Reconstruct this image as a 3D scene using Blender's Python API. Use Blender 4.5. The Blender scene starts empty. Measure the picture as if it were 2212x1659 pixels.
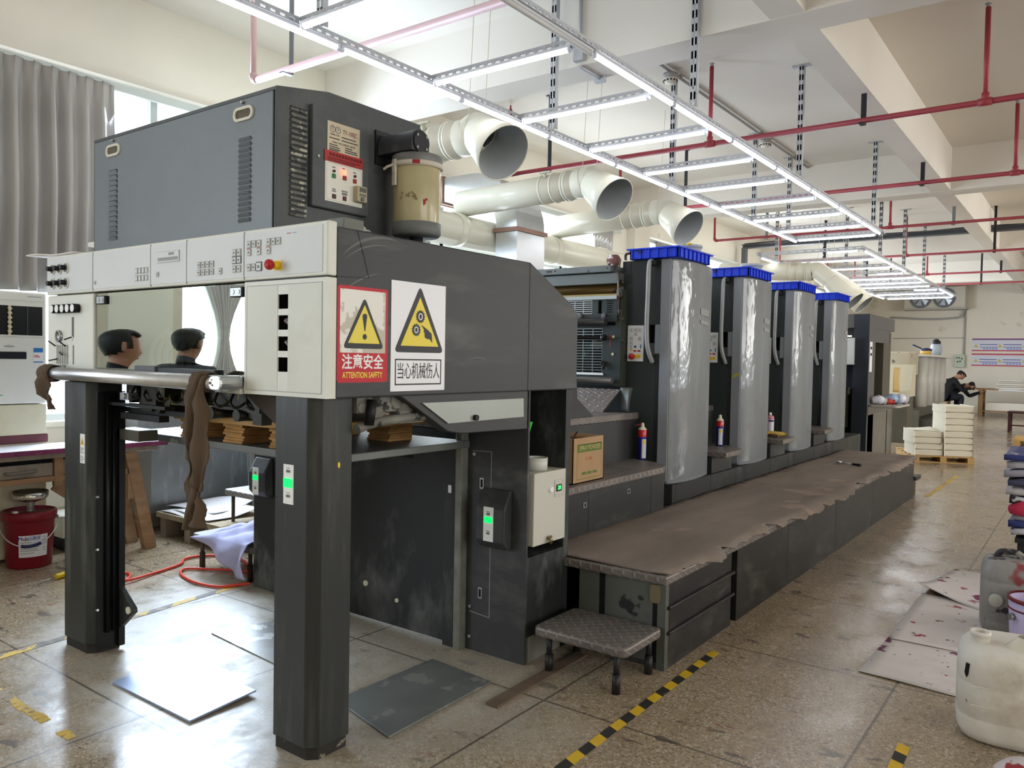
import bpy, math, random
from mathutils import Vector, Matrix
random.seed(7)
S = 0.84                       # drawing units -> metres
sc = bpy.context.scene
COL = sc.collection
PI = math.pi

# ---------------------------------------------------------------- camera
cam_d = bpy.data.cameras.new('camera'); cam = bpy.data.objects.new('camera', cam_d); COL.objects.link(cam)
yaw, pitch, roll = 0.63590742, -0.03246004, 0.01834223
fw = Vector((-math.sin(yaw)*math.cos(pitch), math.cos(yaw)*math.cos(pitch), math.sin(pitch)))
r0 = fw.cross(Vector((0, 0, 1))).normalized(); u0 = r0.cross(fw)
rt = r0*math.cos(roll) + u0*math.sin(roll); up = -r0*math.sin(roll) + u0*math.cos(roll)
M = Matrix((rt, up, -fw)).transposed().to_4x4(); M.translation = Vector((0, 0, 1.5))*S
cam.matrix_world = M
cam_d.sensor_width = 36.0; cam_d.lens = 36.0*1707.48/2212; cam_d.clip_start = 0.05; cam_d.clip_end = 200
sc.camera = cam

# ---------------------------------------------------------------- world, daylight, exposure
w = bpy.data.worlds.new('sky'); sc.world = w; w.use_nodes = True
bg = w.node_tree.nodes['Background']; bg.inputs[0].default_value = (0.86, 0.93, 1.0, 1); bg.inputs[1].default_value = 2.2
def daylight(x, y, z, sy, sz, watts, rotz, col=(0.80, 0.90, 1.0)):
    l = bpy.data.lights.new('daylight', 'AREA'); l.shape = 'RECTANGLE'; l.size = sz*S; l.size_y = sy*S
    l.energy = watts; l.color = col
    o = bpy.data.objects.new('daylight', l); COL.objects.link(o)
    o.location = Vector((x, y, z))*S
    o.rotation_euler = (0, -PI/2+0.45, 0) if rotz == 0 else (0, PI/2-0.45, 0)
for y0, y1, pw in ((-4.5, -0.1, 150), (3.15, 5.1, 235), (6.0, 11.4, 230), (12.7, 17.9, 260), (19.4, 24.4, 300)):
    daylight(-6.85, (y0+y1)/2, 2.3, y1-y0, 2.7, pw, 0, (0.66, 0.81, 1.0) if y0 == 3.15 else (0.80, 0.90, 1.0))
for y0, y1, pw in ((-3, 3, 120), (6, 12, 130), (14, 20, 260)):  # unseen right-hand windows, added to light the room from the aisle side
    daylight(7.85, (y0+y1)/2, 2.6, y1-y0, 2.2, pw, 1, (1.0, 0.97, 0.92))
sc.view_settings.view_transform = 'Standard'; sc.view_settings.look = 'None'
sc.view_settings.exposure = 0.30; sc.view_settings.gamma = 1.0; sc.view_settings.use_curve_mapping = False
cy = sc.cycles
cy.max_bounces = 7; cy.diffuse_bounces = 4; cy.glossy_bounces = 3; cy.transmission_bounces = 4; cy.transparent_max_bounces = 6
cy.sample_clamp_indirect = 6.0; cy.caustics_reflective = False; cy.caustics_refractive = False
cy.use_denoising = True

# ---------------------------------------------------------------- materials
MATS = {}
def nd(nt, t, **kw):
    n = nt.nodes.new(t)
    for k, v in kw.items(): setattr(n, k, v)
    return n
def ramp(nt, src, p0, p1, lo=0.0, hi=1.0):
    m = nd(nt, 'ShaderNodeMapRange'); m.inputs[1].default_value = p0; m.inputs[2].default_value = p1
    m.inputs[3].default_value = lo; m.inputs[4].default_value = hi; nt.links.new(src, m.inputs[0]); return m.outputs[0]
def noise(nt, vec, scale, detail=4, rough=0.55):
    n = nd(nt, 'ShaderNodeTexNoise'); n.inputs['Scale'].default_value = scale; n.inputs['Detail'].default_value = detail
    n.inputs['Roughness'].default_value = rough; nt.links.new(vec, n.inputs['Vector']); return n.outputs['Fac']
def mapv(nt, vec, scale=(1, 1, 1), rot=(0, 0, 0), loc=(0, 0, 0)):
    m = nd(nt, 'ShaderNodeMapping'); m.inputs['Scale'].default_value = scale; m.inputs['Rotation'].default_value = rot
    m.inputs['Location'].default_value = loc; nt.links.new(vec, m.inputs[0]); return m.outputs[0]
def mixc(nt, fac, a, b):
    m = nd(nt, 'ShaderNodeMix', data_type='RGBA')
    for i, v in ((0, fac), (6, a), (7, b)):
        if isinstance(v, (int, float)): m.inputs[i].default_value = v
        elif isinstance(v, tuple): m.inputs[i].default_value = (v[0], v[1], v[2], 1)
        else: nt.links.new(v, m.inputs[i])
    return m.outputs[2]
def mul(nt, a, b, op='MULTIPLY'):
    m = nd(nt, 'ShaderNodeMath', operation=op)
    for i, v in ((0, a), (1, b)):
        if isinstance(v, (int, float)): m.inputs[i].default_value = v
        else: nt.links.new(v, m.inputs[i])
    return m.outputs[0]
def sr(r, g, b):               # sRGB 0-255 -> linear
    f = lambda c: (c/255/12.92) if c/255 <= 0.04045 else ((c/255+0.055)/1.055)**2.4
    return (f(r), f(g), f(b))
def mat(name, col, rough=0.5, metal=0.0, var=0.0, vs=3.0, stretch=(1, 1, 1), smear=None, spots=None, bump=0.0, bs=60.0,
        emit=0.0, coat=0.0, spec=0.28, alpha=1.0, diamond=False, rvar=0.0):
    if name in MATS: return MATS[name]
    m = bpy.data.materials.new(name); m.use_nodes = True; MATS[name] = m
    nt = m.node_tree; b = nt.nodes['Principled BSDF']
    tc = nd(nt, 'ShaderNodeTexCoord').outputs['Object']
    b.inputs['Roughness'].default_value = rough; b.inputs['Metallic'].default_value = metal
    b.inputs['Specular IOR Level'].default_value = spec; b.inputs['Coat Weight'].default_value = coat
    b.inputs['Coat Roughness'].default_value = 0.08; b.inputs['Alpha'].default_value = alpha
    c = (col[0], col[1], col[2])
    out = None
    if var:
        f = ramp(nt, noise(nt, mapv(nt, tc, stretch), vs), 0.3, 0.7)
        out = mixc(nt, f, tuple(x*(1-var) for x in c), tuple(min(1, x*(1+var)) for x in c))
    if smear:                  # (colour, amount, scale, stretch)
        sc_, am, s_, st_ = smear
        f1 = ramp(nt, noise(nt, mapv(nt, tc, st_, (0.35, 0.2, 0.5)), s_, 6, 0.65), 0.5, 0.78)
        f2 = ramp(nt, noise(nt, tc, 1.7, 3), 0.35, 0.7)
        out = mixc(nt, mul(nt, mul(nt, f1, f2), am), out if out is not None else c, sc_)
    if spots:                  # list of (colour, threshold, scale)
        for k, (sc_, th, s_) in enumerate(spots):
            f = ramp(nt, noise(nt, mapv(nt, tc, (1, 1, 1), (0, 0, 0), (k*3.1, k*1.7, 2.0*k)), s_, 3, 0.6), th, th+0.03)
            out = mixc(nt, f, out if out is not None else c, sc_)
    if out is None: b.inputs['Base Color'].default_value = (*c, 1)
    else: nt.links.new(out, b.inputs['Base Color'])
    if rvar:
        nt.links.new(ramp(nt, noise(nt, tc, 4.0, 5), 0.3, 0.7, max(0.02, rough-rvar), min(1, rough+rvar)), b.inputs['Roughness'])
    h = None
    if diamond:                # raised tread lozenges: two families of short bars, turn about
        hs = None
        for ang, off in ((0.785, 0.0), (-0.785, 0.5)):
            v = mapv(nt, tc, (1, 1, 1), (0, 0, 0))
            sx = nd(nt, 'ShaderNodeSeparateXYZ'); nt.links.new(v, sx.inputs[0])
            # cell coordinates on the plane picked by the two largest extents: x+z and y
            a = mul(nt, mul(nt, sx.outputs[0], sx.outputs[2], 'ADD'), 19.0); bb = mul(nt, mul(nt, sx.outputs[1], sx.outputs[2], 'ADD'), 19.0)
            ca = mul(nt, mul(nt, mul(nt, a, off, 'ADD'), 1.0, 'FLOORED_MODULO'), 0.5, 'SUBTRACT')
            cb = mul(nt, mul(nt, mul(nt, bb, off, 'ADD'), 1.0, 'FLOORED_MODULO'), 0.5, 'SUBTRACT')
            ca_, sa_ = math.cos(ang), math.sin(ang)
            p = mul(nt, mul(nt, ca, ca_), mul(nt, cb, sa_), 'ADD'); q_ = mul(nt, mul(nt, cb, ca_), mul(nt, ca, sa_), 'SUBTRACT')
            d = mul(nt, mul(nt, mul(nt, p, 2.4), 2.0, 'POWER'), mul(nt, mul(nt, q_, 8.5), 2.0, 'POWER'), 'ADD')
            e = ramp(nt, d, 1.0, 0.35)
            hs = e if hs is None else mul(nt, hs, e, 'MAXIMUM')
        h = hs
        if out is not None: nt.links.new(mixc(nt, mul(nt, hs, 0.38), out, (0.36, 0.35, 0.34)), b.inputs['Base Color'])
    if bump or h is not None:
        bp = nd(nt, 'ShaderNodeBump'); bp.inputs['Strength'].default_value = bump if bump else 0.6; bp.inputs['Distance'].default_value = 0.004
        nt.links.new(h if h is not None else noise(nt, tc, bs, 3), bp.inputs['Height']); nt.links.new(bp.outputs[0], b.inputs['Normal'])
    if emit:
        b.inputs['Emission Color'].default_value = (*c, 1); b.inputs['Emission Strength'].default_value = emit
    return m

# ---------------------------------------------------------------- mesh builder (coordinates in drawing units)
class MB:
    def __init__(s): s.v, s.f, s.m, s.s, s.cur = [], [], [], [], 0
    def add(s, vs, fs, smooth=False):
        n = len(s.v); s.v += [tuple(v) for v in vs]
        for f in fs: s.f.append([i+n for i in f]); s.m.append(s.cur); s.s.append(smooth)
        return s
    def box(s, x0, x1, y0, y1, z0, z1):
        return s.add([(x0,y0,z0),(x1,y0,z0),(x1,y1,z0),(x0,y1,z0),(x0,y0,z1),(x1,y0,z1),(x1,y1,z1),(x0,y1,z1)],
                     [(3,2,1,0),(4,5,6,7),(0,1,5,4),(1,2,6,5),(2,3,7,6),(3,0,4,7)])
    def obox(s, c, sx, sy, sz, rz=0, rx=0, ry=0):
        R = Matrix.Rotation(rz, 3, 'Z') @ Matrix.Rotation(ry, 3, 'Y') @ Matrix.Rotation(rx, 3, 'X'); c = Vector(c)
        vs = [c + R @ Vector((a*sx/2, b*sy/2, d*sz/2)) for d in (-1, 1) for a, b in ((-1,-1),(1,-1),(1,1),(-1,1))]
        return s.add(vs, [(3,2,1,0),(4,5,6,7),(0,1,5,4),(1,2,6,5),(2,3,7,6),(3,0,4,7)])
    def prism(s, pts, ax, a, b, smooth=False):
        n = len(pts)
        put = {'x': lambda p, k: (k, p[0], p[1]), 'y': lambda p, k: (p[0], k, p[1]), 'z': lambda p, k: (p[0], p[1], k)}[ax]
        area = sum(pts[i][0]*pts[(i+1) % n][1]-pts[(i+1) % n][0]*pts[i][1] for i in range(n))
        if (area > 0) == (ax == 'y'): pts = pts[::-1]
        if a > b: a, b = b, a
        vs = [put(p, a) for p in pts] + [put(p, b) for p in pts]
        s.add(vs, [list(range(n))[::-1], list(range(n, 2*n))])
        nn = len(s.v)-2*n
        for i in range(n):
            j = (i+1) % n; s.f.append([nn+i, nn+j, nn+n+j, nn+n+i]); s.m.append(s.cur); s.s.append(smooth)
        return s
    def cyl(s, p0, p1, r0, r1=None, n=16, cap=True, smooth=True):
        r1 = r0 if r1 is None else r1
        return s.tube([p0, p1], [r0, r1], n, cap=cap, smooth=smooth)
    def tube(s, pts, r, n=10, closed=False, cap=True, smooth=True):
        P = [Vector(p) for p in pts]; k = len(P); rs = r if isinstance(r, (list, tuple)) else [r]*k
        T = []
        for i in range(k):
            a = P[i-1] if (i > 0 or closed) else P[i]; b = P[(i+1) % k] if (i < k-1 or closed) else P[i]
            t = b-a; T.append(t.normalized() if t.length > 1e-9 else Vector((0, 0, 1)))
        u = T[0].cross(Vector((0, 0, 1)));
        if u.length < 1e-3: u = T[0].cross(Vector((0, 1, 0)))
        u.normalize(); vs = []
        for i in range(k):
            u = (u - T[i]*u.dot(T[i])).normalized(); w_ = T[i].cross(u)
            for j in range(n):
                an = 2*PI*j/n; vs.append(P[i] + (u*math.cos(an)+w_*math.sin(an))*rs[i])
        fs = []
        for i in range(k if closed else k-1):
            i2 = (i+1) % k
            for j in range(n):
                j2 = (j+1) % n; fs.append((i*n+j, i*n+j2, i2*n+j2, i2*n+j))
        s.add(vs, fs, smooth); n0 = len(s.v)-len(vs)
        if cap and not closed:
            s.f.append([n0+j for j in range(n)][::-1]); s.m.append(s.cur); s.s.append(False)
            s.f.append([n0+(k-1)*n+j for j in range(n)]); s.m.append(s.cur); s.s.append(False)
        return s
    def lathe(s, prof, c, n=24, axis=None, smooth=True):
        c = Vector(c); R = axis if axis else Matrix.Identity(3); k = len(prof); vs = []
        for r, z in prof:
            for j in range(n):
                a = 2*PI*j/n; vs.append(c + R @ Vector((r*math.cos(a), r*math.sin(a), z)))
        fs = [(i*n+j, i*n+(j+1) % n, (i+1)*n+(j+1) % n, (i+1)*n+j) for i in range(k-1) for j in range(n)]
        return s.add(vs, fs, smooth)
    def grid(s, fn, nu, nv, smooth=True):
        vs = [fn(i/nu, j/nv) for i in range(nu+1) for j in range(nv+1)]
        return s.add(vs, [(i*(nv+1)+j, (i+1)*(nv+1)+j, (i+1)*(nv+1)+j+1, i*(nv+1)+j+1) for i in range(nu) for j in range(nv)], smooth)
    # flat patches on the three main kinds of face: 'E' looks +X (u=y, v=z), 'S' looks -Y (u=x, v=z), 'T' looks up (u=x, v=y)
    def flat(s, k, w_, pts, t=0.002):
        if k == 'E': return s.prism(pts, 'x', w_, w_+t)
        if k == 'S': return s.prism(pts, 'y', w_-t, w_)
        return s.prism(pts, 'z', w_, w_+t)
    def frect(s, k, w_, u0_, u1_, v0_, v1_, t=0.002): return s.flat(k, w_, [(u0_, v0_), (u1_, v0_), (u1_, v1_), (u0_, v1_)], t)

def rrect(u0_, u1_, v0_, v1_, r, n=4):
    out = []
    for cx_, cy_, a0 in ((u1_-r, v1_-r, 0), (u0_+r, v1_-r, PI/2), (u0_+r, v0_+r, PI), (u1_-r, v0_+r, 1.5*PI)):
        for i in range(n+1): a = a0+PI/2*i/n; out.append((cx_+r*math.cos(a), cy_+r*math.sin(a)))
    return out
def circ(cx_, cy_, r, n=20, ry=None): return [(cx_+r*math.cos(2*PI*i/n), cy_+(ry or r)*math.sin(2*PI*i/n)) for i in range(n)]
def spline(pts, m=6):
    P = [Vector(p) for p in pts]; out = []
    for i in range(len(P)-1):
        p0 = P[max(i-1, 0)]; p1 = P[i]; p2 = P[i+1]; p3 = P[min(i+2, len(P)-1)]
        for k in range(m):
            t = k/m; out.append(0.5*((2*p1)+(-p0+p2)*t+(2*p0-5*p1+4*p2-p3)*t*t+(-p0+3*p1-3*p2+p3)*t**3))
    return out+[P[-1]]

KIDS = {}
def link_to(o, parent):
    COL.objects.link(o)
    if parent is not None:
        KIDS.setdefault(parent.name, []).append(o)
        o.parent = parent
        if parent.type == 'EMPTY': o.matrix_parent_inverse = Matrix.Translation(-parent.location)
def obj(name, mb, mats, parent=None, bev=0.0, sub=0, thick=0.0, label=None, segs=2):
    me = bpy.data.meshes.new(name); me.from_pydata([(x*S, y*S, z*S) for x, y, z in mb.v], [], mb.f); me.validate(clean_customdata=False)
    if not isinstance(mats, (list, tuple)): mats = [mats]
    for m in mats: me.materials.append(m)
    if len(me.polygons) == len(mb.f):
        me.polygons.foreach_set('material_index', mb.m); me.polygons.foreach_set('use_smooth', mb.s)
    me.update()
    o = bpy.data.objects.new(name, me); link_to(o, parent)
    if thick: md = o.modifiers.new('solid', 'SOLIDIFY'); md.thickness = thick*S; md.offset = 0
    if bev: md = o.modifiers.new('bevel', 'BEVEL'); md.width = bev*S; md.segments = segs; md.limit_method = 'ANGLE'; md.angle_limit = 0.7
    if sub: md = o.modifiers.new('sub', 'SUBSURF'); md.levels = sub; md.render_levels = sub
    if label: o['label'] = label
    return o
def tag(o, label, cat, group=None, kind=None):
    o['label'] = label; o['category'] = cat
    if group: o['group'] = group
    if kind: o['kind'] = kind
    return o
def thing(name, label, cat, loc, group=None):
    o = bpy.data.objects.new(name, None); o.empty_display_size = 0.1; COL.objects.link(o)
    o.location = Vector(loc)*S
    return tag(o, label, cat, group)
def struct(name, mb, m, label=None, **kw):
    o = obj(name, mb, m, **kw); o['kind'] = 'structure'
    if label: o['label'] = label
    return o
def kids(o): return list(KIDS.get(o.name, []))
def dup(root, d, label, group=None, skip=()):
    def cp(o, par):
        c = o.copy(); COL.objects.link(c)
        if par is not None:
            c.parent = par; c.matrix_parent_inverse = o.matrix_parent_inverse; KIDS.setdefault(par.name, []).append(c)
        for k in kids(o):
            if k.name.split('.')[0] not in skip: cp(k, c)
        return c
    r = cp(root, None); r.location = root.location + Vector(d)*S; r['label'] = label
    if group: r['group'] = group
    return r
AX = {'E': Matrix(((0, 0, 1), (1, 0, 0), (0, 1, 0))), 'S': Matrix(((1, 0, 0), (0, 0, -1), (0, 1, 0))), 'T': Matrix.Identity(3)}
def text(body, k, pos, size, m, parent, sx=1.0, align='CENTER', name='lettering', bold=0.0, spin=0.0):
    c = bpy.data.curves.new(name, 'FONT'); c.body = body; c.size = size*S; c.align_x = align; c.align_y = 'CENTER'
    c.extrude = 0.0004; c.offset = bold*S; c.materials.append(m); c.resolution_u = 3
    tmp = bpy.data.objects.new(name, c); me = bpy.data.meshes.new_from_object(tmp); bpy.data.objects.remove(tmp)
    o = bpy.data.objects.new(name, me); link_to(o, parent)
    R = AX[k] @ Matrix.Rotation(spin, 3, 'Z') @ Matrix.Diagonal((sx, 1, 1))
    o.matrix_basis = Matrix.Translation(Vector(pos)*S) @ R.to_4x4()
    return o
# ================================================================ THE ROOM
XW, ZC, ZB, YF = -6.45, 4.40, 3.835, 30.0
wallp = mat('wall_plaster', sr(228, 222, 208), 0.85, var=0.04, vs=1.2, spots=[(sr(214, 206, 190), 0.66, 1.6)], bump=0.15, bs=14)
ceilp = mat('ceiling_plaster', sr(222, 216, 206), 0.9, var=0.035, vs=0.8, bump=0.12, bs=9)
white_frame = mat('window_aluminium', sr(190, 196, 194), 0.4, 0.6)
def floor_mat():
    m = bpy.data.materials.new('granite_floor'); m.use_nodes = True; nt = m.node_tree; b = nt.nodes['Principled BSDF']
    tc = nd(nt, 'ShaderNodeTexCoord').outputs['Object']
    v = nd(nt, 'ShaderNodeTexVoronoi'); v.inputs['Scale'].default_value = 130; nt.links.new(tc, v.inputs['Vector'])
    f1 = ramp(nt, noise(nt, tc, 190, 4, 0.75), 0.33, 0.67)
    c = mixc(nt, f1, sr(116, 99, 76), sr(186, 168, 140))
    sp = nd(nt, 'ShaderNodeSeparateColor'); nt.links.new(v.outputs['Color'], sp.inputs[0])
    c = mixc(nt, mul(nt, ramp(nt, sp.outputs[0], 0.80, 0.86), 0.5), c, sr(84, 72, 60))
    c = mixc(nt, mul(nt, ramp(nt, sp.outputs[1], 0.80, 0.84), 0.6), c, sr(200, 186, 168))
    # wear: long drags of grime and small dark blots
    c = mixc(nt, mul(nt, ramp(nt, noise(nt, mapv(nt, tc, (2.2, 0.8, 1)), 2.4, 5, 0.62), 0.50, 0.74), 0.34), c, sr(92, 78, 62))
    c = mixc(nt, mul(nt, ramp(nt, noise(nt, mapv(nt, tc, (1.0, 2.2, 1), (0, 0, 0.5), (4, 2, 0)), 5.2, 3, 0.55), 0.625, 0.67), 0.75), c, sr(70, 61, 56))
    c = mixc(nt, mul(nt, ramp(nt, noise(nt, mapv(nt, tc, (1.4, 3.0, 1), (0, 0, -0.4), (9, 5, 0)), 4.4, 3, 0.55), 0.685, 0.70), 0.6), c, sr(128, 62, 62))
    # pale paper dust lying around the delivery end
    sx = nd(nt, 'ShaderNodeSeparateXYZ'); nt.links.new(tc, sx.inputs[0])
    dx = mul(nt, mul(nt, sx.outputs[0], 2.75, 'ADD'), 1.45, 'DIVIDE'); dy = mul(nt, mul(nt, sx.outputs[1], -2.15, 'ADD'), 0.95, 'DIVIDE')
    d = mul(nt, mul(nt, dx, 2.0, 'POWER'), mul(nt, dy, 2.0, 'POWER'), 'ADD')
    d = mul(nt, d, mul(nt, noise(nt, tc, 2.6, 5, 0.6), 1.3), 'ADD')
    dust = mul(nt, ramp(nt, d, 1.75, 1.15), ramp(nt, noise(nt, tc, 11, 4, 0.65), 0.25, 0.7, 0.25, 0.8))
    c = mixc(nt, dust, c, sr(176, 172, 160))
    # tile joints
    def joint(o, off, pitch, wd):
        t = mul(nt, mul(nt, mul(nt, o, off, 'ADD'), pitch, 'DIVIDE'), 1.0, 'FLOORED_MODULO')
        t = mul(nt, mul(nt, t, 0.5, 'SUBTRACT'), 0.0, 'ABSOLUTE'); return ramp(nt, t, 0.5-wd/pitch, 0.5-wd/pitch*0.4)
    n_ = mul(nt, noise(nt, tc, 3, 2), 0.006)
    g = mul(nt, joint(mul(nt, sx.outputs[0], n_, 'ADD'), 0.70*S, 1.2*S, 0.007), joint(mul(nt, sx.outputs[1], n_, 'ADD'), -5.20*S, 0.585*2*S, 0.007), 'MAXIMUM')
    c = mixc(nt, mul(nt, g, 0.75), c, sr(62, 54, 48))
    nt.links.new(c, b.inputs['Base Color'])
    rg = ramp(nt, noise(nt, mapv(nt, tc, (1.5, 1, 1)), 3.2, 6, 0.65), 0.3, 0.72, 0.07, 0.36)
    rg = mul(nt, rg, mul(nt, dust, 0.35), 'ADD'); nt.links.new(rg, b.inputs['Roughness'])
    b.inputs['Specular IOR Level'].default_value = 0.5
    bp = nd(nt, 'ShaderNodeBump'); bp.inputs['Strength'].default_value = 0.25; bp.inputs['Distance'].default_value = 0.002
    nt.links.new(noise(nt, tc, 24, 5, 0.7), bp.inputs['Height']); nt.links.new(bp.outputs[0], b.inputs['Normal'])
    return m
struct('floor', MB().box(XW, 7.4, -5, YF, -0.12, 0), floor_mat())
struct('ceiling', MB().box(XW-0.3, 7.6, -5.2, YF+0.2, ZC, ZC+0.15), ceilp)
# window wall
wins = [(-4.5, -0.1), (0.75, 5.1), (6.0, 11.4), (12.7, 17.9), (19.4, 24.4)]
ZS, ZH = 0.95, 3.70
b = MB(); ys = [-5.0]
for a, c in wins: b.box(XW-0.22, XW, ys[-1], a, 0, ZC); b.box(XW-0.22, XW, a, c, 0, ZS); b.box(XW-0.22, XW, a, c, ZH, ZC); ys.append(c)
b.box(XW-0.22, XW, ys[-1], YF, 0, ZC)
struct('wall_left', b, wallp)
glass = bpy.data.materials.new('window_glass'); glass.use_nodes = True
nt = glass.node_tree; nt.nodes.clear(); o_ = nd(nt, 'ShaderNodeOutputMaterial'); mx = nd(nt, 'ShaderNodeMixShader'); mx.inputs[0].default_value = 0.06
nt.links.new(nd(nt, 'ShaderNodeBsdfTransparent').outputs[0], mx.inputs[1]); gl = nd(nt, 'ShaderNodeBsdfGlossy'); gl.inputs[1].default_value = 0.02
nt.links.new(gl.outputs[0], mx.inputs[2]); nt.links.new(mx.outputs[0], o_.inputs[0])
for i, (a, c) in enumerate(wins):
    f = MB(); x0, x1 = XW-0.16, XW-0.10
    for z in (ZS, ZH-0.05): f.box(x0, x1, a, c, z, z+0.05)
    n = max(3, round((c-a)/1.45))
    for k in range(n+1):
        y = a+(c-a)*k/n; f.box(x0, x1, y-0.03 if k else y, y+0.03 if k < n else y, ZS+0.05, ZH-0.05)
    f.box(x0, x1, a, c, 2.85, 2.9)
    wo = struct('window_%d' % (i+1), f, white_frame, label='aluminium window frame in the long window wall')
    obj('window_pane', MB().box(XW-0.135, XW-0.128, a+0.02, c-0.02, ZS+0.02, ZH-0.02), glass, wo)
    obj('window_sill', MB().box(XW-0.24, XW+0.02, a, c, ZS-0.04, ZS-0.001), wallp, wo)
struct('wall_far', MB().box(XW-0.22, 7.5, YF, YF+0.2, 0, ZC), wallp)
b = MB(); yy = -5.0
for a, c in ((-3, 3), (6, 12), (14, 20)): b.box(7.4, 7.6, yy, a, 0, ZC); b.box(7.4, 7.6, a, c, 0, 1.1); b.box(7.4, 7.6, a, c, 3.7, ZC); yy = c
b.box(7.4, 7.6, yy, YF, 0, ZC); struct('wall_right', b, wallp)
struct('wall_front', MB().box(XW-0.22, 7.5, -5.2, -5.0, 0, ZC), wallp)
# beams: cross beams over the columns, one long beam down the aisle
for i, y in enumerate((-1.2, 5.415, 11.95, 18.5, 25.0)):
    struct('trim_%d' % (i+1), MB().box(XW+0.001, 7.39, y, y+0.335, ZB, ZC+0.01), ceilp, label='plastered concrete cross beam under the ceiling')
struct('trim_6', MB().box(-1.87, -1.635, -4.99, YF-0.01, ZB+0.004, ZC+0.01), ceilp, label='plastered concrete long beam over the aisle')
for i, y in enumerate((0.0, 5.43, 11.95, 18.5, 24.9)):
    struct('trim_%d' % (i+7), MB().box(XW+0.001, XW+(0.14 if i else 0.02), y, y+0.55, 0, ZB+0.01 if i else ZC), wallp if i else mat('wall_painted_lit', sr(250, 252, 244), 0.8), label='shallow plastered column on the window wall')  # nearest column coloured whiter to stand in for light missing on it
# curtain track along the window heads
for i, (a, c) in enumerate(wins[1:4]):
    tr = thing('curtain_track', 'pale slotted curtain track over the %s window' % ('nearest', 'second', 'third')[i], 'curtain track', (XW+0.1, (a+c)/2, 3.6))
    obj('rail', MB().box(XW+0.07, XW+0.10, a-0.3, c+0.15, 3.575, 3.635), mat('track', sr(196, 202, 198), 0.5, 0.4), tr)
    bk = MB()
    for k in range(8): y = a+(c-a)*(k+0.3)/8; bk.box(XW+0.002, XW+0.07, y, y+0.03, 3.60, 3.625)
    obj('bracket', bk, white_frame, tr)
# ---------------------------------------------------------------- curtains
silver = mat('curtain_cloth', sr(172, 168, 164), 0.55, 0.0, var=0.10, vs=2.0, stretch=(1, 1, 0.3), spec=0.4)
def curtain(y0, y1, z0, z1, nf, amp, label, tie=None, seed=0, m=silver, gather=0.0):
    rnd = random.Random(seed); ph = [rnd.uniform(-0.5, 0.5) for _ in range(nf+2)]; am = [rnd.uniform(0.6, 1.3) for _ in range(nf+2)]
    def fn(u, v):
        z = z1+(z0-z1)*v; y = y0+(y1-y0)*u
        if tie:
            yt, zt = tie; k = math.exp(-((z-zt)/0.55)**2); y = y*(1-0.86*k)+yt*0.86*k
        if gather: y += gather*math.sin(3.0*u+1)*v*0.3*(1-u)
        q = u*nf; i = int(q); a_ = am[min(i, nf)]*amp*(0.35+0.65*min(1, v*5))
        x = XW+0.125+a_*math.sin(2*PI*(q+ph[min(i, nf)]*0.25*v))+0.01*math.sin(9*v+4*u)
        pinch = max(0, 1-v*9); y += 0.018*pinch*math.sin(4*PI*q)
        return (x, y, z+0.012*abs(math.sin(PI*q))*pinch)
    o = obj('curtain', MB().grid(fn, nf*8, 26), m, thick=0.004); return tag(o, label, 'curtain', None)
curtain(0.8, 3.2, 1.93, 3.60, 19, 0.05, 'long silver-grey pleated curtain behind the air conditioner', seed=3)
curtain(6.1, 6.9, 1.0, 3.58, 8, 0.03, 'grey curtain gathered below the thick white duct', seed=5)
curtain(10.6, 11.25, 1.0, 3.58, 7, 0.045, 'short bunch of grey curtain beside the second column', seed=8)
curtain(12.75, 14.6, 1.0, 3.60, 14, 0.035, 'dark grey curtain hanging past the second column', seed=9)
curtain(-0.80, -0.10, 0.6, 3.58, 10, 0.03, 'white curtain tied in at the middle, mirrored in the viewing window', tie=(-0.42, 1.62), seed=4, m=mat('white_curtain', sr(225, 225, 228), 0.7))
# ================================================================ CEILING: LIGHT FRAMES, SPRINKLER PIPES, DUCTS
galv = mat('galvanised_strut', sr(184, 186, 190), 0.5, 0.3, var=0.06, vs=8)
tube_on = mat('led_tube_lit', (0.93, 0.95, 1.0), 0.4, emit=9.0)
tube_off = mat('led_tube_dark', sr(205, 205, 205), 0.4)
tube_cap = mat('led_tube_cap', sr(215, 218, 224), 0.4)
def slotted(b, ax, a, c, k, z0, h=0.05, flange=0.035, pitch=0.062):
    put = (lambda u0_, u1_, w0_, w1_, z0_, z1_: b.box(u0_, u1_, w0_, w1_, z0_, z1_)) if ax == 'x' else (lambda u0_, u1_, w0_, w1_, z0_, z1_: b.box(w0_, w1_, u0_, u1_, z0_, z1_))
    t = 0.004
    put(a, c, k-t, k+t, z0, z0+h*0.36); put(a, c, k-t, k+t, z0+h*0.66, z0+h); put(a, c, k-t, k-t+flange, z0-0.004, z0)
    n = int((c-a)/pitch)
    for i in range(n+1):
        u = a+(c-a)*i/n; put(max(a, u-pitch*0.2), min(c, u+pitch*0.2), k-t, k+t, z0+h*0.36, z0+h*0.66)
ORD = ['first', 'second', 'third', 'fourth', 'fifth', 'sixth', 'seventh', 'eighth', 'ninth', 'tenth', 'eleventh', 'twelfth']
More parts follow.
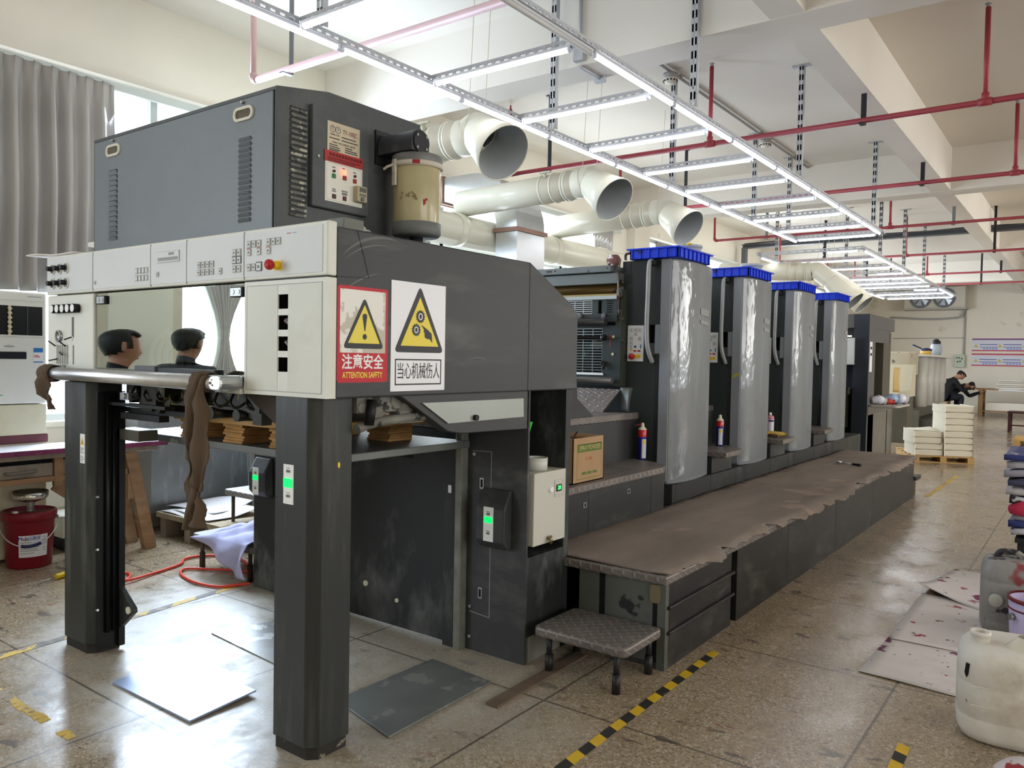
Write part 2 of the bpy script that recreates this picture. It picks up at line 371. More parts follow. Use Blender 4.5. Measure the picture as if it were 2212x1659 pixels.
def tube(ax, a, c, k, z, lit, label, group):
    r = 0.0155; m_ = (a+c)/2
    P = (lambda u: (u, k, z)) if ax == 'x' else (lambda u: (k, u, z))
    t = thing('led_tube', label, 'light tube', P(m_), group)
    obj('diffuser', MB().cyl(P(a+0.02), P(c-0.02), r, n=10), tube_on if lit else tube_off, t)
    e = MB().cyl(P(a), P(a+0.02), r+0.001, n=10); e.cyl(P(c-0.02), P(c), r+0.001, n=10)
    if ax == 'x': e.box(a, c, k-0.017, k+0.017, z+r*0.55, z+0.024)
    else: e.box(k-0.017, k+0.017, a, c, z+r*0.55, z+0.024)
    obj('tube_holder', e, tube_cap, t)
def hangers(fr, pts, z):
    for x, y in pts:
        b = MB()
        for dx in (-0.016, 0.016): b.box(x+dx-0.010, x+dx+0.010, y-0.003, y+0.003, z, ZC)
        n = int((ZC-z)/0.09)
        for i in range(n): zz = z+(ZC-z)*(i+0.5)/n; b.box(x-0.02, x+0.02, y-0.003, y+0.003, zz, zz+0.055)
        b.box(x+0.024, x+0.028, y-0.003, y+0.035, z, ZC); b.box(x-0.09, x+0.09, y-0.02, y+0.04, ZC-0.012, ZC-0.001)
        obj('hanger', b, galv, fr)
# near frame
ZT = 3.262; ZR = 3.287
g1 = thing('light_frame', 'slotted steel ladder frame of lights hung over the press', 'light frame', (-3.0, 6.5, ZR), None)
XA, XB = -3.56, -2.40
for k, nm in ((XA, 'rail'), (XB, 'rail')):
    b = MB(); slotted(b, 'y', 0.8, 11.75, k, ZR); obj(nm, b, galv, g1)
cb = [1.75, 2.78, 3.84, 4.82, 5.79, 6.79, 7.73, 8.71, 9.76, 10.73, 11.58]
for y in cb:
    b = MB(); slotted(b, 'x', XA+0.01, XB-0.01, y+0.03, ZR); obj('crossbar', b, galv, g1)
hangers(g1, [(XA, 7.5), (XA, 9.9), (XA, 5.3), (XB, 5.38), (XB, 7.9), (XB, 11.1), (XA, 2.95), (XA, 11.3)], ZR+0.05)
L = 1.075
for i in range(10):
    a = 0.95+i*L; tube('y', a, a+L-0.01, XA, ZT, True, '%s lit tube from the camera end, window-side rail of the near frame' % ORD[i], 'tubes along the window-side rail of the near frame')
for i in range(7):
    a = 3.98+i*L; tube('y', a, a+L-0.01, XB, ZT, True, '%s lit tube from the camera end, aisle-side rail of the near frame' % ORD[i], 'tubes along the aisle-side rail of the near frame')
for i in range(2):
    a = 1.82+i*L; tube('y', a, a+L-0.01, XB, ZT, False, '%s unlit tube at the camera end of the near light frame aisle rail' % ORD[i], 'unlit tubes of the near frame')
for i, y in enumerate(cb):
    tube('x', XA+0.06, XB-0.06, y, ZT, True, '%s lit cross tube of the near light frame, counted from the camera end' % ORD[i], 'cross tubes of the near light frame')
# far frame
g2 = thing('light_frame', 'second slotted steel light frame hung beyond the press', 'light frame', (-3.8, 18, ZR), None)
XC, XD = -4.60, -2.95
for k in (XC, XD):
    b = MB(); slotted(b, 'y', 13.0, 23.2, k, ZR, pitch=0.12); obj('rail', b, galv, g2)
cb2 = [13.05, 14.22, 15.5, 16.62, 17.55, 18.6, 19.55, 20.5, 21.6, 22.95]
for y in cb2:
    b = MB(); slotted(b, 'x', XC+0.01, XD-0.01, y+0.03, ZR, pitch=0.12); obj('crossbar', b, galv, g2)
hangers(g2, [(XC, 14.0), (XC, 17.0), (XC, 20.5), (XD, 14.2), (XD, 16.2), (XD, 18.3), (XD, 21.0), (-3.8, 15.5)], ZR+0.05)
for i in range(8):
    a = 13.2+i*1.2; tube('y', a, a+1.19, XC, ZT, True, '%s lit tube along the window-side rail of the far light frame' % ORD[i], 'tubes along the window-side rail of the far frame')
for i, (a, c) in enumerate(((13.1, 14.75), (14.75, 16.4), (17.2, 18.35), (20.3, 21.4), (21.4, 22.5))):
    tube('y', a, c-0.01, XD, ZT, True, '%s lit tube along the aisle-side rail of the far light frame' % ORD[i], 'tubes along the aisle-side rail of the far frame')
for i, y in enumerate(cb2):
    half = i in (0, 3, 7)
    tube('x', -3.5 if half else XC+0.06, XD-0.06, y, ZT, True, '%s %slit cross tube of the far light frame, counted from the press' % (ORD[i], 'half-length ' if half else ''), 'cross tubes of the far light frame')

# ---------------------------------------------------------------- sprinkler pipes
redp = mat('red_pipe', sr(156, 62, 70), 0.45, var=0.12, vs=3)
pinkp = mat('faded_pink_pipe', sr(214, 178, 178), 0.45, var=0.06, vs=3)
blk = mat('black_steel', sr(38, 38, 42), 0.5)
greyst = mat('grey_steel_strip', sr(126, 128, 132), 0.5, 0.3)
def sprinkler(y, z, xl, xr, risers, hang, label, m=redp, r=0.024, hm=blk, downleft=True, zt=ZC-0.06):
    t = thing('sprinkler_pipe', label, 'sprinkler pipe', ((xl+xr)/2, y, z))
    pts = [(xr, y, z), (xl+0.05, y, z)]
    b = MB().cyl(*pts, r, n=10); obj('pipe', b, m, t)
    if downleft:
        b = MB().tube(spline([(xl+0.05, y, z), (xl+0.012, y, z+0.012), (xl, y, z+0.05)], 4), r*1.15, 10); b.cyl((xl, y, z+0.05), (xl, y, zt), r*0.85, n=10)
        b.cyl((xl, y, zt), (xl, y, zt+0.05), r*0.5, r*0.3, n=8); obj('riser', b, m, t)
    for x in risers:
        b = MB().cyl((x, y, z), (x, y, zt), r*0.85, n=10); b.cyl((x-0.05, y, z), (x+0.05, y, z), r*1.3, n=10); b.cyl((x, y, z+0.01), (x, y, z+0.07), r*1.2, n=10)
        obj('riser', b, m, t)
        b = MB().cyl((x, y, zt-0.02), (x, y, zt+0.02), r*0.7, n=8); b.cyl((x, y, zt+0.025), (x, y, zt+0.03), r*1.1, n=10); b.cyl((x, y, zt+0.02), (x, y, zt+0.03), r*0.3, n=6); obj('sprinkler_head', b, galv, t)
    for x in hang:
        b = MB().box(x-0.022, x+0.022, y+0.026, y+0.034, z-0.03, ZC-0.002); b.box(x-0.022, x+0.022, y-0.06, y+0.034, z-0.036, z-0.028)
        b.box(x-0.022, x+0.022, y-0.03, y+0.09, ZC-0.01, ZC-0.002); obj('pipe_hanger', b, hm, t)
sprinkler(3.75, 3.6, -5.3, 7.0, [], [-4.88, 1.2], 'faded pink sprinkler pipe above the powder cabinet', m=pinkp, r=0.028, hm=greyst)
sprinkler(7.3, 3.6, -5.48, 7.0, [-3.07, -0.78], [-4.95, -1.69, 2], 'red sprinkler pipe crossing over the first two printing units')
sprinkler(10.12, 3.6, -5.6, 7.0, [-0.775], [-4.6, -1.68, 2], 'red sprinkler pipe crossing over the last printing units')
sprinkler(13.15, 3.6, -5.4, 7.0, [-2.6], [-4.5, -1.75, 2], 'thin red sprinkler pipe above the start of the far light frame', r=0.022, hm=greyst)
sprinkler(16.66, 3.6, -5.4, 7.0, [-3.0], [-4.5, -1.55, 2], 'red sprinkler pipe below the dark steel header', r=0.022)
sprinkler(20.3, 3.6, -5.4, 7.0, [-3.2], [-4.5, -1.75, 2], 'distant red sprinkler pipe over the far light frame', r=0.022)
sprinkler(23.0, 3.6, -5.4, 7.0, [], [-4.5, -2.4, 2], 'most distant red sprinkler pipe near the far wall', r=0.022)
# dark header across the hall
hd = thing('steel_header', 'dark steel channel spanning the hall below the ceiling beyond the press', 'steel beam', (0, 16.7, 4.0))
obj('channel', MB().box(XW+0.15, 7.3, 16.92, 17.0, 3.98, 4.07).box(XW+0.15, 7.3, 16.86, 16.92, 4.055, 4.07).box(XW+0.15, 7.3, 16.86, 16.92, 3.98, 3.995), mat('header_grey', sr(92, 94, 98), 0.5), hd)
obj('cable', MB().tube([(XW+0.2+i*0.6, 16.89, 4.08+0.012*math.sin(i*1.9)) for i in range(22)], 0.012, 6), blk, hd)
obj('post', MB().box(XW+0.15, XW+0.24, 16.86, 17.0, 0, 3.98), mat('header_grey', None), hd)
# conduit with smoke alarms
cdm = mat('pale_conduit', sr(168, 166, 164), 0.5)
cd = thing('ceiling_conduit', 'grey cable conduit running along the ceiling above the aisle lights', 'conduit', (-3.5, 9, 4.1))
obj('conduit', MB().cyl((-3.5, 5.8, ZC-0.025), (-3.5, 11.94, ZC-0.025), 0.016, n=8), cdm, cd)
ofw = mat('alarm_plastic', sr(226, 220, 208), 0.5)
for y, nm in ((7.3, 'smoke alarm on the ceiling conduit close to the first cross beam'), (10.1, 'smoke alarm further along the ceiling conduit, beyond the red pipe')):
    sd = thing('smoke_alarm', nm, 'smoke alarm', (-3.5, y, ZC-0.1))
    obj('base', MB().lathe([(0, 0), (0.075, 0), (0.075, 0.045), (0, 0.045)], (-3.5, y, ZC-0.09), 18), cdm, sd)
    obj('head', MB().lathe([(0, -0.055), (0.05, -0.05), (0.07, -0.02), (0.07, 0.0), (0, 0.0)], (-3.5, y, ZC-0.09), 18), ofw, sd)
    s_ = MB()
    for k in range(12): a = 2*PI*k/12; s_.obox((-3.5+0.066*math.cos(a), y+0.066*math.sin(a), ZC-0.118), 0.014, 0.014, 0.014, a)
    obj('vent_slot', s_, blk, sd)
# junction box and drop conduit on the first beam
jb = thing('junction_box', 'galvanised junction box on the face of the first ceiling beam', 'junction box', (-3.38, 5.38, 3.92))
obj('box', MB().box(-3.42, -3.33, 5.365, 5.414, 3.86, 3.98), galv, jb, bev=0.004)
obj('drop_conduit', MB().cyl((-3.375, 5.395, 3.98), (-3.375, 5.395, 4.39), 0.014, n=8), galv, jb)
obj('under_conduit', MB().cyl((-3.375, 5.40, 3.822), (-3.375, 5.74, 3.822), 0.014, n=8).box(-3.42, -3.33, 5.70, 5.745, 3.79, 3.834), galv, jb)

# ---------------------------------------------------------------- exhaust ducts
pvc = mat('cream_pvc', sr(222, 218, 200), 0.32, var=0.03, vs=2, coat=0.15)
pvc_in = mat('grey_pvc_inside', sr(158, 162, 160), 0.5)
pvc_shade = mat('duct_inner_shade', sr(110, 112, 110), 0.7)  # shade inside the ducts, put into a darker colour
seal = mat('duct_seal', sr(206, 202, 182), 0.5)
def horn(y, x0, z0, x1, z1, xh, zh, label, r=0.135, group='horn-mouthed exhaust ducts', rm=0.215, ln=0.34, aim=None):
    t = thing('exhaust_duct', label, 'exhaust duct', (x0, y, z0), group)
    A = Vector((x0, y, z0)); B = Vector((x1, y, z1)); d = (B-A).normalized()
    obj('pipe', MB().cyl(A, B, r, n=28, cap=False), pvc, t, thick=0.008)
    # damper sleeve with rings and handle
    rg = MB()
    for s_ in (0.05, 0.18, 0.31, 0.34):
        p = B-d*(0.42-s_); rg.tube([p-d*0.014, p-d*0.007, p+d*0.007, p+d*0.014], [r, r+0.014, r+0.014, r], 28, cap=False)
    obj('clamp_ring', rg, pvc, t)
    hp = B-d*0.30+Vector((0, -r*0.75, r*0.72)); hb = MB().cyl(hp, hp+Vector((0, -0.03, 0.03)), 0.02, n=10); hb.obox(hp+Vector((0.01, -0.03, 0.04)), 0.13, 0.03, 0.012, 0.0)
    obj('damper_handle', hb, seal, t)
    H = Vector((xh, y-0.05, zh)); e = (H-B); aimv = aim or Vector((0.80, -0.17, -0.57)).normalized()
    neck = H-aimv*ln
    el = spline([B, B+d*0.07, neck-aimv*0.05, neck], 7)
    obj('elbow', MB().tube(el, r, 28, cap=False), pvc, t, thick=0.008)
    sm = MB()
    for p, q in ((el[7], el[8]), (el[14], el[15]), (el[-2], el[-1])):
        dd = (q-p).normalized(); sm.tube([p-dd*0.008, p, p+dd*0.008], [r, r+0.01, r], 28, cap=False)
    obj('elbow_seam', sm, pvc, t)
    hm = MB(); hm.tube([neck-aimv*0.02, neck, neck+aimv*ln*0.5, H], [r+0.006, r+0.012, r+0.04, rm], 32, cap=False)
    obj('horn', hm, pvc, t, thick=0.006)
    hi = MB(); hi.tube([neck, neck+aimv*ln*0.5, H-aimv*0.004], [r-0.004, r+0.03, rm-0.007], 32, cap=False); obj('horn_lining', hi, pvc_in, t); obj('pipe_shade_tube', MB().tube([A]+el, r-0.010, 20, cap=False), pvc_shade, t)  # inner tube along pipe and elbow is added, its dark grey imitates shade
    wire = MB()
    for k in (0.06, 0.22): p = B+d*k+Vector((0, 0, r)); wire.cyl(p, (p.x+0.05, y, ZC-0.01), 0.003, n=5, smooth=False)
    obj('hanging_wire', wire, seal, t)
    return t
horn(4.7, -5.6, 3.16, -3.99, 3.185, -3.545, 3.00, 'cream exhaust duct with horn mouth hanging right behind the powder canister')
horn(6.6, -5.6, 3.16, -4.13, 3.205, -3.68, 3.00, 'cream exhaust duct with horn mouth crossing in front of the square metal duct')
horn(8.4, -5.6, 3.16, -4.19, 3.22, -3.735, 2.995, 'cream exhaust duct with horn mouth above the first blue tray')
av = Vector((0.70, -0.05, -0.70)).normalized()
horn(14.0, -5.6, 3.16, -3.95, 3.08, -3.28, 2.53, 'pale exhaust horn showing above the last blue tray, left of two', r=0.15, rm=0.20, ln=0.5, aim=av, group='far exhaust horns')
horn(15.5, -5.6, 3.16, -4.10, 3.10, -3.45, 2.59, 'pale exhaust horn showing above the last blue tray, right of two', r=0.15, rm=0.20, ln=0.5, aim=av, group='far exhaust horns')
md_ = thing('main_duct', 'thick cream round duct running along the window wall behind the press', 'duct', (-5.6, 9, 2.9))
obj('pipe', MB().cyl((-5.6, 3.6, 2.86), (-5.6, 16.5, 2.90), 0.17, n=32), pvc, md_)
for y in (5.2, 6.5, 8.35, 9.6, 11.3):
    obj('joint_ring', MB().tube([(-5.6, y-0.06, 2.875), (-5.6, y-0.05, 2.875), (-5.6, y+0.05, 2.877), (-5.6, y+0.06, 2.877)], [0.17, 0.184, 0.184, 0.17], 32, cap=False), pvc, md_)
# square galvanised duct
gd = thing('square_duct', 'square galvanised metal duct with a rounded elbow dropping behind the press', 'duct', (-5.25, 7.2, 2.5))
galvd = mat('galvanised_sheet', sr(196, 198, 198), 0.28, 0.75, var=0.10, vs=2.5, bump=0.25, bs=3)
rust = mat('rusty_flange', sr(150, 118, 104), 0.6, 0.2, var=0.2, vs=10)
obj('drop', MB().box(-5.39, -5.10, 6.95, 7.48, 0.9, 2.90), galvd, gd)
obj('flange', MB().box(-5.415, -5.075, 6.925, 7.505, 2.885, 2.93), rust, gd)
arc = [(-5.10+0.0*math.cos(a), 0) for a in ()]
R1, R2 = 0.64, 0.36
cx_, cz_ = -5.745, 2.94
outer = [(cx_+R1*math.cos(PI/2*i/12), cz_+R1*math.sin(PI/2*i/12)) for i in range(13)]
inner = [(cx_+R2*math.cos(PI/2*i/12), cz_+R2*math.sin(PI/2*i/12)) for i in range(13)][::-1]
obj('elbow', MB().prism([(-5.10, 2.93)]+outer+[(XW+0.02, cz_+R1), (XW+0.02, cz_+R2)]+inner+[(-5.39, 2.93)], 'y', 6.95, 7.48), galvd, gd)
obj('joint_strip', MB().box(-6.28, -6.25, 6.93, 7.50, 3.28, 3.60).box(-6.20, -6.17, 6.93, 7.5, 3.28, 3.60), rust, gd)
# ================================================================ DELIVERY END OF THE PRESS
dust = (0.30, 0.31, 0.29)
paint = mat('dark_grey_paint', sr(56, 57, 57), 0.45, smear=(dust, 0.4, 3.2, (1, 0.5, 2.2)), bump=0.10, bs=220)
paintd = mat('dusty_dark_paint', sr(42, 44, 44), 0.5, smear=(dust, 0.9, 4.5, (1, 1, 0.5)), bump=0.1, bs=160)
legp = mat('leg_paint', sr(48, 50, 48), 0.42, smear=((0.22, 0.22, 0.19), 0.6, 6, (3, 3, 0.3)), bump=0.06, bs=90)
cream = mat('cream_panel', sr(216, 216, 206), 0.42, var=0.03, vs=4, smear=(sr(184, 180, 160), 0.6, 3, (1, 1, 1)))
creamd = mat('cream_panel_face', sr(208, 210, 209), 0.45, var=0.025, vs=5)
black = mat('black', sr(16, 17, 18), 0.5)
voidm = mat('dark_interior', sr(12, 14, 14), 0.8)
rubber = mat('black_rubber', sr(24, 24, 24), 0.6)
line = mat('printed_grey', sr(172, 172, 168), 0.6)
darkline = mat('printed_dark', sr(112, 112, 110), 0.6)
chrome = mat('brushed_aluminium', sr(200, 202, 204), 0.28, 0.85, var=0.06, vs=20)
steel = mat('worn_steel', sr(150, 152, 150), 0.35, 0.8, var=0.15, vs=6)
redb = mat('red_button', sr(178, 36, 40), 0.35); yel = mat('yellow_paint', sr(232, 196, 40), 0.4)
white = mat('white_print', sr(235, 235, 232), 0.5)
greenled = mat('green_led', (0.0, 0.80, 0.14), 0.3, emit=0.9)
oily = mat('oily_mechanism', sr(46, 44, 34), 0.4, 0.3, spots=[(sr(96, 84, 40), 0.6, 9), (sr(120, 118, 110), 0.66, 14)])

dl = thing('press_delivery_unit', 'dark grey delivery end of the printing press standing on two legs with cream control panels', 'printing press', (-3.3, 2.6, 0))
E_ = 'E'
# housing: two cheeks, roof, back
prof = [(1.91, 1.343), (3.555, 1.343), (3.555, 1.728), (3.512, 1.775), (3.115, 1.962), (1.91, 1.962)]
obj('side_housing', MB().prism(prof, 'x', -2.62, -2.2), paint, dl, bev=0.006)
obj('side_housing', MB().prism(prof, 'x', -4.37, -3.93), paint, dl, bev=0.006)
obj('top_cover', MB().box(-3.94, -2.61, 1.91, 3.10, 1.80, 1.958), paint, dl)
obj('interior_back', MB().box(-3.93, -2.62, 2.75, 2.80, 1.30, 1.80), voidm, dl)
sm_ = MB()
sm_.frect(E_, -2.2, 3.107, 3.111, 1.345, 1.958, 0.0012)
def seam(b, k, w_, p, q, t=0.003, d=0.0012):
    (a0, b0), (a1, b1) = p, q; L_ = math.hypot(a1-a0, b1-b0); nx, ny = -(b1-b0)/L_*t/2, (a1-a0)/L_*t/2
    b.flat(k, w_, [(a0+nx, b0+ny), (a1+nx, b1+ny), (a1-nx, b1-ny), (a0-nx, b0-ny)], d)
seam(sm_, E_, -2.2, (2.006, 1.96), (2.067, 1.79)); seam(sm_, E_, -2.2, (2.067, 1.79), (1.915, 1.783)); seam(sm_, E_, -2.2, (1.912, 1.345), (1.912, 1.96), 0.004)
obj('panel_seam', sm_, black, dl)
def arcsc(cy_, cz_, r, a0, a1, wd, k=10):
    sl = MB()
    for i in range(k):
        a, c = a0+(a1-a0)*i/k, a0+(a1-a0)*(i+1)/k
        wa = wd*math.sin(PI*(i+0.02)/k); wc = wd*math.sin(PI*(i+1)/k)
        sl.flat(E_, -2.2, [(cy_+(r-wa)*math.cos(a), cz_+(r-wa)*math.sin(a)), (cy_+(r+wa)*math.cos(a), cz_+(r+wa)*math.sin(a)), (cy_+(r+wc)*math.cos(c), cz_+(r+wc)*math.sin(c)), (cy_+(r-wc)*math.cos(c), cz_+(r-wc)*math.sin(c))], 0.0006)
    obj('scuff_mark', sl, mat('scuff', sr(104, 106, 104), 0.6), dl)
arcsc(2.16, 1.62, 0.33, 1.35, 2.35, 0.006); arcsc(2.15, 1.60, 0.32, 1.5, 2.3, 0.003); arcsc(2.2, 1.40, 0.42, 1.75, 2.3, 0.003); arcsc(2.86, 1.45, 0.31, 0.25, 0.75, 0.0022); arcsc(2.72, 1.30, 0.20, 1.1, 1.9, 0.0018)
# upper control panel
cp = obj('control_panel', MB().box(-4.385, -2.199, 1.868, 1.912, 1.783, 1.978), cream, dl, bev=0.006)
YF_ = 1.868
b = MB()
for x0, x1 in ((-4.375, -3.898), (-3.890, -3.375), (-3.369, -3.091), (-3.085, -2.690), (-2.684, -2.226)): b.frect('S', YF_, x0, x1, 1.796, 1.966, 0.0025)
obj('panel_face', b, creamd, cp)
b = MB()
for x in (-3.894, -3.372, -3.088, -2.687): b.frect('S', YF_, x-0.0025, x+0.0025, 1.788, 1.972, 0.0015)
obj('panel_joint', b, darkline, cp)
for z in (1.912, 1.838):
    for x in (-4.307, -4.234, -4.163):
        k = obj('knob', MB().cyl((x, YF_, z), (x, YF_-0.034, z), 0.013, 0.012, 14), black, cp)
        obj('dial_ring', MB().cyl((x, YF_-0.0005, z), (x, YF_-0.008, z), 0.029, n=20), cream, k)
        obj('dial_plate', MB().cyl((x, YF_-0.007, z), (x, YF_-0.010, z), 0.022, n=20), darkline, k)
def buttons(par, xs, zs, w_, h_, m=None, inner=True, yv=YF_, skip=()):
    b = MB(); c = MB(); d = MB()
    for i, x in enumerate(xs):
        for j, z in enumerate(zs):
            if (i, j) in skip: continue
            b.frect('S', yv-0.002, x-w_/2, x+w_/2, z-h_/2, z+h_/2, 0.0035)
            c.frect('S', yv-0.0055, x-w_/2+0.004, x+w_/2-0.003, z-h_/2+0.003, z+h_/2-0.005, 0.0015)
            if inner: d.frect('S', yv-0.007, x-w_*0.16, x+w_*0.14, z-h_*0.18, z+h_*0.12, 0.0008)
    obj('button', b, m or line, par); obj('button_face', c, creamd, par)
    if inner: obj('button_symbol', d, darkline, par)
buttons(cp, [-3.487, -3.459, -3.431, -3.403], [1.862, 1.829], 0.022, 0.026, inner=False)
buttons(cp, [-2.993, -2.962, -2.931, -2.900], [1.861, 1.830], 0.022, 0.026)
buttons(cp, [-2.842], [1.829], 0.020, 0.026)
buttons(cp, [-2.748, -2.718], [1.896, 1.832], 0.024, 0.028)
buttons(cp, [-2.748, -2.718], [1.867], 0.028, 0.030, m=darkline)
buttons(cp, [-2.653, -2.622, -2.591], [1.922], 0.024, 0.027); buttons(cp, [-2.532, -2.502, -2.472], [1.923], 0.024, 0.027)
buttons(cp, [-2.653, -2.591, -2.532], [1.891], 0.024, 0.027)
for x in (-2.653, -2.591, -2.532): obj('red_mark', MB().frect('S', YF_-0.004, x-.012, x+.010, 1.9035, 1.9065, .002), redb, cp)
buttons(cp, [-2.653, -2.622], [1.833], 0.024, 0.028); buttons(cp, [-2.590], [1.834], 0.034, 0.036, m=darkline)
buttons(cp, [-3.312], [1.838], 0.018, 0.022); buttons(cp, [-3.868], [1.825], 0.012, 0.018)
d = obj('display', MB().frect('S', YF_-0.002, -3.314, -3.140, 1.886, 1.934, 0.003), line, cp)
obj('display_face', MB().frect('S', YF_-0.004, -3.312, -3.142, 1.888, 1.932, 0.002), creamd, d)
obj('display_slot', MB().frect('S', YF_-0.005, -3.305, -3.150, 1.894, 1.908, 0.002), mat('lcd_grey', sr(140, 142, 138), 0.4), d)
text('88088', 'S', (-3.20, YF_-0.0065, 1.921), 0.018, line, d)
b = MB(); b.frect('S', YF_-0.002, -2.425, -2.402, 1.945, 1.948, 0.001); obj('red_mark', b, redb, cp)
b = MB(); b.frect('S', YF_-0.002, -2.393, -2.370, 1.945, 1.948, 0.001); obj('blue_mark', b, mat('pale_blue', sr(120, 170, 190), .5), cp)
es = obj('emergency_stop', MB().cyl((-2.478, YF_, 1.831), (-2.478, YF_-0.025, 1.831), 0.017, 0.013, 16), yel, cp)
obj('stop_plate', MB().frect('S', YF_-0.002, -2.50, -2.452, 1.812, 1.85, 0.002), yel, es)
obj('stop_button', MB().lathe([(0.0, 0.030), (0.017, 0.028), (0.020, 0.022), (0.019, 0.010), (0.012, 0.006), (0.011, 0.0)], (-2.478, YF_-0.022, 1.831), 20, Matrix.Rotation(PI/2, 3, 'X')), redb, es)
# left gauge panel
gp = obj('gauge_panel', MB().box(-4.375, -3.893, 1.868, 1.912, 1.352, 1.777), cream, dl, bev=0.008)
kb = obj('knob_block', MB().prism(rrect(-4.285, -4.02, 1.686, 1.728, 0.018), 'y', 1.868, 1.858), black, gp)
for i in range(5):
    x = -4.262+i*0.055
    obj('knob', MB().cyl((x, 1.862, 1.707), (x, 1.838, 1.707), 0.022, n=16), black, kb)
    obj('knob_cap', MB().cyl((x, 1.838, 1.707), (x, 1.836, 1.707), 0.019, n=16), white, kb)
ga = obj('gauge', MB().lathe([(0.030, 0), (0.030, 0.012), (0.023, 0.012), (0.023, 0.004), (0, 0.004)], (-4.242, 1.868, 1.57), 20, Matrix.Rotation(PI/2, 3, 'X')), steel, gp)
for a_, c_, e_, f_ in ((-4.098, -4.090, 1.565, 1.665), (-4.108, -4.104, 1.57, 1.665), (-4.098, -4.09, 1.43, 1.525)): obj('scale_slot', MB().frect('S', 1.868, a_, c_, e_, f_, 0.002), darkline, gp)
b = MB()
for i in range(7): x = -4.268+i*0.019; b.frect('S', 1.868, x-0.002, x+0.002, 1.43, 1.526, 0.002)
for i in range(5): x = -4.25+i*0.02; seam(b, 'S', 1.868, (x, 1.426), (x-0.025, 1.408), 0.003, 0.002)
obj('scale_slot', b, darkline, gp)
b = MB()
for p, q in (((-4.27, 1.86, 1.52), (-4.302, 1.84, 1.545)), ((-4.16, 1.86, 1.52), (-4.19, 1.84, 1.545)), ((-4.098, 1.86, 1.565), (-4.13, 1.84, 1.552)), ((-4.23, 1.86, 1.49), (-4.16, 1.845, 1.475)), ((-4.31, 1.845, 1.445), (-4.25, 1.86, 1.455))): b.cyl(p, q, 0.0035, n=6)
obj('lever', b, black, gp)
# right cover panel with four square holes
b = MB(); hx0, hx1 = -2.477, -2.417; zs = [(1.669, 1.723), (1.591, 1.645), (1.512, 1.566), (1.434, 1.488)]
b.box(-2.685, hx0, 1.868, 1.873, 1.343, 1.777); b.box(hx1, -2.199, 1.868, 1.873, 1.343, 1.777); b.box(-2.685, -2.66, 1.873, 1.912, 1.343, 1.777); b.box(-2.219, -2.199, 1.873, 1.912, 1.343, 1.777); b.box(-2.66, -2.219, 1.873, 1.905, 1.343, 1.36)
zz = 1.777
for a, c in zs: b.box(hx0, hx1, 1.868, 1.873, c, zz); zz = a
b.box(hx0, hx1, 1.868, 1.873, 1.343, zz)
rp = obj('cover_panel', b, cream, dl)
b = MB(); b.frect('S', 1.868, -2.668, hx0-0.001, 1.36, 1.76, 0.0012); b.frect('S', 1.868, hx1+0.001, -2.226, 1.36, 1.76, 0.0012); obj('panel_face', b, mat('cream_soiled', sr(212, 212, 201), 0.45, var=0.05, vs=2.5, smear=(sr(176, 172, 152), 0.8, 2.2, (1, 1, 1))), rp)
b = MB()
for x in (-2.668, -2.226): b.frect('S', 1.868, x-0.0015, x+0.0015, 1.36, 1.76, 0.0016)
for z in (1.36, 1.76): b.frect('S', 1.868, -2.668, -2.226, z-0.0015, z+0.0015, 0.0016)
obj('frame_groove', b, line, rp)
hb = obj('hole_backing', MB().box(-2.49, -2.40, 1.9085, 1.913, 1.42, 1.735), voidm, rp)
obj('lever', MB().cyl((-2.452, 1.885, 1.55), (-2.432, 1.905, 1.515), 0.007, n=8).cyl((-2.462, 1.895, 1.63), (-2.43, 1.905, 1.595), 0.012, 0.004, n=8), mat('lever_pink', sr(140, 128, 128), .4), rp)
b = MB()
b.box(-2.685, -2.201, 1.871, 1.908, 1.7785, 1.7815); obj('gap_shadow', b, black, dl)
# viewing window
gm = bpy.data.materials.new('tinted_mirror_glass'); gm.use_nodes = True; nt = gm.node_tree; nt.nodes.clear()
o_ = nd(nt, 'ShaderNodeOutputMaterial'); mx = nd(nt, 'ShaderNodeMixShader'); mx.inputs[0].default_value = 0.62
tr_ = nd(nt, 'ShaderNodeBsdfTransparent'); tr_.inputs[0].default_value = (0.80, 0.86, 0.82, 1); g_ = nd(nt, 'ShaderNodeBsdfGlossy'); g_.inputs[0].default_value = (0.93, 0.98, 0.92, 1); g_.inputs[1].default_value = 0.0
nt.links.new(tr_.outputs[0], mx.inputs[1]); nt.links.new(g_.outputs[0], mx.inputs[2]); nt.links.new(mx.outputs[0], o_.inputs[0])
vw = obj('viewing_window', MB().prism(rrect(-3.886, -2.689, 1.40, 1.775, 0.02), 'y', 1.880, 1.887), gm, dl, label='tinted viewing window mirroring a curtain and two heads')
b = MB(); b.box(-3.886, -2.689, 1.8875, 1.90, 1.395, 1.408); b.box(-3.89, -3.872, 1.888, 1.905, 1.40, 1.777); b.box(-2.70, -2.688, 1.888, 1.905, 1.40, 1.777); obj('window_edge', b, paint, vw)
for x in (-3.824, -2.744):
    k = obj('window_catch', MB().box(x-0.042, x+0.042, 1.868, 1.881, 1.722, 1.762), rubber, vw, bev=0.004)
    b = MB()
    for dx in (-0.018, 0.018): b.cyl((x+dx, 1.868, 1.742), (x+dx, 1.865, 1.742), 0.010, n=10)
    b.frect('S', 1.868, x-0.036, x+0.034, 1.726, 1.758, 0.001); obj('catch_plate', b, steel, k)
b = MB().box(-3.48, -3.31, 1.85, 1.879, 1.405, 1.437); obj('window_handle', b, mat('handle_grey', sr(84, 86, 90), 0.4), vw, bev=0.003)
obj('window_handle', MB().box(-3.30, -2.87, 1.858, 1.879, 1.40, 1.43), mat('blue_black', sr(30, 34, 40), .4), vw, bev=0.003)
b = MB()
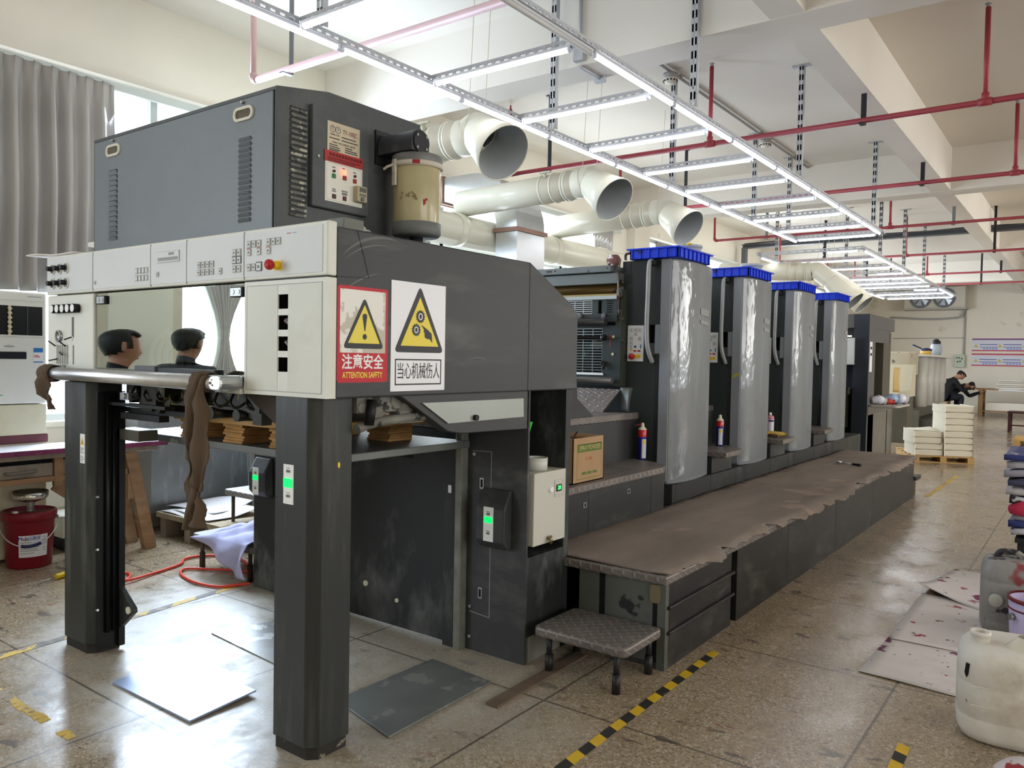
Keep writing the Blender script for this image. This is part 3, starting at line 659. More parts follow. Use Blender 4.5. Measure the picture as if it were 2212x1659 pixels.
for i in range(13):
    x = -3.56+i*0.062; b.tube(spline([(x, 2.06, 1.60), (x+0.006, 2.0, 1.56), (x+0.012, 1.97, 1.50), (x+0.015, 1.97, 1.44)], 4), 0.010, 7)
obj('paper_guide', b, mat('guide_white', sr(240, 242, 238), 0.5), dl, label='pale guide rods behind the window')
obj('roller', MB().cyl((-3.9, 2.3, 1.40), (-2.65, 2.3, 1.40), 0.05, n=16), oily, dl)
# grab rail
b = MB().tube(spline([(-4.20, 1.868, 1.392), (-4.20, 1.83, 1.388), (-4.185, 1.808, 1.386), (-4.15, 1.80, 1.385)], 5)+[Vector((-2.705, 1.80, 1.383))], 0.031, 18)
obj('grab_rail', b, chrome, dl)
rb = obj('rail_bracket', MB().prism(rrect(-2.775, -2.69, 1.353, 1.413, 0.028), 'y', 1.768, 1.872), chrome, dl, bev=0.006)
b = MB()
for dx, dz, r in ((-0.03, 0.0, 0.012), (-0.018, 0.012, 0.006), (-0.012, -0.008, 0.008)): b.flat('S', 1.768, circ(-2.735+dx*0.8, 1.383+dz, r*0.8, 7, r*0.5), 0.001)
obj('chipped_paint', b, mat('chip_brown', sr(96, 74, 50), .7), rb)
obj('lower_sill', MB().prism([(-3.90, 1.352), (-2.70, 1.340), (-2.70, 1.372), (-3.90, 1.395)], 'y', 1.86, 1.93), cream, dl)
# legs
def leg(x0, x1, y0, y1, z1, name='leg'):
    c = 0.04; pts = [(x0, y0), (x1-c, y0), (x1, y0+c), (x1, y1), (x0, y1)]
    lg = obj(name, MB().prism(pts, 'z', 0.045, z1), legp, dl, bev=0.004)
    ft = [(x0+0.008, y0+0.008), (x1-c, y0+0.008), (x1-0.008, y0+c), (x1-0.008, y1-0.008), (x0+0.008, y1-0.008)]
    obj('foot', MB().prism(ft, 'z', 0, 0.046), mat('dirty_foot', sr(44, 42, 38), 0.7, spots=[(sr(120, 114, 100), 0.6, 20)]), lg)
    return lg
lr = leg(-2.487, -2.262, 1.868, 2.05, 1.343)
sp = obj('switch_plate', MB().frect('S', 1.868, -2.432, -2.375, 0.942, 1.090, 0.003), white, lr)
obj('indicator_light', MB().frect('S', 1.865, -2.428, -2.380, 1.005, 1.038, 0.004), greenled, sp)
b = MB()
for z in (1.068, 0.975): b.frect('S', 1.865, -2.415, -2.392, z-0.008, z+0.002, 0.001); b.frect('S', 1.865, -2.413, -2.394, z+0.008, z+0.010, 0.001)
obj('switch_symbol', b, darkline, sp)
obj('paint_spot', MB().flat('E', -2.262, circ(1.985, 1.09, 0.006, 7, 0.012), 0.001), yel, lr)
ll = leg(-4.19, -3.93, 1.868, 2.03, 1.345)
b = MB().box(-3.93, -3.915, 1.90, 1.915, 0.02, 1.30); b.box(-3.93, -3.90, 2.0, 2.03, 0.02, 1.30); b.box(-3.93, -3.926, 1.915, 2.0, 0.02, 1.3); b.tube([(-3.915, 1.95, 0.1), (-3.915, 1.95, 1.28)], 0.012, 8); b.tube([(-3.915, 1.98, 0.1), (-3.915, 1.98, 1.28)], 0.008, 8)
obj('lift_channel', b, mat('channel_black', sr(20, 21, 21), 0.35), ll)
b = MB()
for z in (0.22, 0.52, 0.78): b.cyl((-3.945, 1.905, z), (-3.92, 1.905, z+0.004), 0.003, n=6); b.cyl((-3.925, 1.90, z), (-3.91, 1.90, z+0.004), 0.006, n=8)
obj('screw', b, steel, ll)
tb = obj('foot_bracket', MB().prism([(-3.91, 0.33), (-3.77, 0.235), (-3.765, 0.215), (-3.91, 0.10)], 'y', 2.0, 2.025), legp, ll, bev=0.003)
obj('bracket_stud', MB().cyl((-3.80, 2.0, 0.222), (-3.80, 1.99, 0.222), 0.018, n=14), mat('bone', sr(206, 204, 180), .5), tb)
wp_ = obj('warning_label', MB().flat('S', 1.868, rrect(-4.021, -3.975, 0.945, 1.090, 0.004), 0.0015), white, ll)
b = MB().flat('S', 1.8665, [(-4.016, 1.036), (-3.980, 1.036), (-3.998, 1.072)], 0.001); obj('label_triangle', b, yel, wp_)
b = MB().flat('S', 1.8655, [(-4.004, 1.042), (-3.992, 1.042), (-3.998, 1.062)], 0.0005)
for i in range(9):
    if i != 4: b.frect('S', 1.8665, -4.015, -3.983-0.004*(i % 3), 1.018-i*0.008, 1.021-i*0.008, 0.0006)
obj('label_print', b, darkline, wp_)
# mechanism hanging under the housing
b = MB(); rnd = random.Random(4)
b.box(-3.93, -2.66, 2.05, 2.75, 1.27, 1.345)
for i in range(26):
    x = rnd.uniform(-3.85, -2.65); y = rnd.uniform(1.95, 2.3); z = rnd.uniform(1.22, 1.31); b.box(x-0.03, x+rnd.uniform(0.02, 0.07), y, y+0.05, z-0.02, 1.34)
for i in range(10):
    x = -3.75+i*0.115; b.tube(spline([(x, 2.0, 1.33), (x+0.02, 1.97, 1.29), (x+0.05, 1.98, 1.27), (x+0.07, 2.02, 1.30)], 4), 0.006, 6)
for i in range(16):
    x = -3.86+i*.075; h_ = rnd.uniform(.02, .06); b.box(x, x+rnd.uniform(.03, .07), 2.02+rnd.uniform(0, .12), 2.26, 1.275-h_, 1.28)
b.box(-3.90, -2.68, 2.10, 2.16, 1.222, 1.245); b.box(-3.6, -2.75, 2.02, 2.05, 1.255, 1.268)
for x in (-3.55, -3.12, -2.93): b.cyl((x, 2.0, 1.235), (x, 2.12, 1.235), .026, n=12)
obj('chain_mechanism', b, oily, dl)
b = MB().box(-4.0, -3.40, 1.95, 1.99, 1.235, 1.25).box(-3.98, -3.3, 2.02, 2.06, 1.20, 1.225).box(-3.85, -3.5, 1.98, 2.03, 1.17, 1.20)
obj('gripper_bar', b, mat('gripper_dark', sr(34, 34, 32), .4, 0.4), dl)
b = MB().cyl((-4.06, 1.93, 1.225), (-3.92, 1.95, 1.255), 0.007, n=8).cyl((-4.06, 1.94, 1.195), (-3.92, 1.96, 1.22), 0.007, n=8); obj('gripper_finger', b, chrome, dl)
obj('sensor_block', MB().box(-3.80, -3.72, 1.95, 2.0, 1.265, 1.30).cyl((-3.755, 1.95, 1.285), (-3.755, 1.94, 1.285), 0.014, n=12), chrome, dl)
obj('lever_arm', MB().box(-3.94, -3.72, 2.0, 2.1, 1.06, 1.115), mat('arm_olive', sr(78, 76, 66), .5), dl, bev=0.004)
b = MB().prism([(-2.77, 1.345), (-2.50, 1.345), (-2.50, 1.225), (-2.56, 1.23)], 'y', 1.92, 1.95); obj('torn_flap', b, mat('oil_brown', sr(58, 48, 38), .7), dl)
b = MB(); b.box(-2.60, -2.25, 2.06, 3.05, 1.28, 1.343)
for i in range(14): y = 2.08+i*0.045; b.cyl((-2.24, y, 1.30+0.02*math.sin(i*2.1)), (-2.30, y, 1.30), 0.02+0.012*math.sin(i)**2, n=10)
b.tube(spline([(-2.25, 2.06, 1.22), (-2.25, 2.16, 1.24), (-2.24, 2.4, 1.255), (-2.24, 2.62, 1.25)], 5), 0.02, 8); b.box(-2.30, -2.24, 2.28, 2.42, 1.23, 1.28)
obj('dusty_mechanism', b, mat('dusty_metal', sr(112, 112, 104), 0.7, 0.2, var=0.35, vs=14, spots=[(sr(52, 52, 48), 0.56, 12)]), dl)
obj('crank_grip', MB().cyl((-2.225, 2.115, 1.332), (-2.225, 2.10, 1.235), 0.019, n=14), black, dl)
# slanted skirt with pale cover plate
sk = obj('skirt', MB().prism([(2.24, 1.345), (3.115, 1.345), (3.115, 1.16), (2.62, 1.17), (2.53, 1.185)], 'x', -2.26, -2.202), paint, dl, bev=0.004)
obj('skirt_plate', MB().prism([(2.362, 1.312), (3.068, 1.310), (3.072, 1.222), (2.525, 1.220)], 'x', -2.202, -2.194), mat('grey_green_plate', sr(150, 154, 148), 0.4, 0.3, var=0.08, vs=3), sk)
obj('plate_knob', MB().cyl((-2.194, 2.70, 1.236), (-2.178, 2.70, 1.236), 0.013, n=12), black, sk)
# lower body
obj('front_panel', MB().box(-3.98, -2.70, 3.09, 3.13, 0.02, 1.05), mat('front_panel_paint', sr(38, 40, 42), 0.42, smear=((0.36, 0.37, 0.35), 0.75, 2.2, (1.3, 1, 0.7)), bump=0.08, bs=150), dl)
b = MB().frect('S', 3.09, -3.04, -2.93, 0.955, 0.995, 0.001); obj('slot', b, voidm, dl)
b = MB().cyl((-3.28, 3.09, 0.215), (-3.28, 3.08, 0.215), 0.016, n=10).cyl((-3.035, 3.09, 0.165), (-3.035, 3.082, 0.165), 0.012, n=8); obj('cap', b, mat('bone', None), dl)
obj('corner_post', MB().box(-2.70, -2.62, 3.085, 3.2, 0.0, 1.05), paintd, dl)
obj('corner_post', MB().box(-2.617, -2.575, 3.07, 3.15, 0.0, 1.16), mat('worn_edge', sr(116, 118, 108), 0.5, 0.2, var=0.25, vs=12), dl, bev=0.004)
obj('catch_plate', MB().frect('S', 3.085, -2.672, -2.650, 0.80, 0.84, 0.004), chrome, dl)
lc = obj('left_cabinet', MB().box(-4.33, -3.98, 3.09, 3.5, 0.0, 1.0), paintd, dl, bev=0.006)
def switch_box(par, x0, x1, z0, z1, yv, d=0.07):
    s = obj('switch_box', MB().prism([(yv, z0), (yv, z1), (yv-d*0.25, z1), (yv-d, z1-0.09), (yv-d, z0+0.04), (yv-d*0.5, z0)], 'x', x0, x1), paint, par, bev=0.008)
    xc = (x0+x1)/2-0.005; zc = (z0+z1)/2-0.02
    p = obj('switch_plate', MB().frect('S', yv-d, xc-0.03, xc+0.03, zc-0.085, zc+0.085, 0.003), white, s)
    obj('indicator_light', MB().frect('S', yv-d-0.003, xc-0.025, xc+0.025, zc+0.008, zc+0.036, 0.004), greenled, p)
    b = MB()
    for z in (zc+0.06, zc-0.035): b.frect('S', yv-d-0.003, xc-0.01, xc+0.01, z-0.016, z-0.004, 0.0008); b.frect('S', yv-d-0.003, xc-0.012, xc+0.012, z, z+0.003, 0.0008)
    obj('switch_symbol', b, darkline, p)
switch_box(lc, -4.285, -4.13, 0.60, 0.845, 3.09)
# right column of the lower body, open niche on its side
rc = obj('right_column', MB().box(-2.572, -2.2, 3.12, 3.134, 0.0, 1.16), paint, dl)
b = MB().box(-2.572, -2.2, 3.455, 3.50, 0.0, 1.343).box(-2.572, -2.50, 3.16, 3.455, 0.0, 1.343).box(-2.24, -2.202, 3.16, 3.455, 0.13, 0.525).box(-2.5, -2.24, 3.16, 3.455, 0.5, 0.525)
b.box(-2.572, -2.2, 3.12, 3.134, 1.16, 1.343).box(-2.572, -2.5, 3.134, 3.16, 0, 1.343).box(-2.24, -2.202, 3.134, 3.16, 0.13, .525)
obj('niche_frame', b, paintd, rc)
b = MB().cyl((-2.46, 3.2, 0.95), (-2.46, 3.42, 1.30), 0.012, n=8).cyl((-2.46, 3.42, 0.95), (-2.46, 3.2, 1.3), 0.012, n=8); obj('niche_brace', b, legp, rc)
obj('plinth', MB().box(-2.56, -2.206, 3.161, 3.45, 0.0, 0.128), mat('bare_plinth', sr(150, 148, 138), 0.5, 0.2, var=0.15, vs=5), rc)
b = MB()
for p, q in (((-2.545, 1.026), (-2.422, 1.030)), ((-2.422, 1.030), (-2.420, 0.19)), ((-2.42, 0.19), (-2.55, 0.20))): seam(b, 'S', 3.12, p, q, 0.003)
obj('panel_seam', b, mat('seam_pale', sr(150, 150, 146), .5), rc)
b = MB()
for x, z in ((-2.53, 1.01), (-2.545, 0.225), (-2.545, 0.07)): b.cyl((-0.0+x, 3.12, z), (x, 3.113, z), 0.009, n=10)
for z in (0.865, 0.605, 0.305): b.frect('S', 3.12, -2.493, -2.468, z-0.028, z+0.028, 0.003)
obj('hinge', b, steel, rc)
b = MB()
for z in (0.865, 0.605, 0.305): b.frect('S', 3.117, -2.487, -2.474, z-0.02, z+0.02, 0.001)
obj('hinge_slot', b, voidm, rc)
switch_box(rc, -2.463, -2.287, 0.556, 0.848, 3.12)
# pile board under the delivery
obj('pile_board', MB().prism([(-4.10, 2.17), (-2.535, 2.17), (-2.535, 3.085), (-4.10, 3.085), (-4.15, 2.5)], 'z', 1.045, 1.08), mat('pile_board_steel', sr(104, 106, 102), 0.45, 0.4, var=0.2, vs=4, spots=[(sr(150, 150, 140), 0.62, 5)]), dl, bev=0.004)

# ---- safety signs on the housing
def sgn(y0, y1, z0, z1): return lambda s, t: (y0+(y1-y0)*s, z1+(z0-z1)*t)
def rtri(P, a, c, d, r):       # rounded triangle from three (s,t) corners in sign units
    pts = [Vector(P(*q)) for q in (a, c, d)]; out = []
    for i in range(3):
        p = pts[i]; q = (pts[i-1]-p).normalized(); s_ = (pts[(i+1) % 3]-p).normalized()
        A = p+q*r; B = p+s_*r
        for k in range(5): t = k/4; out.append(tuple(A*(1-t)**2+p*2*t*(1-t)+B*t*t))
    return out
XS = -2.2
P = sgn(1.914, 2.166, 1.400, 1.754)
s1 = obj('warning_sign', MB().flat(E_, XS, rrect(1.914, 2.166, 1.400, 1.754, 0.012), 0.0015), mat('sign_red', sr(186, 24, 42), 0.45), dl, label='red and beige attention-safety sign with an exclamation mark')
a0, b0 = P(0.05, 0.035); a1, b1 = P(0.95, 0.69)
obj('sign_panel', MB().frect(E_, XS+0.0015, a0, a1, b1, b0, 0.0006), mat('sign_beige', sr(184, 176, 158), 0.3, spots=[(sr(222, 220, 212), 0.5, 9), (sr(196, 188, 170), 0.62, 14)]), s1)
sblk = mat('sign_black', sr(22, 22, 22), 0.4); syel = mat('sign_yellow', sr(230, 208, 62), 0.4)
obj('triangle', MB().flat(E_, XS+0.0022, rtri(P, (0.52, 0.10), (0.10, 0.645), (0.92, 0.645), 0.022), 0.0006), sblk, s1)
obj('triangle_field', MB().flat(E_, XS+0.0029, rtri(P, (0.52, 0.185), (0.20, 0.59), (0.83, 0.59), 0.004), 0.0006), mat('sign_yellow_worn', sr(226, 206, 60), 0.35, spots=[(sr(190, 172, 70), 0.56, 10)]), s1)
b = MB().flat(E_, XS+0.0036, [P(0.485, 0.285), P(0.52, 0.275), P(0.56, 0.285), P(0.565, 0.31), P(0.53, 0.46), P(0.515, 0.46), P(0.475, 0.31)], 0.0006); c0 = P(0.522, 0.52); b.flat(E_, XS+0.0036, circ(c0[0], c0[1], 0.0105, 16), 0.0006)
obj('exclamation_mark', b, sblk, s1)
p_ = P(0.5, 0.795); text('注意安全', E_, (XS+0.0018, p_[0], p_[1]), 0.058, white, s1, sx=0.90, bold=0.0012)
p_ = P(0.5, 0.925); text('ATTENTION SAFFTY', E_, (XS+0.0018, p_[0], p_[1]), 0.031, syel, s1, sx=0.70, bold=0.0006)
P = sgn(2.184, 2.500, 1.3625, 1.795)
s2 = obj('warning_sign', MB().frect(E_, XS, 2.184, 2.500, 1.3625, 1.795, 0.0015), mat('sign_white', sr(232, 232, 236), 0.35), dl, label='white warning sign with gears crushing a hand')
obj('triangle', MB().flat(E_, XS+0.0015, rtri(P, (0.51, 0.02), (0.05, 0.645), (0.97, 0.645), 0.026), 0.0006), sblk, s2)
obj('triangle_field', MB().flat(E_, XS+0.0022, rtri(P, (0.51, 0.13), (0.165, 0.585), (0.865, 0.585), 0.003), 0.0006), syel, s2)
def gear(cs, ct, r, n):
    cy_, cz_ = P(cs, ct); pts = []
    for i in range(n*4):
        a = 2*PI*i/(n*4); rr = r if i % 4 in (0, 1) else r*0.84; pts.append((cy_+rr*math.cos(a), cz_+rr*math.sin(a)))
    return pts, (cy_, cz_)
b = MB(); w2 = MB()
for cs, ct, r, n in ((0.515, 0.31, 0.027, 14), (0.44, 0.435, 0.026, 13)):
    pts, c0 = gear(cs, ct, r, n); b.flat(E_, XS+0.0029, pts, 0.0006)
    o1 = circ(c0[0], c0[1], r*0.46, 18, r*0.52); o2 = circ(c0[0], c0[1], r*0.30, 18, r*0.36)
    for i in range(18): j = (i+1) % 18; w2.flat(E_, XS+0.0036, [o1[i], o1[j], o2[j], o2[i]], 0.0005)
b.flat(E_, XS+0.0029, [P(*q) for q in ((0.525, 0.385), (0.56, 0.395), (0.66, 0.43), (0.73, 0.465), (0.745, 0.55), (0.69, 0.515), (0.64, 0.515), (0.60, 0.50), (0.595, 0.455), (0.575, 0.45), (0.585, 0.43))], 0.0006)
obj('gears_and_hand', b, sblk, s2); obj('gear_ring', w2, mat('sign_white', None), s2)
b = MB(); a0, b0 = P(0.075, 0.705); a1, b1 = P(0.93, 0.945); t = 0.0055
b.frect(E_, XS+0.0015, a0, a1, b0-t, b0, 0.0006); b.frect(E_, XS+0.0015, a0, a1, b1, b1+t, 0.0006); b.frect(E_, XS+0.0015, a0, a0+t, b1, b0, 0.0006); b.frect(E_, XS+0.0015, a1-t, a1, b1, b0, 0.0006)
obj('text_frame', b, sblk, s2)
p_ = P(0.502, 0.826); text('当心机械伤人', E_, (XS+0.0018, p_[0], p_[1]), 0.070, sblk, s2, sx=0.60)

# ================================================================ POWDER CABINET ON TOP
hc = thing('powder_spray_cabinet', 'dark grey powder spray cabinet with louvred panels sitting on the delivery', 'machine cabinet', (-3.33, 2.35, 1.962))
pr = [(1.95, 1.964), (2.766, 1.964), (2.766, 2.594), (2.21, 2.594), (1.95, 2.548)]
cab = mat('cabinet_grey', sr(74, 77, 78), 0.45, smear=(dust, 0.25, 2.5, (1, 1, 1)), bump=0.12, bs=240)
cabf = mat('cabinet_front_grey', sr(112, 118, 122), 0.38, smear=(dust, 0.2, 2.5, (1, 1, 1)), bump=0.15, bs=260)
obj('body', MB().prism(pr, 'x', -4.06, -2.605), cab, hc, bev=0.004)
fp = obj('front_panel', MB().box(-4.037, -2.622, 1.944, 1.95, 1.966, 2.527), cabf, hc)
b = MB(); b.frect('S', 1.95, -4.043, -4.037, 1.966, 2.533, 0.001); b.frect('S', 1.95, -2.622, -2.616, 1.966, 2.533, 0.001); b.frect('S', 1.95, -4.043, -2.616, 2.527, 2.533, 0.001); obj('panel_gap', b, black, hc)
hm_ = mat('ivory_plastic', sr(206, 202, 184), 0.4); hin = mat('recess_brown', sr(96, 88, 72), 0.7)
for x0, x1 in ((-3.916, -3.788), (-2.872, -2.742)):
    ring = rrect(x0, x1, 2.440, 2.496, 0.027, 6); inn = rrect(x0+0.012, x1-0.012, 2.451, 2.485, 0.016, 6); b = MB()
    for i in range(len(ring)): j = (i+1) % len(ring); b.flat('S', 1.944, [ring[i], ring[j], inn[j], inn[i]], 0.008)
    h = obj('recessed_handle', b, hm_, hc); obj('handle_recess', MB().flat('S', 1.944, inn, 0.001), hin, h)
b = MB()
for x in (-3.852, -2.812): b.cyl((x, 1.944, 2.514), (x, 1.932, 2.514), 0.006, n=8)
obj('panel_screw', b, steel, hc)
def louvre_S(x0, x1, z0, z1, n, yv):
    v = MB(); d = MB(); h = (z1-z0)/n
    for i in range(n):
        z = z0+h*i; d.frect('S', yv, x0, x1, z+h*0.62, z+h*0.92, 0.0008)
        v.add([(x0, yv, z+h*0.05), (x1, yv, z+h*0.05), (x1, yv-0.010, z+h*0.55), (x0+0.006, yv-0.010, z+h*0.55), (x0+0.006, yv-0.008, z+h*0.66), (x1, yv-0.008, z+h*0.66)], [(0, 1, 2, 3), (3, 2, 5, 4), (0, 3, 4), (1, 5, 2)])
    o = obj('louvres', v, cabf, hc); obj('louvre_gap', d, black, o)
louvre_S(-3.894, -3.816, 2.034, 2.378, 14, 1.944); louvre_S(-2.839, -2.758, 2.030, 2.376, 16, 1.944)
v = MB(); d = MB(); n = 20; h = (2.488-2.05)/n
for i in range(n):
    z = 2.05+h*i; d.frect(E_, -2.605, 2.012, 2.094, z+h*0.70, z+h*0.98, 0.0008)
    v.prism(rrect(2.014, 2.094, z+h*0.12, z+h*0.66, h*0.24), 'x', -2.605, -2.596)
o = obj('louvres', v, mat('louvre_dusty', sr(98, 100, 94), 0.6, spots=[(sr(168, 166, 150), 0.55, 22), (sr(58, 58, 56), 0.6, 30)]), hc, label='dusty louvres on the aisle side'); obj('louvre_gap', d, black, o)
dr = obj('control_door', MB().box(-2.605, -2.578, 2.106, 2.414, 2.104, 2.517), cab, hc, bev=0.006)
XD_ = -2.578
npl = obj('nameplate', MB().frect(E_, XD_, 2.180, 2.357, 2.343, 2.466, 0.002), mat('plate_tan', sr(196, 184, 158), 0.35, 0.2, var=0.06, vs=9), dr)
pm = mat('plate_print', sr(70, 66, 62), .5); pr_ = mat('plate_red_print', sr(120, 40, 44), .5)
XP = XD_+0.0022
b = MB()
for cy_ in (2.208, 2.236):
    o1 = circ(cy_, 2.437, 0.0145, 18); o2 = circ(cy_, 2.437, 0.0122, 18)
    for i in range(18): j = (i+1) % 18; b.flat(E_, XP, [o1[i], o1[j], o2[j], o2[i]], 0.0004)
obj('emblem', b, mat('plate_blue_print', sr(60, 62, 110), .5), npl)
text('T', E_, (XP, 2.208, 2.437), 0.020, pm, npl); text('Y', E_, (XP, 2.236, 2.437), 0.020, pm, npl)
text('TY-100JC', E_, (XP, 2.302, 2.435), 0.026, pr_, npl, sx=0.78); text('TARNG YUN', E_, (XP, 2.218, 2.414), 0.011, pm, npl, sx=0.8)
text('TARNG YUN COMPANY LIMITED', E_, (XP, 2.268, 2.383), 0.0115, pm, npl, sx=0.75)
b = MB()
for u0_, u1_, z in ((2.190, 2.245, 2.399), (2.255, 2.345, 2.399), (2.255, 2.335, 2.412), (2.190, 2.235, 2.372), (2.275, 2.315, 2.372), (2.19, 2.245, 2.363), (2.275, 2.34, 2.363), (2.19, 2.25, 2.355), (2.275, 2.345, 2.355), (2.19, 2.24, 2.349)): b.frect(E_, XP, u0_, u1_, z-0.0022, z+0.0022, 0.0004)
obj('small_print', b, pm, npl)
rl = obj('red_sticker', MB().frect(E_, XD_+0.002, 2.165, 2.374, 2.301, 2.345, 0.002), mat('sticker_red', sr(168, 52, 48), .5), dr)
b = MB()
for i in range(11): b.frect(E_, XD_+.004, 2.190+i*.0165, 2.202+i*.0165, 2.325, 2.337, .0004)
for i, z in enumerate((2.316, 2.308)): b.frect(E_, XD_+0.004, 2.18, 2.36-0.03*i, z-0.002, z+0.002, 0.0004)
obj('small_print', b, mat('sticker_ink', sr(96, 28, 30), .6), rl)
kp = obj('key_plate', MB().prism([(2.170, 2.137), (2.374, 2.137), (2.374, 2.300), (2.170, 2.300)], 'x', XD_, XD_+0.002), mat('plate_white', sr(224, 222, 210), .4), dr)
b = MB(); o1 = rrect(2.176, 2.368, 2.143, 2.296, 0.012, 2); o2 = rrect(2.1775, 2.3665, 2.1445, 2.2945, 0.011, 2)
for i in range(len(o1)): j = (i+1) % len(o1); b.flat(E_, XD_+0.002, [o1[i], o1[j], o2[j], o2[i]], 0.0004)
obj('printed_frame', b, line, kp)
XK = XD_+0.002
for y, z, m_, r_ in ((2.215, 2.264, mat('lamp_dark', sr(60, 28, 28), .3), 0.006), (2.330, 2.264, mat('lamp_dark', None), 0.006)): obj('lamp', MB().cyl((XK, y, z), (XK+0.006, y, z), r_, n=12), m_, kp)
obj('lamp', MB().cyl((XK, 2.268, 2.268), (XK+0.008, 2.268, 2.268), 0.010, n=14), mat('red_lamp_lit', (1.0, 0.08, 0.04), .3, emit=6), kp, label='lit red lamp')
for y, z, c in ((2.215, 2.244, sr(40, 120, 60)), (2.273, 2.246, sr(140, 40, 36)), (2.330, 2.243, sr(150, 40, 36)), (2.217, 2.160, sr(70, 34, 40)), (2.274, 2.160, sr(84, 30, 34))):
    obj('key', MB().frect(E_, XK, y-0.009, y+0.009, z-0.009, z+0.009, 0.004), mat('key_%d' % int(y*1e4+z*1e3), c, .4), kp)
b = MB()
for y, z, w_ in ((2.215, 2.280, 0.016), (2.268, 2.284, 0.014), (2.33, 2.279, 0.016), (2.217, 2.19, 0.018), (2.217, 2.182, 0.022), (2.275, 2.190, 0.034), (2.275, 2.182, 0.03), (2.275, 2.176, 0.03)): b.frect(E_, XK, y-w_/2, y+w_/2, z-0.0025, z+0.0025, 0.0005)
obj('key_print', b, darkline, kp)
tm = obj('timer', MB().box(XK, XK+0.03, 2.322, 2.376, 2.155, 2.222), mat('timer_beige', sr(176, 168, 140), .45), kp, bev=0.003)
obj('timer_display', MB().frect(E_, XK+0.03, 2.332, 2.370, 2.197, 2.216, 0.001), mat('timer_lcd', sr(92, 92, 84), .3), tm)
b = MB().cyl((XK+0.03, 2.348, 2.167), (XK+0.036, 2.348, 2.167), 0.009, n=12)
for i in range(6): b.frect(E_, XK+0.03, 2.332+i*0.0065, 2.336+i*0.0065, 2.178, 2.190, 0.001)
obj('timer_keys', b, darkline, tm)
b = MB()
for y, z in ((2.135, 2.31),): b.cyl((XD_, y, z), (XD_+0.004, y, z), 0.006, n=8)
obj('door_screw', b, steel, dr)
# plug box on the edge of the roof
pb = thing('plug_box', 'small grey plug connector on top of the delivery beside the powder cabinet', 'electrical plug', (-2.30, 2.06, 1.962))
obj('socket', MB().box(-2.345, -2.255, 1.99, 2.09, 1.963, 2.012), mat('plug_grey', sr(110, 112, 104), .5), pb, bev=0.004)
obj('gland', MB().cyl((-2.30, 2.09, 1.99), (-2.30, 2.13, 1.985), 0.018, 0.014, n=12), mat('plug_pale', sr(170, 170, 156), .5), pb)
obj('cable', MB().tube(spline([(-2.30, 2.13, 1.985), (-2.31, 2.17, 1.985), (-2.36, 2.22, 1.972), (-2.45, 2.27, 1.972), (-2.55, 2.31, 1.985)], 6), 0.006, 7), steel, pb)
# canister with motor
cn = thing('powder_canister', 'stained beige plastic powder canister under a black motor on the cabinet side', 'canister', (-2.452, 2.585, 2.0))
cx_, cy_ = -2.452, 2.585
obj('jar', MB().lathe([(0.0, 2.082), (0.104, 2.082), (0.106, 2.09), (0.106, 2.345), (0.104, 2.35)], (cx_, cy_, 0), 36), mat('stained_plastic', sr(176, 166, 128), 0.35, var=0.12, vs=7, spots=[(sr(196, 190, 168), 0.56, 5), (sr(120, 108, 70), 0.68, 16)], coat=0.3), cn)
obj('bottom_cap', MB().lathe([(0.0, 2.028), (0.098, 2.03), (0.108, 2.04), (0.108, 2.088), (0.1, 2.09)], (cx_, cy_, 0), 36), mat('canister_grey', sr(110, 112, 110), .5, smear=((.5, .5, .48), .5, 6, (1, 1, 1))), cn)
obj('stem', MB().cyl((cx_, cy_, 1.963), (cx_, cy_, 2.03), 0.03, n=14), blk, cn)
obj('lid', MB().lathe([(0.106, 2.34), (0.112, 2.345), (0.112, 2.378), (0.104, 2.384), (0.0, 2.386)], (cx_, cy_, 0), 36), mat('canister_grey', None), cn)
obj('clamp_band', MB().lathe([(0.108, 2.325), (0.116, 2.327), (0.116, 2.347), (0.108, 2.349)], (cx_, cy_, 0), 36), mat('ivory_band', sr(196, 190, 174), .4), cn)
b = MB()
a = math.atan2(-0.9, -0.25); px_, py_ = cx_+0.115*math.cos(a), cy_+0.115*math.sin(a)
b.obox((px_, py_, 2.325), 0.012, 0.022, 0.06, a); b.obox((px_, py_, 2.27), 0.010, 0.024, 0.055, a); b.tube(spline([(px_, py_, 2.333), (px_-0.03, py_-0.012, 2.325), (px_-0.05, py_-0.015, 2.315)], 4), 0.006, 6)
obj('clamp_latch', b, mat('ivory_band', None), cn)
b = MB()
for z, dy in ((2.36, 0.0),):
    a = math.atan2(-0.75, 0.65)
    for k in range(6):
        a0_ = a-0.14+0.28*k/6; a1_ = a0_+0.28/6; b.add([(cx_+0.1165*math.cos(a0_), cy_+0.1165*math.sin(a0_), 2.329), (cx_+0.1165*math.cos(a1_), cy_+0.1165*math.sin(a1_), 2.329), (cx_+0.1165*math.cos(a1_), cy_+0.1165*math.sin(a1_), 2.346), (cx_+0.1165*math.cos(a0_), cy_+0.1165*math.sin(a0_), 2.346)], [(0, 1, 2, 3)])
for aa, z, w_, h_ in ((-0.50, 2.17, 0.012, 0.02), (-0.42, 2.18, 0.01, 0.01), (-0.52, 2.16, 0.006, 0.012)):
    x, y = cx_+0.1062*math.cos(aa), cy_+0.1062*math.sin(aa); obj('paint_spot', MB().obox((x, y, z), 0.0015, w_, h_, aa), mat('paint_red', sr(150, 36, 48), .5), cn)
obj('red_paint_mark', b, mat('paint_red', sr(150, 36, 48), .5), cn)
mo = obj('motor_housing', MB().prism([(2.528+0.056*math.cos(a_), 2.425+0.056*math.sin(a_)) for a_ in [PI*i/14 for i in range(15)]]+[(2.472, 2.385), (2.584, 2.385)], 'x', -2.59, -2.38, smooth=False), mat('motor_dark', sr(56, 58, 62), .5, smear=(dust, .7, 6, (1, 1, 1))), cn, bev=0.004)
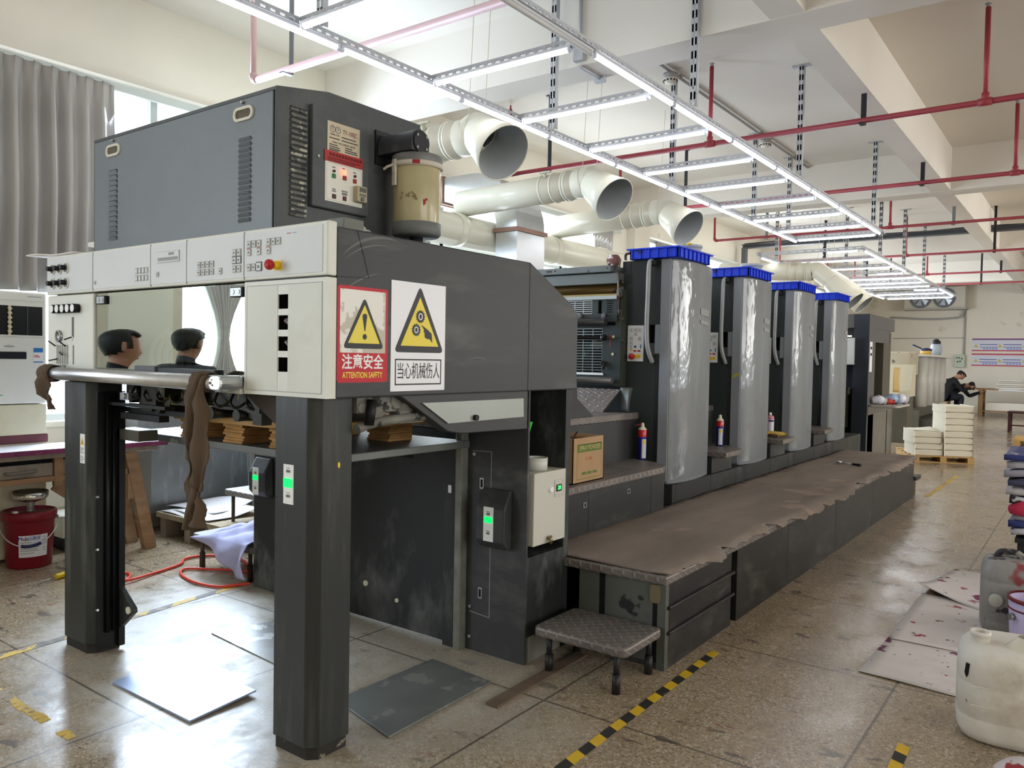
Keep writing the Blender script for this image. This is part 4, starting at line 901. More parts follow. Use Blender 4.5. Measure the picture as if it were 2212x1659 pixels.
obj('motor_cap', MB().cyl((-2.38, 2.528, 2.425), (-2.372, 2.528, 2.425), 0.047, n=24), blk, mo)
b = MB()
for dy, dz in ((-0.028, 0.026), (0.028, 0.026), (-0.028, -0.026), (0.028, -0.026)): b.cyl((-2.372, 2.528+dy, 2.425+dz), (-2.369, 2.528+dy, 2.425+dz), 0.006, n=8)
obj('cap_screw', b, steel, mo)
obj('mount_plate', MB().box(-2.605, -2.595, 2.47, 2.60, 2.35, 2.50), blk, cn)
# brown rags
ragm = mat('brown_rag', sr(86, 71, 56), 0.95, var=0.15, vs=12, bump=0.3, bs=70)
def ribbon(name, pts, label, m=ragm):
    P = [Vector(p[:3]) for p in pts]; C = spline(P, 6); W = [p[3] for p in pts]; T = [p[4] for p in pts]; n = len(C)-1
    rnd = random.Random(len(pts)); jg = [rnd.uniform(-0.0035, 0.0035)+0.011*math.sin((i//2)*0.62+2.2*(i % 2)) for i in range(200)]
    def at(A, u): k = u*(len(A)-1); i = min(int(k), len(A)-2); return A[i]+(A[i+1]-A[i])*(k-i)
    def fn(u, v):
        c = C[round(u*n)]; w_ = at(W, u); tw = at(T, u); s_ = (v-0.5)*w_ + jg[int(u*n)*2+(0 if v < 0.5 else 1)]*(1 if v in (0.0, 1.0) else 0)
        return c+Vector((s_*math.cos(tw), s_*math.sin(tw), 0))+Vector((0, 0.012*math.sin(6*v+9*u), 0))
    return fn, n
def rag(strips, bands, label):
    b = MB()
    sc_ = lambda p: (p[0]*1.0595, p[1]+.10, 1.5+(p[2]-1.5)*1.0595)+tuple(p[3:])
    strips = [[sc_(p) for p in st] for st in strips]; bands = [(x0*1.0595, x1*1.0595, y+.10, 1.384, r) for x0, x1, y, z, r in bands]
    for st in strips: fn, n = ribbon('', st, ''); b.grid(fn, n, 6)
    for x0, x1, y, z, r in bands: b.tube([(x0, y, z), (x0+(x1-x0)*0.3, y, z), (x0+(x1-x0)*0.7, y, z), (x1, y, z)], [r*0.98, r*1.12, r*1.06, r*1.0], 14, cap=False)
    o = obj('rag', b, ragm, thick=0.004); tag(o, label, 'rag')
rag([[(-2.695, 1.672, 1.425, 0.085, 0), (-2.70, 1.652, 1.36, 0.085, 0.1), (-2.715, 1.655, 1.27, 0.075, 0.3), (-2.712, 1.66, 1.20, 0.05, 0.5), (-2.71, 1.66, 1.14, 0.04, 0.3), (-2.69, 1.66, 1.085, 0.02, 0.2), (-2.70, 1.66, 1.02, 0.07, 0.1), (-2.715, 1.66, 0.95, 0.10, 0), (-2.735, 1.66, 0.88, 0.055, 0), (-2.745, 1.66, 0.83, 0.045, 0.2)],
     [(-2.655, 1.668, 1.415, 0.06, 0.5), (-2.655, 1.65, 1.34, 0.055, 0.3), (-2.645, 1.65, 1.24, 0.085, 0.1), (-2.64, 1.65, 1.14, 0.095, 0.1), (-2.64, 1.65, 1.05, 0.085, 0), (-2.645, 1.65, 1.0, 0.05, 0.2), (-2.648, 1.65, 0.965, 0.02, 0.2), (-2.655, 1.652, 0.91, 0.07, 0.1), (-2.66, 1.652, 0.85, 0.115, 0)]],
    [(-2.735, -2.64, 1.70, 1.395, 0.038)], 'long brown torn rag hanging in strips from the right end of the steel rail')
rag([[(-3.96, 1.675, 1.41, 0.10, 0), (-3.955, 1.655, 1.36, 0.11, 0.1), (-3.94, 1.66, 1.32, 0.10, 0.2), (-3.92, 1.665, 1.29, 0.06, 0.3), (-3.895, 1.67, 1.25, 0.04, 0.2), (-3.88, 1.67, 1.225, 0.02, 0)]],
    [(-4.01, -3.90, 1.70, 1.391, 0.040)], 'short brown rag wrapped round the left end of the steel rail')
# ================================================================ PRINTING UNITS
guard_m = mat('grey_guard_paint', sr(122, 126, 128), 0.55, var=0.06, vs=2.5, stretch=(1, 1, 0.25), smear=(sr(168, 172, 173), 0.7, 3.5, (2, 2, 0.25)), coat=0.08)
guard_s = mat('grey_guard_edge', sr(140, 143, 148), 0.4, var=0.05, vs=3, smear=(sr(110, 108, 104), 0.6, 6, (2, 2, 0.5)))
film_m = bpy.data.materials.new('clear_film'); film_m.use_nodes = True; nt = film_m.node_tree; nt.nodes.clear()
o_ = nd(nt, 'ShaderNodeOutputMaterial'); mx = nd(nt, 'ShaderNodeMixShader'); t_ = nd(nt, 'ShaderNodeBsdfTransparent'); g_ = nd(nt, 'ShaderNodeBsdfGlossy'); g_.inputs[1].default_value = 0.08
tcf = nd(nt, 'ShaderNodeTexCoord').outputs['Object']
bp = nd(nt, 'ShaderNodeBump'); bp.inputs['Strength'].default_value = 0.9; bp.inputs['Distance'].default_value = 0.012
nt.links.new(noise(nt, mapv(nt, tcf, (4, 3.2, 1.5)), 2.6, 3, 0.5), bp.inputs['Height']); nt.links.new(bp.outputs[0], g_.inputs['Normal'])
nt.links.new(ramp(nt, noise(nt, mapv(nt, tcf, (3, 3, 0.6)), 2.2, 3), 0.35, 0.7, 0.02, 0.11), mx.inputs[0])
nt.links.new(t_.outputs[0], mx.inputs[1]); nt.links.new(g_.outputs[0], mx.inputs[2]); nt.links.new(mx.outputs[0], o_.inputs[0])
framep = mat('unit_frame_paint', sr(52, 58, 56), 0.42, smear=((0.16, 0.16, 0.10), 0.6, 4, (2, 2, 0.4)), bump=0.08, bs=180)
basep = mat('base_paint', sr(44, 44, 43), 0.48, smear=((0.2, 0.19, 0.17), 0.6, 3, (1, 1, 2)), bump=0.08, bs=120)
tread = mat('diamond_plate', sr(112, 104, 98), 0.45, 0.35, var=0.25, vs=5, diamond=True, smear=(sr(150, 140, 128), 0.5, 4, (1, 1, 1)))
beamp = mat('grey_green_beam', sr(106, 110, 108), 0.4, 0.2, var=0.08, vs=3, spots=[(sr(72, 72, 66), 0.68, 7)])
PIT = 1.43; Y1 = 5.30
u = thing('printing_unit', 'nearest printing unit, with a control plate and open grille covers facing the delivery', 'printing press', (-3.4, 5.7, 0), 'printing units of the press')
G = [(-2.62, 5.30), (-2.493, 5.30), (-2.465, 5.361), (-2.443, 5.488), (-2.436, 5.60), (-2.438, 5.70), (-2.45, 5.859), (-2.475, 5.997), (-2.50, 6.045), (-2.62, 6.06)]
gpts = [(p.x, p.y) for p in spline([(x, y, 0) for x, y in G[1:-1]], 3)]
gd_ = obj('side_guard', MB().prism([G[0]]+gpts+[G[-1]], 'z', 0.60, 2.245, smooth=True), guard_m, u, bev=0.008)
obj('guard_edge', MB().box(-2.572, -2.497, 5.292, 5.30, 0.62, 2.243), guard_s, gd_)
fm = MB(); fpts = [(x+0.004, y) for x, y in gpts]
fm.grid(lambda a, c: (fpts[round(a*(len(fpts)-1))][0], fpts[round(a*(len(fpts)-1))][1], 0.63+1.60*c), len(fpts)-1, 12)
obj('film_wrap', fm, film_m, gd_, label='clear plastic film over the guard')
tp = MB()
for z, h_ in ((1.86, 0.05), (1.79, 0.03)): tp.add([(-2.433, 5.70, z), (-2.445, 5.88, z-0.01), (-2.445, 5.88, z+h_-0.01), (-2.433, 5.70, z+h_)], [(0, 1, 2, 3)])
obj('tape_patch', tp, mat('dull_tape', sr(150, 150, 148), .35, coat=.3), gd_)
fr_ = MB(); fr_.box(-2.893, -2.566, 5.36, 6.06, 0.50, 2.243)
rx0, rx1, rz0, rz1 = -2.672, -2.576, 1.557, 1.767
fr_.box(-2.893, rx0, 5.30, 5.36, 0.50, 2.243).box(rx1, -2.566, 5.30, 5.36, 0.50, 2.243).box(rx0, rx1, 5.30, 5.36, rz1, 2.243).box(rx0, rx1, 5.30, 5.36, 0.5, rz0)
sf = obj('side_frame', fr_, framep, u)
obj('recess', MB().box(rx0, rx1, 5.35, 5.362, rz0, rz1), voidm, sf)
b = MB().box(rx0+0.005, rx1, 5.32, 5.35, rz0+0.002, rz0+0.075).box(rx0-0.01, rx1+0.005, 5.293, 5.30, rz0-0.008, rz0); obj('recess_step', b, mat('recess_grey', sr(90, 92, 94), .4), sf)
obj('handle', MB().tube(spline([(-2.638, 5.305, 2.222), (-2.648, 5.25, 2.212), (-2.652, 5.245, 2.0), (-2.656, 5.245, 1.75), (-2.648, 5.25, 1.60), (-2.626, 5.292, 1.487)], 6), 0.0165, 10), mat('handle_alu', sr(158, 160, 160), .55, .15, var=.08, vs=10), u)
obj('handle_mount', MB().box(-2.652, -2.60, 5.25, 5.30, 2.195, 2.235), rubber, u, bev=0.006)
kp = obj('control_plate', MB().flat('S', 5.30, rrect(-2.837, -2.705, 1.495, 1.762, 0.004), 0.006), white, u, label='white control plate with red stop button')
b = MB(); c = MB(); d = MB()
for x, z, w_ in ((-2.805, 1.728, .028), (-2.77, 1.729, .024), (-2.737, 1.728, .028), (-2.771, 1.698, .024), (-2.805, 1.664, .024), (-2.737, 1.664, .024), (-2.805, 1.63, .024), (-2.806, 1.602, .02)):
    b.frect('S', 5.294, x-w_/2, x+w_/2, z-0.013, z+0.013, 0.002); c.frect('S', 5.292, x-w_/2+0.003, x+w_/2-0.003, z-0.010, z+0.010, 0.002); d.frect('S', 5.290, x-0.005, x+0.004, z-0.004, z+0.004, 0.001)
obj('button', b, line, kp); obj('button_face', c, white, kp); obj('button_symbol', d, darkline, kp)
b = MB().frect('S', 5.294, -2.786, -2.762, 1.566, 1.578, 0.001).frect('S', 5.294, -2.752, -2.728, 1.566, 1.578, 0.001); obj('red_key', b, redb, kp)
obj('blue_mark', MB().frect('S', 5.294, -2.782, -2.762, 1.595, 1.612, 0.001).frect('S', 5.294, -2.730, -2.722, 1.59, 1.62, .001), mat('ink_blue', sr(40, 110, 150), .5), kp)
obj('yellow_patch', MB().frect('S', 5.294, -2.818, -2.725, 1.52, 1.545, 0.0015).frect('S', 5.294, -2.812, -2.795, 1.575, 1.59, .001), yel, kp)
obj('stop_button', MB().lathe([(0.0, 0.045), (0.02, 0.043), (0.024, 0.034), (0.022, 0.02), (0.012, 0.015), (0.012, 0.0)], (-2.785, 5.294, 1.530), 16, Matrix.Rotation(PI/2, 3, 'X')), redb, kp)
pb_ = MB().box(-4.60, -2.45, 5.303, 6.727, 0, 0.598)
bs_ = obj('base', pb_, basep, u)
b = MB().frect(E_, -2.45, 5.36, 5.363, .465, .598, .001).frect(E_, -2.45, 6.02, 6.024, .465, .598, .001).frect(E_, -2.45, 6.55, 6.554, .465, .598, .001); obj('panel_seam', b, black, bs_)
obj('far_frame', MB().box(-4.60, -4.25, 5.30, 6.06, 0.6, 2.243), framep, u, bev=.006)
obj('cylinder_block', MB().box(-4.26, -2.88, 5.46, 6.0, 0.6, 2.12), mat('block_dark', sr(44, 46, 44), .5), u)
obj('ink_cover', MB().prism([(5.44, 2.12), (5.52, 2.20), (5.95, 2.20), (6.02, 2.12)], 'x', -4.26, -2.88), beamp, u)
UN = ['second printing unit counted from the delivery, with a yellow smear on its grey guard', 'third printing unit counted from the delivery, beside the yellow glove', 'last printing unit before the feeder']
units = [u]
for k in range(1, 4): units.append(dup(u, (0, PIT*k, 0), UN[k-1], 'printing units of the press', skip=('control_plate',) if k == 3 else ()))
obj('paint_smear', MB().flat('S', 6.722, [(-2.565, 1.36), (-2.53, 1.375), (-2.505, 1.39), (-2.508, 1.41), (-2.54, 1.40), (-2.56, 1.38)], 0.001), mat('yellow_smear', sr(176, 172, 60), .5), units[1])
# parts only the first unit shows: post, grille covers, rods
obj('edge_post', MB().box(-2.900, -2.848, 5.215, 5.30, 1.303, 2.03), mat('post_green', sr(62, 68, 56), .5, smear=((.16, .16, .12), .6, 6, (1, 1, .3))), u, bev=.004)
Yg = 5.20
cv = obj('top_beam', MB().box(-4.2, -2.925, Yg-0.03, Yg+0.2, 2.158, 2.206).box(-4.2, -2.882, Yg, Yg+0.2, 2.072, 2.152), beamp, u, bev=.004)
b = MB()
for x in (-3.58, -3.42, -2.955): b.cyl((x, Yg-0.03, 2.185), (x, Yg-0.032, 2.185), .006, n=8)
b.frect('S', Yg-0.03, -3.50, -3.45, 2.176, 2.19, .001); obj('bolt_hole', b, mat('hole_brown', sr(70, 52, 40), .7), cv)
obj('plate_roller', MB().cyl((-4.2, Yg+0.08, 2.03), (-2.89, Yg+0.08, 2.03), 0.055, n=20), mat('ochre_roller', sr(86, 70, 36), .3, .3), u)
obj('gold_strip', MB().box(-4.2, -2.878, Yg-0.005, Yg+0.1, 1.982, 1.996), mat('gold_strip', sr(150, 132, 84), .35, .3), u)
obj('shelf_strip', MB().box(-4.2, -2.876, Yg-0.02, Yg+0.12, 1.955, 1.981), mat('shelf_alu', sr(150, 154, 152), .3, .5, var=.12, vs=9), u)
def wiregrid(b, x0, x1, z0, z1, nx, nz, y, t=.0035):
    for i in range(nx+1): x = x0+(x1-x0)*i/nx; b.box(x-t, x+t, y-.003, y+.003, z0, z1)
    for j in range(nz+1): z = z0+(z1-z0)*j/nz; b.box(x0, x1, y-.005, y+.001, z-t, z+t)
uc = MB(); uc.box(-4.2, -2.88, Yg, Yg+.012, 1.786, 1.85).box(-4.2, -2.88, Yg, Yg+.012, 1.948, 1.955).box(-3.096, -3.042, Yg, Yg+.012, 1.85, 1.948).box(-3.012, -2.972, Yg, Yg+.012, 1.85, 1.948).box(-2.916, -2.88, Yg, Yg+.012, 1.85, 1.948)
upc = obj('upper_cover', uc, framep, u)
obj('cover_backing', MB().box(-4.2, -2.88, Yg+.03, Yg+.035, 1.79, 1.95), mat('backing_olive', sr(30, 32, 20), .35, .2, spots=[(sr(96, 98, 46), .6, 8)]), upc)
b = MB(); wiregrid(b, -4.1, -3.096, 1.852, 1.948, 13, 6, Yg+.004); obj('grille', b, steel, upc)
b = MB(); wiregrid(b, -2.972, -2.916, 1.852, 1.948, 1, 6, Yg+.004, .005); obj('grille', b, framep, upc)
b = MB()
for x in (-3.19, -2.985): b.cyl((x, Yg, 1.845), (x, Yg-.03, 1.82), .014, n=10); b.cyl((x, Yg-.02, 1.84), (x, Yg-.02, 1.80), .012, n=10)
obj('cover_hook', b, greyst, upc)
obj('guard_rod', MB().cyl((-4.2, Yg-.05, 1.784), (-2.945, Yg-.05, 1.784), .028, n=16), mat('dark_rod', sr(70, 72, 74), .35, .5), u)
lcv = MB(); lcv.box(-4.2, -2.845, Yg, Yg+.012, 1.738, 1.760).box(-3.0, -2.845, Yg, Yg+.012, 1.31, 1.738).box(-4.2, -3.0, Yg, Yg+.012, 1.31, 1.388)
low = obj('lower_cover', lcv, framep, u)
b = MB(); wiregrid(b, -4.1, -3.0, 1.402, 1.735, 13, 16, Yg+.004, .0028); obj('grille', b, steel, low)
obj('cover_backing', MB().box(-4.2, -3.0, Yg+.06, Yg+.065, 1.39, 1.74), mat('backing_blue', sr(20, 26, 28), .3, .2, spots=[(sr(20, 70, 60), .62, 6), (sr(110, 112, 100), .68, 5)]), low)
obj('pale_strip', MB().box(-4.1, -2.985, Yg-.008, Yg, 1.386, 1.402), white, low)
b = MB().cyl((-4.1, Yg-.03, 1.665), (-2.975, Yg-.03, 1.668), .013, n=10).cyl((-2.99, Yg-.03, 1.668), (-2.955, Yg-.03, 1.668), .022, n=12); obj('cover_rod', b, black, low)
b = MB().cyl((-2.99, Yg, 1.475), (-2.975, Yg-.02, 1.475), .02, n=10).cyl((-2.975, Yg-.02, 1.475), (-2.975, Yg-.02, 1.43), .01, n=8); obj('cover_latch', b, rubber, low)
b = MB().cyl((-2.905, Yg, 1.675), (-2.905, Yg-.004, 1.675), .011, n=12).cyl((-2.908, Yg, 1.545), (-2.908, Yg-.004, 1.545), .011, n=12); obj('bolt', b, mat('bolt_cream', sr(200, 196, 160), .5), low)
obj('red_mark', MB().flat('S', Yg, [(-2.936, 1.60), (-2.931, 1.60), (-2.927, 1.69), (-2.933, 1.69)], .001), mat('marker_red', sr(170, 60, 44), .6), low)
obj('lower_rod', MB().cyl((-4.1, Yg-.03, 1.353), (-2.89, Yg-.03, 1.348), .024, n=14), mat('rod_alu', sr(120, 122, 122), .35, .6), u)
b = MB()
for i in range(9): z = 2.10-i*.055; b.cyl((-2.865, Yg+.03+.012*(i % 2), z), (-2.865, Yg+.03, z-.03), .012+.006*(i % 3), n=8)
b.tube(spline([(-2.872, Yg+.02, 2.25), (-2.875, Yg, 2.12), (-2.868, Yg, 1.95), (-2.872, Yg+.01, 1.83)], 5), .007, 6); b.tube(spline([(-2.86, 5.28, 2.25), (-2.86, 5.28, 2.29), (-2.83, 5.28, 2.30), (-2.79, 5.29, 2.295)], 5), .010, 8)
obj('linkage', b, mat('linkage_steel', sr(96, 90, 84), .4, .5, spots=[(sr(60, 40, 34), .55, 14)]), u)
obj('rag_bundle', MB().grid(lambda a, c: (-2.945+.05*math.cos(2*PI*a)*(.7+.5*math.sin(PI*c)), Yg+.05+.04*math.sin(2*PI*a)*(.8+.3*math.sin(5*c+9*a)), 2.205+.085*c), 14, 8), mat('stained_rag', sr(120, 84, 80), .9, spots=[(sr(214, 206, 200), .55, 12), (sr(70, 30, 30), .6, 14)]), u)
# ---------------------------------------------------------------- steps between the delivery and the units
def steps(par, y0, y1, yt, name_label=None, wide=False):
    obj('lower_riser', MB().box(-2.76, -2.39 if wide else -2.47, y0, yt-.01, .464 if wide else .60, .732), basep, par)
    t_ = obj('lower_tread', MB().prism([(-2.76, y0), (-2.35, y0), (-2.35, yt-(.10 if wide else .12)), (-2.375, yt-.03), (-2.50, yt+.10), (-2.76, yt+.20 if wide else y1-.02)], 'z', .734, .777), tread, par, bev=.006)
    obj('upper_riser', MB().box(-3.8, -2.73, y0, y1-.012, .464 if wide else .60, 1.066), basep, par)
    obj('upper_tread', MB().prism([(-3.8, y0), (-2.72, y0), (-2.72, y1-.02), (-3.8, y1-.02)], 'z', 1.068, 1.117), tread, par, bev=.006)
st = thing('boarding_steps', 'two-level diamond plate steps between the delivery and the nearest printing unit', 'steps', (-2.8, 4.3, .464))
steps(st, 3.56, 5.298, 5.05, wide=True)
for y_, z_ in ((3.96, .63), (4.50, .645)): q_ = obj('socket', MB().frect(E_, -2.39, y_, y_+.04, z_, z_+.032, .003), steel, st); obj('socket_hole', MB().frect(E_, -2.387, y_+.013, y_+.028, z_+.006, z_+.026, .001), voidm, q_)
obj('riser_seam', MB().frect(E_, -2.39, 4.838, 4.842, .465, .73, .001).frect(E_, -2.39, 4.02, 4.023, .465, .73, .001), black, st)
obj('ramp_plate', MB().add([(-3.5, 4.97, 1.118), (-2.905, 5.05, 1.118), (-2.82, 5.17, 1.285), (-3.5, 5.17, 1.285), (-3.5, 4.99, 1.112), (-2.905, 5.07, 1.112), (-2.82, 5.185, 1.28), (-3.5, 5.185, 1.28)], [(0, 1, 2, 3), (7, 6, 5, 4), (0, 4, 5, 1), (1, 5, 6, 2), (2, 6, 7, 3), (3, 7, 4, 0)]), tread, st)
b = MB().grid(lambda a, c: (-2.82+.10*c, 5.19-.07*math.sin(PI/2*a)*c-.02*(1-a), 1.30-.18*a), 8, 4); obj('curved_cheek', b, mat('cheek', sr(74, 74, 66), .5, smear=(dust, .5, 6, (1, 1, 1))), st, thick=.006)
obj('upper_cheek', MB().prism([(4.2, 1.118), (4.62, 1.118), (4.41, 1.245), (4.40, 1.36), (4.2, 1.36)], 'x', -2.82, -2.722), basep, st)
for k in (1, 2, 3):
    yb = Y1+PIT*(k-1)
    q_ = thing('boarding_steps', 'tread and step bracket in front of the %s printing unit' % ('second', 'third', 'last')[k-1], 'steps', (-2.8, yb+1.1, .6), 'step brackets between the printing units')
    steps(q_, yb+.78, yb+PIT-.004, yb+1.225)
# ---------------------------------------------------------------- walkway platform
pl = thing('walkway_platform', 'long low dark steel platform along the press with ribbed front box', 'platform', (-2.04, 6.8, 0))
PX = -1.633
obj('deck', MB().box(-2.445, PX+.012, 3.47, 10.10, .42, .462), tread, pl, bev=.008)
blk_p = mat('platform_black', sr(34, 33, 32), .42, smear=((.16, .14, .12), .8, 4, (1, 1, 2.5)), bump=.1, bs=60)
fb = obj('front_box', MB().box(-2.11, PX, 3.50, 4.35, .0, .42), blk_p, pl)
b = MB().box(-2.118, -2.0, 3.49, 3.5, .03, .42).box(-1.965, -1.70, 3.49, 3.5, .03, .42).box(-1.672, PX+.004, 3.485, 3.52, 0, .42); obj('front_plate', b, mat('front_plate_olive', sr(86, 88, 82), .5, smear=((.02, .02, .02), .9, 5, (1, 1, 1)), spots=[(sr(34, 34, 32), .62, 7)]), fb)
for a_, c_, e_ in ((-2.0, -1.965, .42), (-1.70, -1.672, .33)): obj('plate_slot', MB().box(a_, c_, 3.492, 3.5, .03, e_), voidm, fb)
obj('tab', MB().flat('S', 3.485, rrect(-1.712, -1.655, .325, .415, .02), .004), mat('tab_olive', sr(112, 102, 76), .6, spots=[(sr(60, 50, 40), .6, 20)]), fb)
b = MB()
for z in (.305, .180): b.prism([(PX, z-.012), (PX+.022, z-.006), (PX+.022, z+.006), (PX, z+.012)], 'y', 3.505, 4.36) if False else b.box(PX, PX+.02, 3.505, 4.36, z-.008, z+.008)
obj('rib', b, blk_p, fb, bev=.003)
for a, c in ((4.44, 5.375), (5.38, 6.60), (6.605, 7.88), (7.885, 9.96)): obj('side_panel', MB().box(PX-.04, PX, a, c, 0, .42), blk_p, pl)
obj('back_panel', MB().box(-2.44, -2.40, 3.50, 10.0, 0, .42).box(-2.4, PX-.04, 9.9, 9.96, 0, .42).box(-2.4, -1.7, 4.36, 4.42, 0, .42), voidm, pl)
obj('end_step', MB().prism(rrect(-1.95, -1.60, 9.97, 10.25, .03), 'z', .19, .232).box(-1.9, -1.65, 9.97, 10.2, 0, .19), blk_p, pl)
# ragged brown covering lying on the platform
rnd = random.Random(12)
ed = [rnd.uniform(-1, 1) for _ in range(200)]
def edge(y):
    q = y*7; i = int(q); f_ = q-i; v = ed[i]*(1-f_)+ed[i+1]*f_; w_ = math.sin(y*2.3)*.02+.010*ed[int(y*23) % 190]
    notch = -.06*math.exp(-((y-4.22)/.05)**2)-.07*math.exp(-((y-5.02)/.05)**2)-.05*math.exp(-((y-6.1)/.06)**2)-.04*math.exp(-((y-7.3)/.06)**2)-.05*math.exp(-((y-8.4)/.05)**2)
    return PX+.048+.020*v+w_+notch
def mat_fn(a, c):
    y = 3.50+6.55*a; x1 = edge(y); x0 = -2.435+.012*ed[int(a*150)]
    if a < .08: x1 -= (.08-a)*1.1
    x = x0+(x1-x0)*c; z = .4665+.003*math.sin(7*x+3*y)+.002*math.sin(13*y)
    over = x-(PX+.0)
    if over > 0: z += .004-over*.55+.006*math.sin(19*y)
    elif x > PX-.10: z += .010*abs(math.sin(5*y))*(x-PX+.10)/.10
    return (x, y, z)
mt = obj('floor_covering', MB().grid(mat_fn, 190, 16), mat('brown_card', sr(126, 114, 104), .8, var=.14, vs=3, stretch=(2, .6, 1), smear=(sr(90, 76, 64), .8, 3, (2.5, .7, 1)), spots=[(sr(146, 128, 114), .64, 3)], bump=.35, bs=110), thick=.006)
tag(mt, 'brown ragged-edged sheet covering the top of the long platform', 'floor covering')
# near step stool
ss = thing('step_stool', 'low diamond plate step stool on four short legs in front of the platform', 'step stool', (-1.88, 3.27, 0))
obj('step_top', MB().prism(rrect(-2.13, -1.63, 3.085, 3.465, .035), 'z', .175, .222), tread, ss, bev=.012)
for x, y in ((-2.06, 3.13), (-1.69, 3.12), (-1.68, 3.42), (-2.09, 3.43)):
    lg = obj('leg', MB().cyl((x, y, .085), (x, y, .176), .014, n=12), blk, ss)
    obj('foot', MB().cyl((x, y, 0), (x, y, .09), .021, .019, n=8), mat('worn_black', sr(40, 38, 36), .4, .2, var=.3, vs=20), lg)
# ---------------------------------------------------------------- blue trays and things on the press
blue = mat('blue_crate', sr(24, 62, 214), .35, spots=[(sr(30, 30, 120), .62, 7), (sr(60, 24, 60), .70, 9)])
def tray():
    t = thing('plastic_tray', 'ink-stained blue plastic tray on top of the nearest printing unit', 'tray', (-2.62, 5.55, 2.246), 'blue trays on the printing units')
    x0, x1, y0, y1, z0, z1 = -2.815, -2.43, 5.262, 5.84, 2.2465, 2.322
    obj('tray_floor', MB().box(x0, x1, y0, y1, z0, z0+.006), blue, t)
    w_ = MB()
    w_.box(x0, x1, y0, y0+.008, z0, z1).box(x0, x1, y1-.008, y1, z0, z1).box(x0, x0+.008, y0, y1, z0, z1).box(x1-.008, x1, y0, y1, z0, z1)
    for i in range(8):
        y = y0+.03+(y1-y0-.06)*i/7; w_.box(x1, x1+.010, y-.004, y+.004, z0+.004, z1)
    for i in range(6):
        x = x0+.02+(x1-x0-.04)*i/5; w_.box(x-.004, x+.004, y0-.010, y0, z0+.004, z1)
    obj('tray_wall', w_, blue, t)
    r = MB().box(x0-.02, x1+.02, y0-.02, y0, z1-.006, z1+.004).box(x0-.02, x1+.02, y1, y1+.02, z1-.006, z1+.004).box(x0-.02, x0, y0, y1, z1-.006, z1+.004).box(x1, x1+.02, y0, y1, z1-.006, z1+.004)
    obj('tray_rim', r, blue, t)
    return t
t0 = tray()
for k, nm in ((1, 'blue plastic tray on top of the second printing unit'), (2, 'blue plastic tray on top of the third printing unit'), (3, 'blue plastic tray on top of the last printing unit')): dup(t0, (0, PIT*k, 0), nm, 'blue trays on the printing units')
def pail(y, label):
    t = thing('ink_pail', label, 'pail', (-2.65, y, 2.246))
    obj('body', MB().lathe([(0, 2.2465), (.085, 2.2465), (.098, 2.42), (.094, 2.42), (.082, 2.256), (0, 2.256)], (-2.66, y, 0), 24), mat('pail_grey', sr(170, 176, 180), .4), t)
    obj('rim', MB().lathe([(.098, 2.405), (.106, 2.408), (.106, 2.428), (.095, 2.43)], (-2.66, y, 0), 24), mat('pail_grey', None), t)
    return t
pp = pail(5.965, 'grey pail with a yellow-stained rim standing behind the nearest blue tray')
obj('ink_blob', MB().lathe([(0, 2.438), (.015, 2.436), (.024, 2.43), (.02, 2.42)], (-2.62, 5.88, 0), 10).lathe([(0, 2.434), (.012, 2.432), (.02, 2.424)], (-2.66, 5.87, 0), 10), mat('ink_yellow', sr(206, 170, 40), .4), pp)
pail(5.965+PIT, 'plain grey pail standing behind the second blue tray')
# cardboard box
bx = thing('cardboard_box', 'open brown cardboard box lettered SPRAY POWDER on the lower step', 'box', (-2.53, 4.03, .777))
card = mat('cardboard', sr(172, 140, 104), .8, var=.05, vs=8); cardin = mat('cardboard_inside', sr(150, 112, 72), .85)
x0, x1, y0, y1, z0, z1 = -2.70, -2.40, 3.855, 4.205, .7785, 1.042
b = MB().box(x0, x1, y0, y1, z0, z0+.005).box(x0, x0+.005, y0, y1, z0, z1).box(x1-.005, x1, y0, y1, z0, z1).box(x0, x1, y0, y0+.005, z0, z1).box(x0, x1, y1-.005, y1, z0, z1)
bb = obj('carton', b, card, bx)
obj('inner_flap', MB().box(x0+.01, x1-.01, y0+.006, y0+.012, z0+.02, z1-.02).box(x0+.01, x1-.01, y1-.012, y1-.006, z0+.02, z1-.02), cardin, bx)
pg = mat('print_green', sr(92, 112, 52), .7); prd = mat('print_pink', sr(196, 112, 84), .7)
b = MB(); fy0, fy1, fz0, fz1 = 3.90, 4.18, .80, 1.005
for a, c, e, f in ((fy0, fy1, fz0, fz0+.003), (fy0, fy1, fz1-.003, fz1), (fy0, fy0+.002, fz0, fz1), (fy1-.002, fy1, fz0, fz1)): b.frect(E_, x1, a, c, e, f, .0006)
b.frect(E_, x1, 3.905, 4.178, .958, 1.004, .0006); obj('green_print', b, pg, bb)
text('SPRAY POWDER', E_, (x1+.0012, 4.042, .981), .040, mat('card_letter', sr(196, 178, 120), .8), bb, sx=.82)
text('HL-400', E_, (x1+.0006, 4.03, .915), .030, prd, bb, sx=.85)
for a_ in (3.955, 4.015, 4.078): obj('faint_print', MB().frect(E_, x1, a_, a_+.05, .824, .840, .0006), pg, bb)
pn = tag(obj('pen', MB().cyl((-2.60, 3.90, .80), (-2.50, 4.05, 1.06), .006, n=8).cyl((-2.50, 4.05, 1.06), (-2.497, 4.055, 1.068), .0065, .004, n=8), rubber), 'black pen sticking up out of the cardboard box', 'pen')
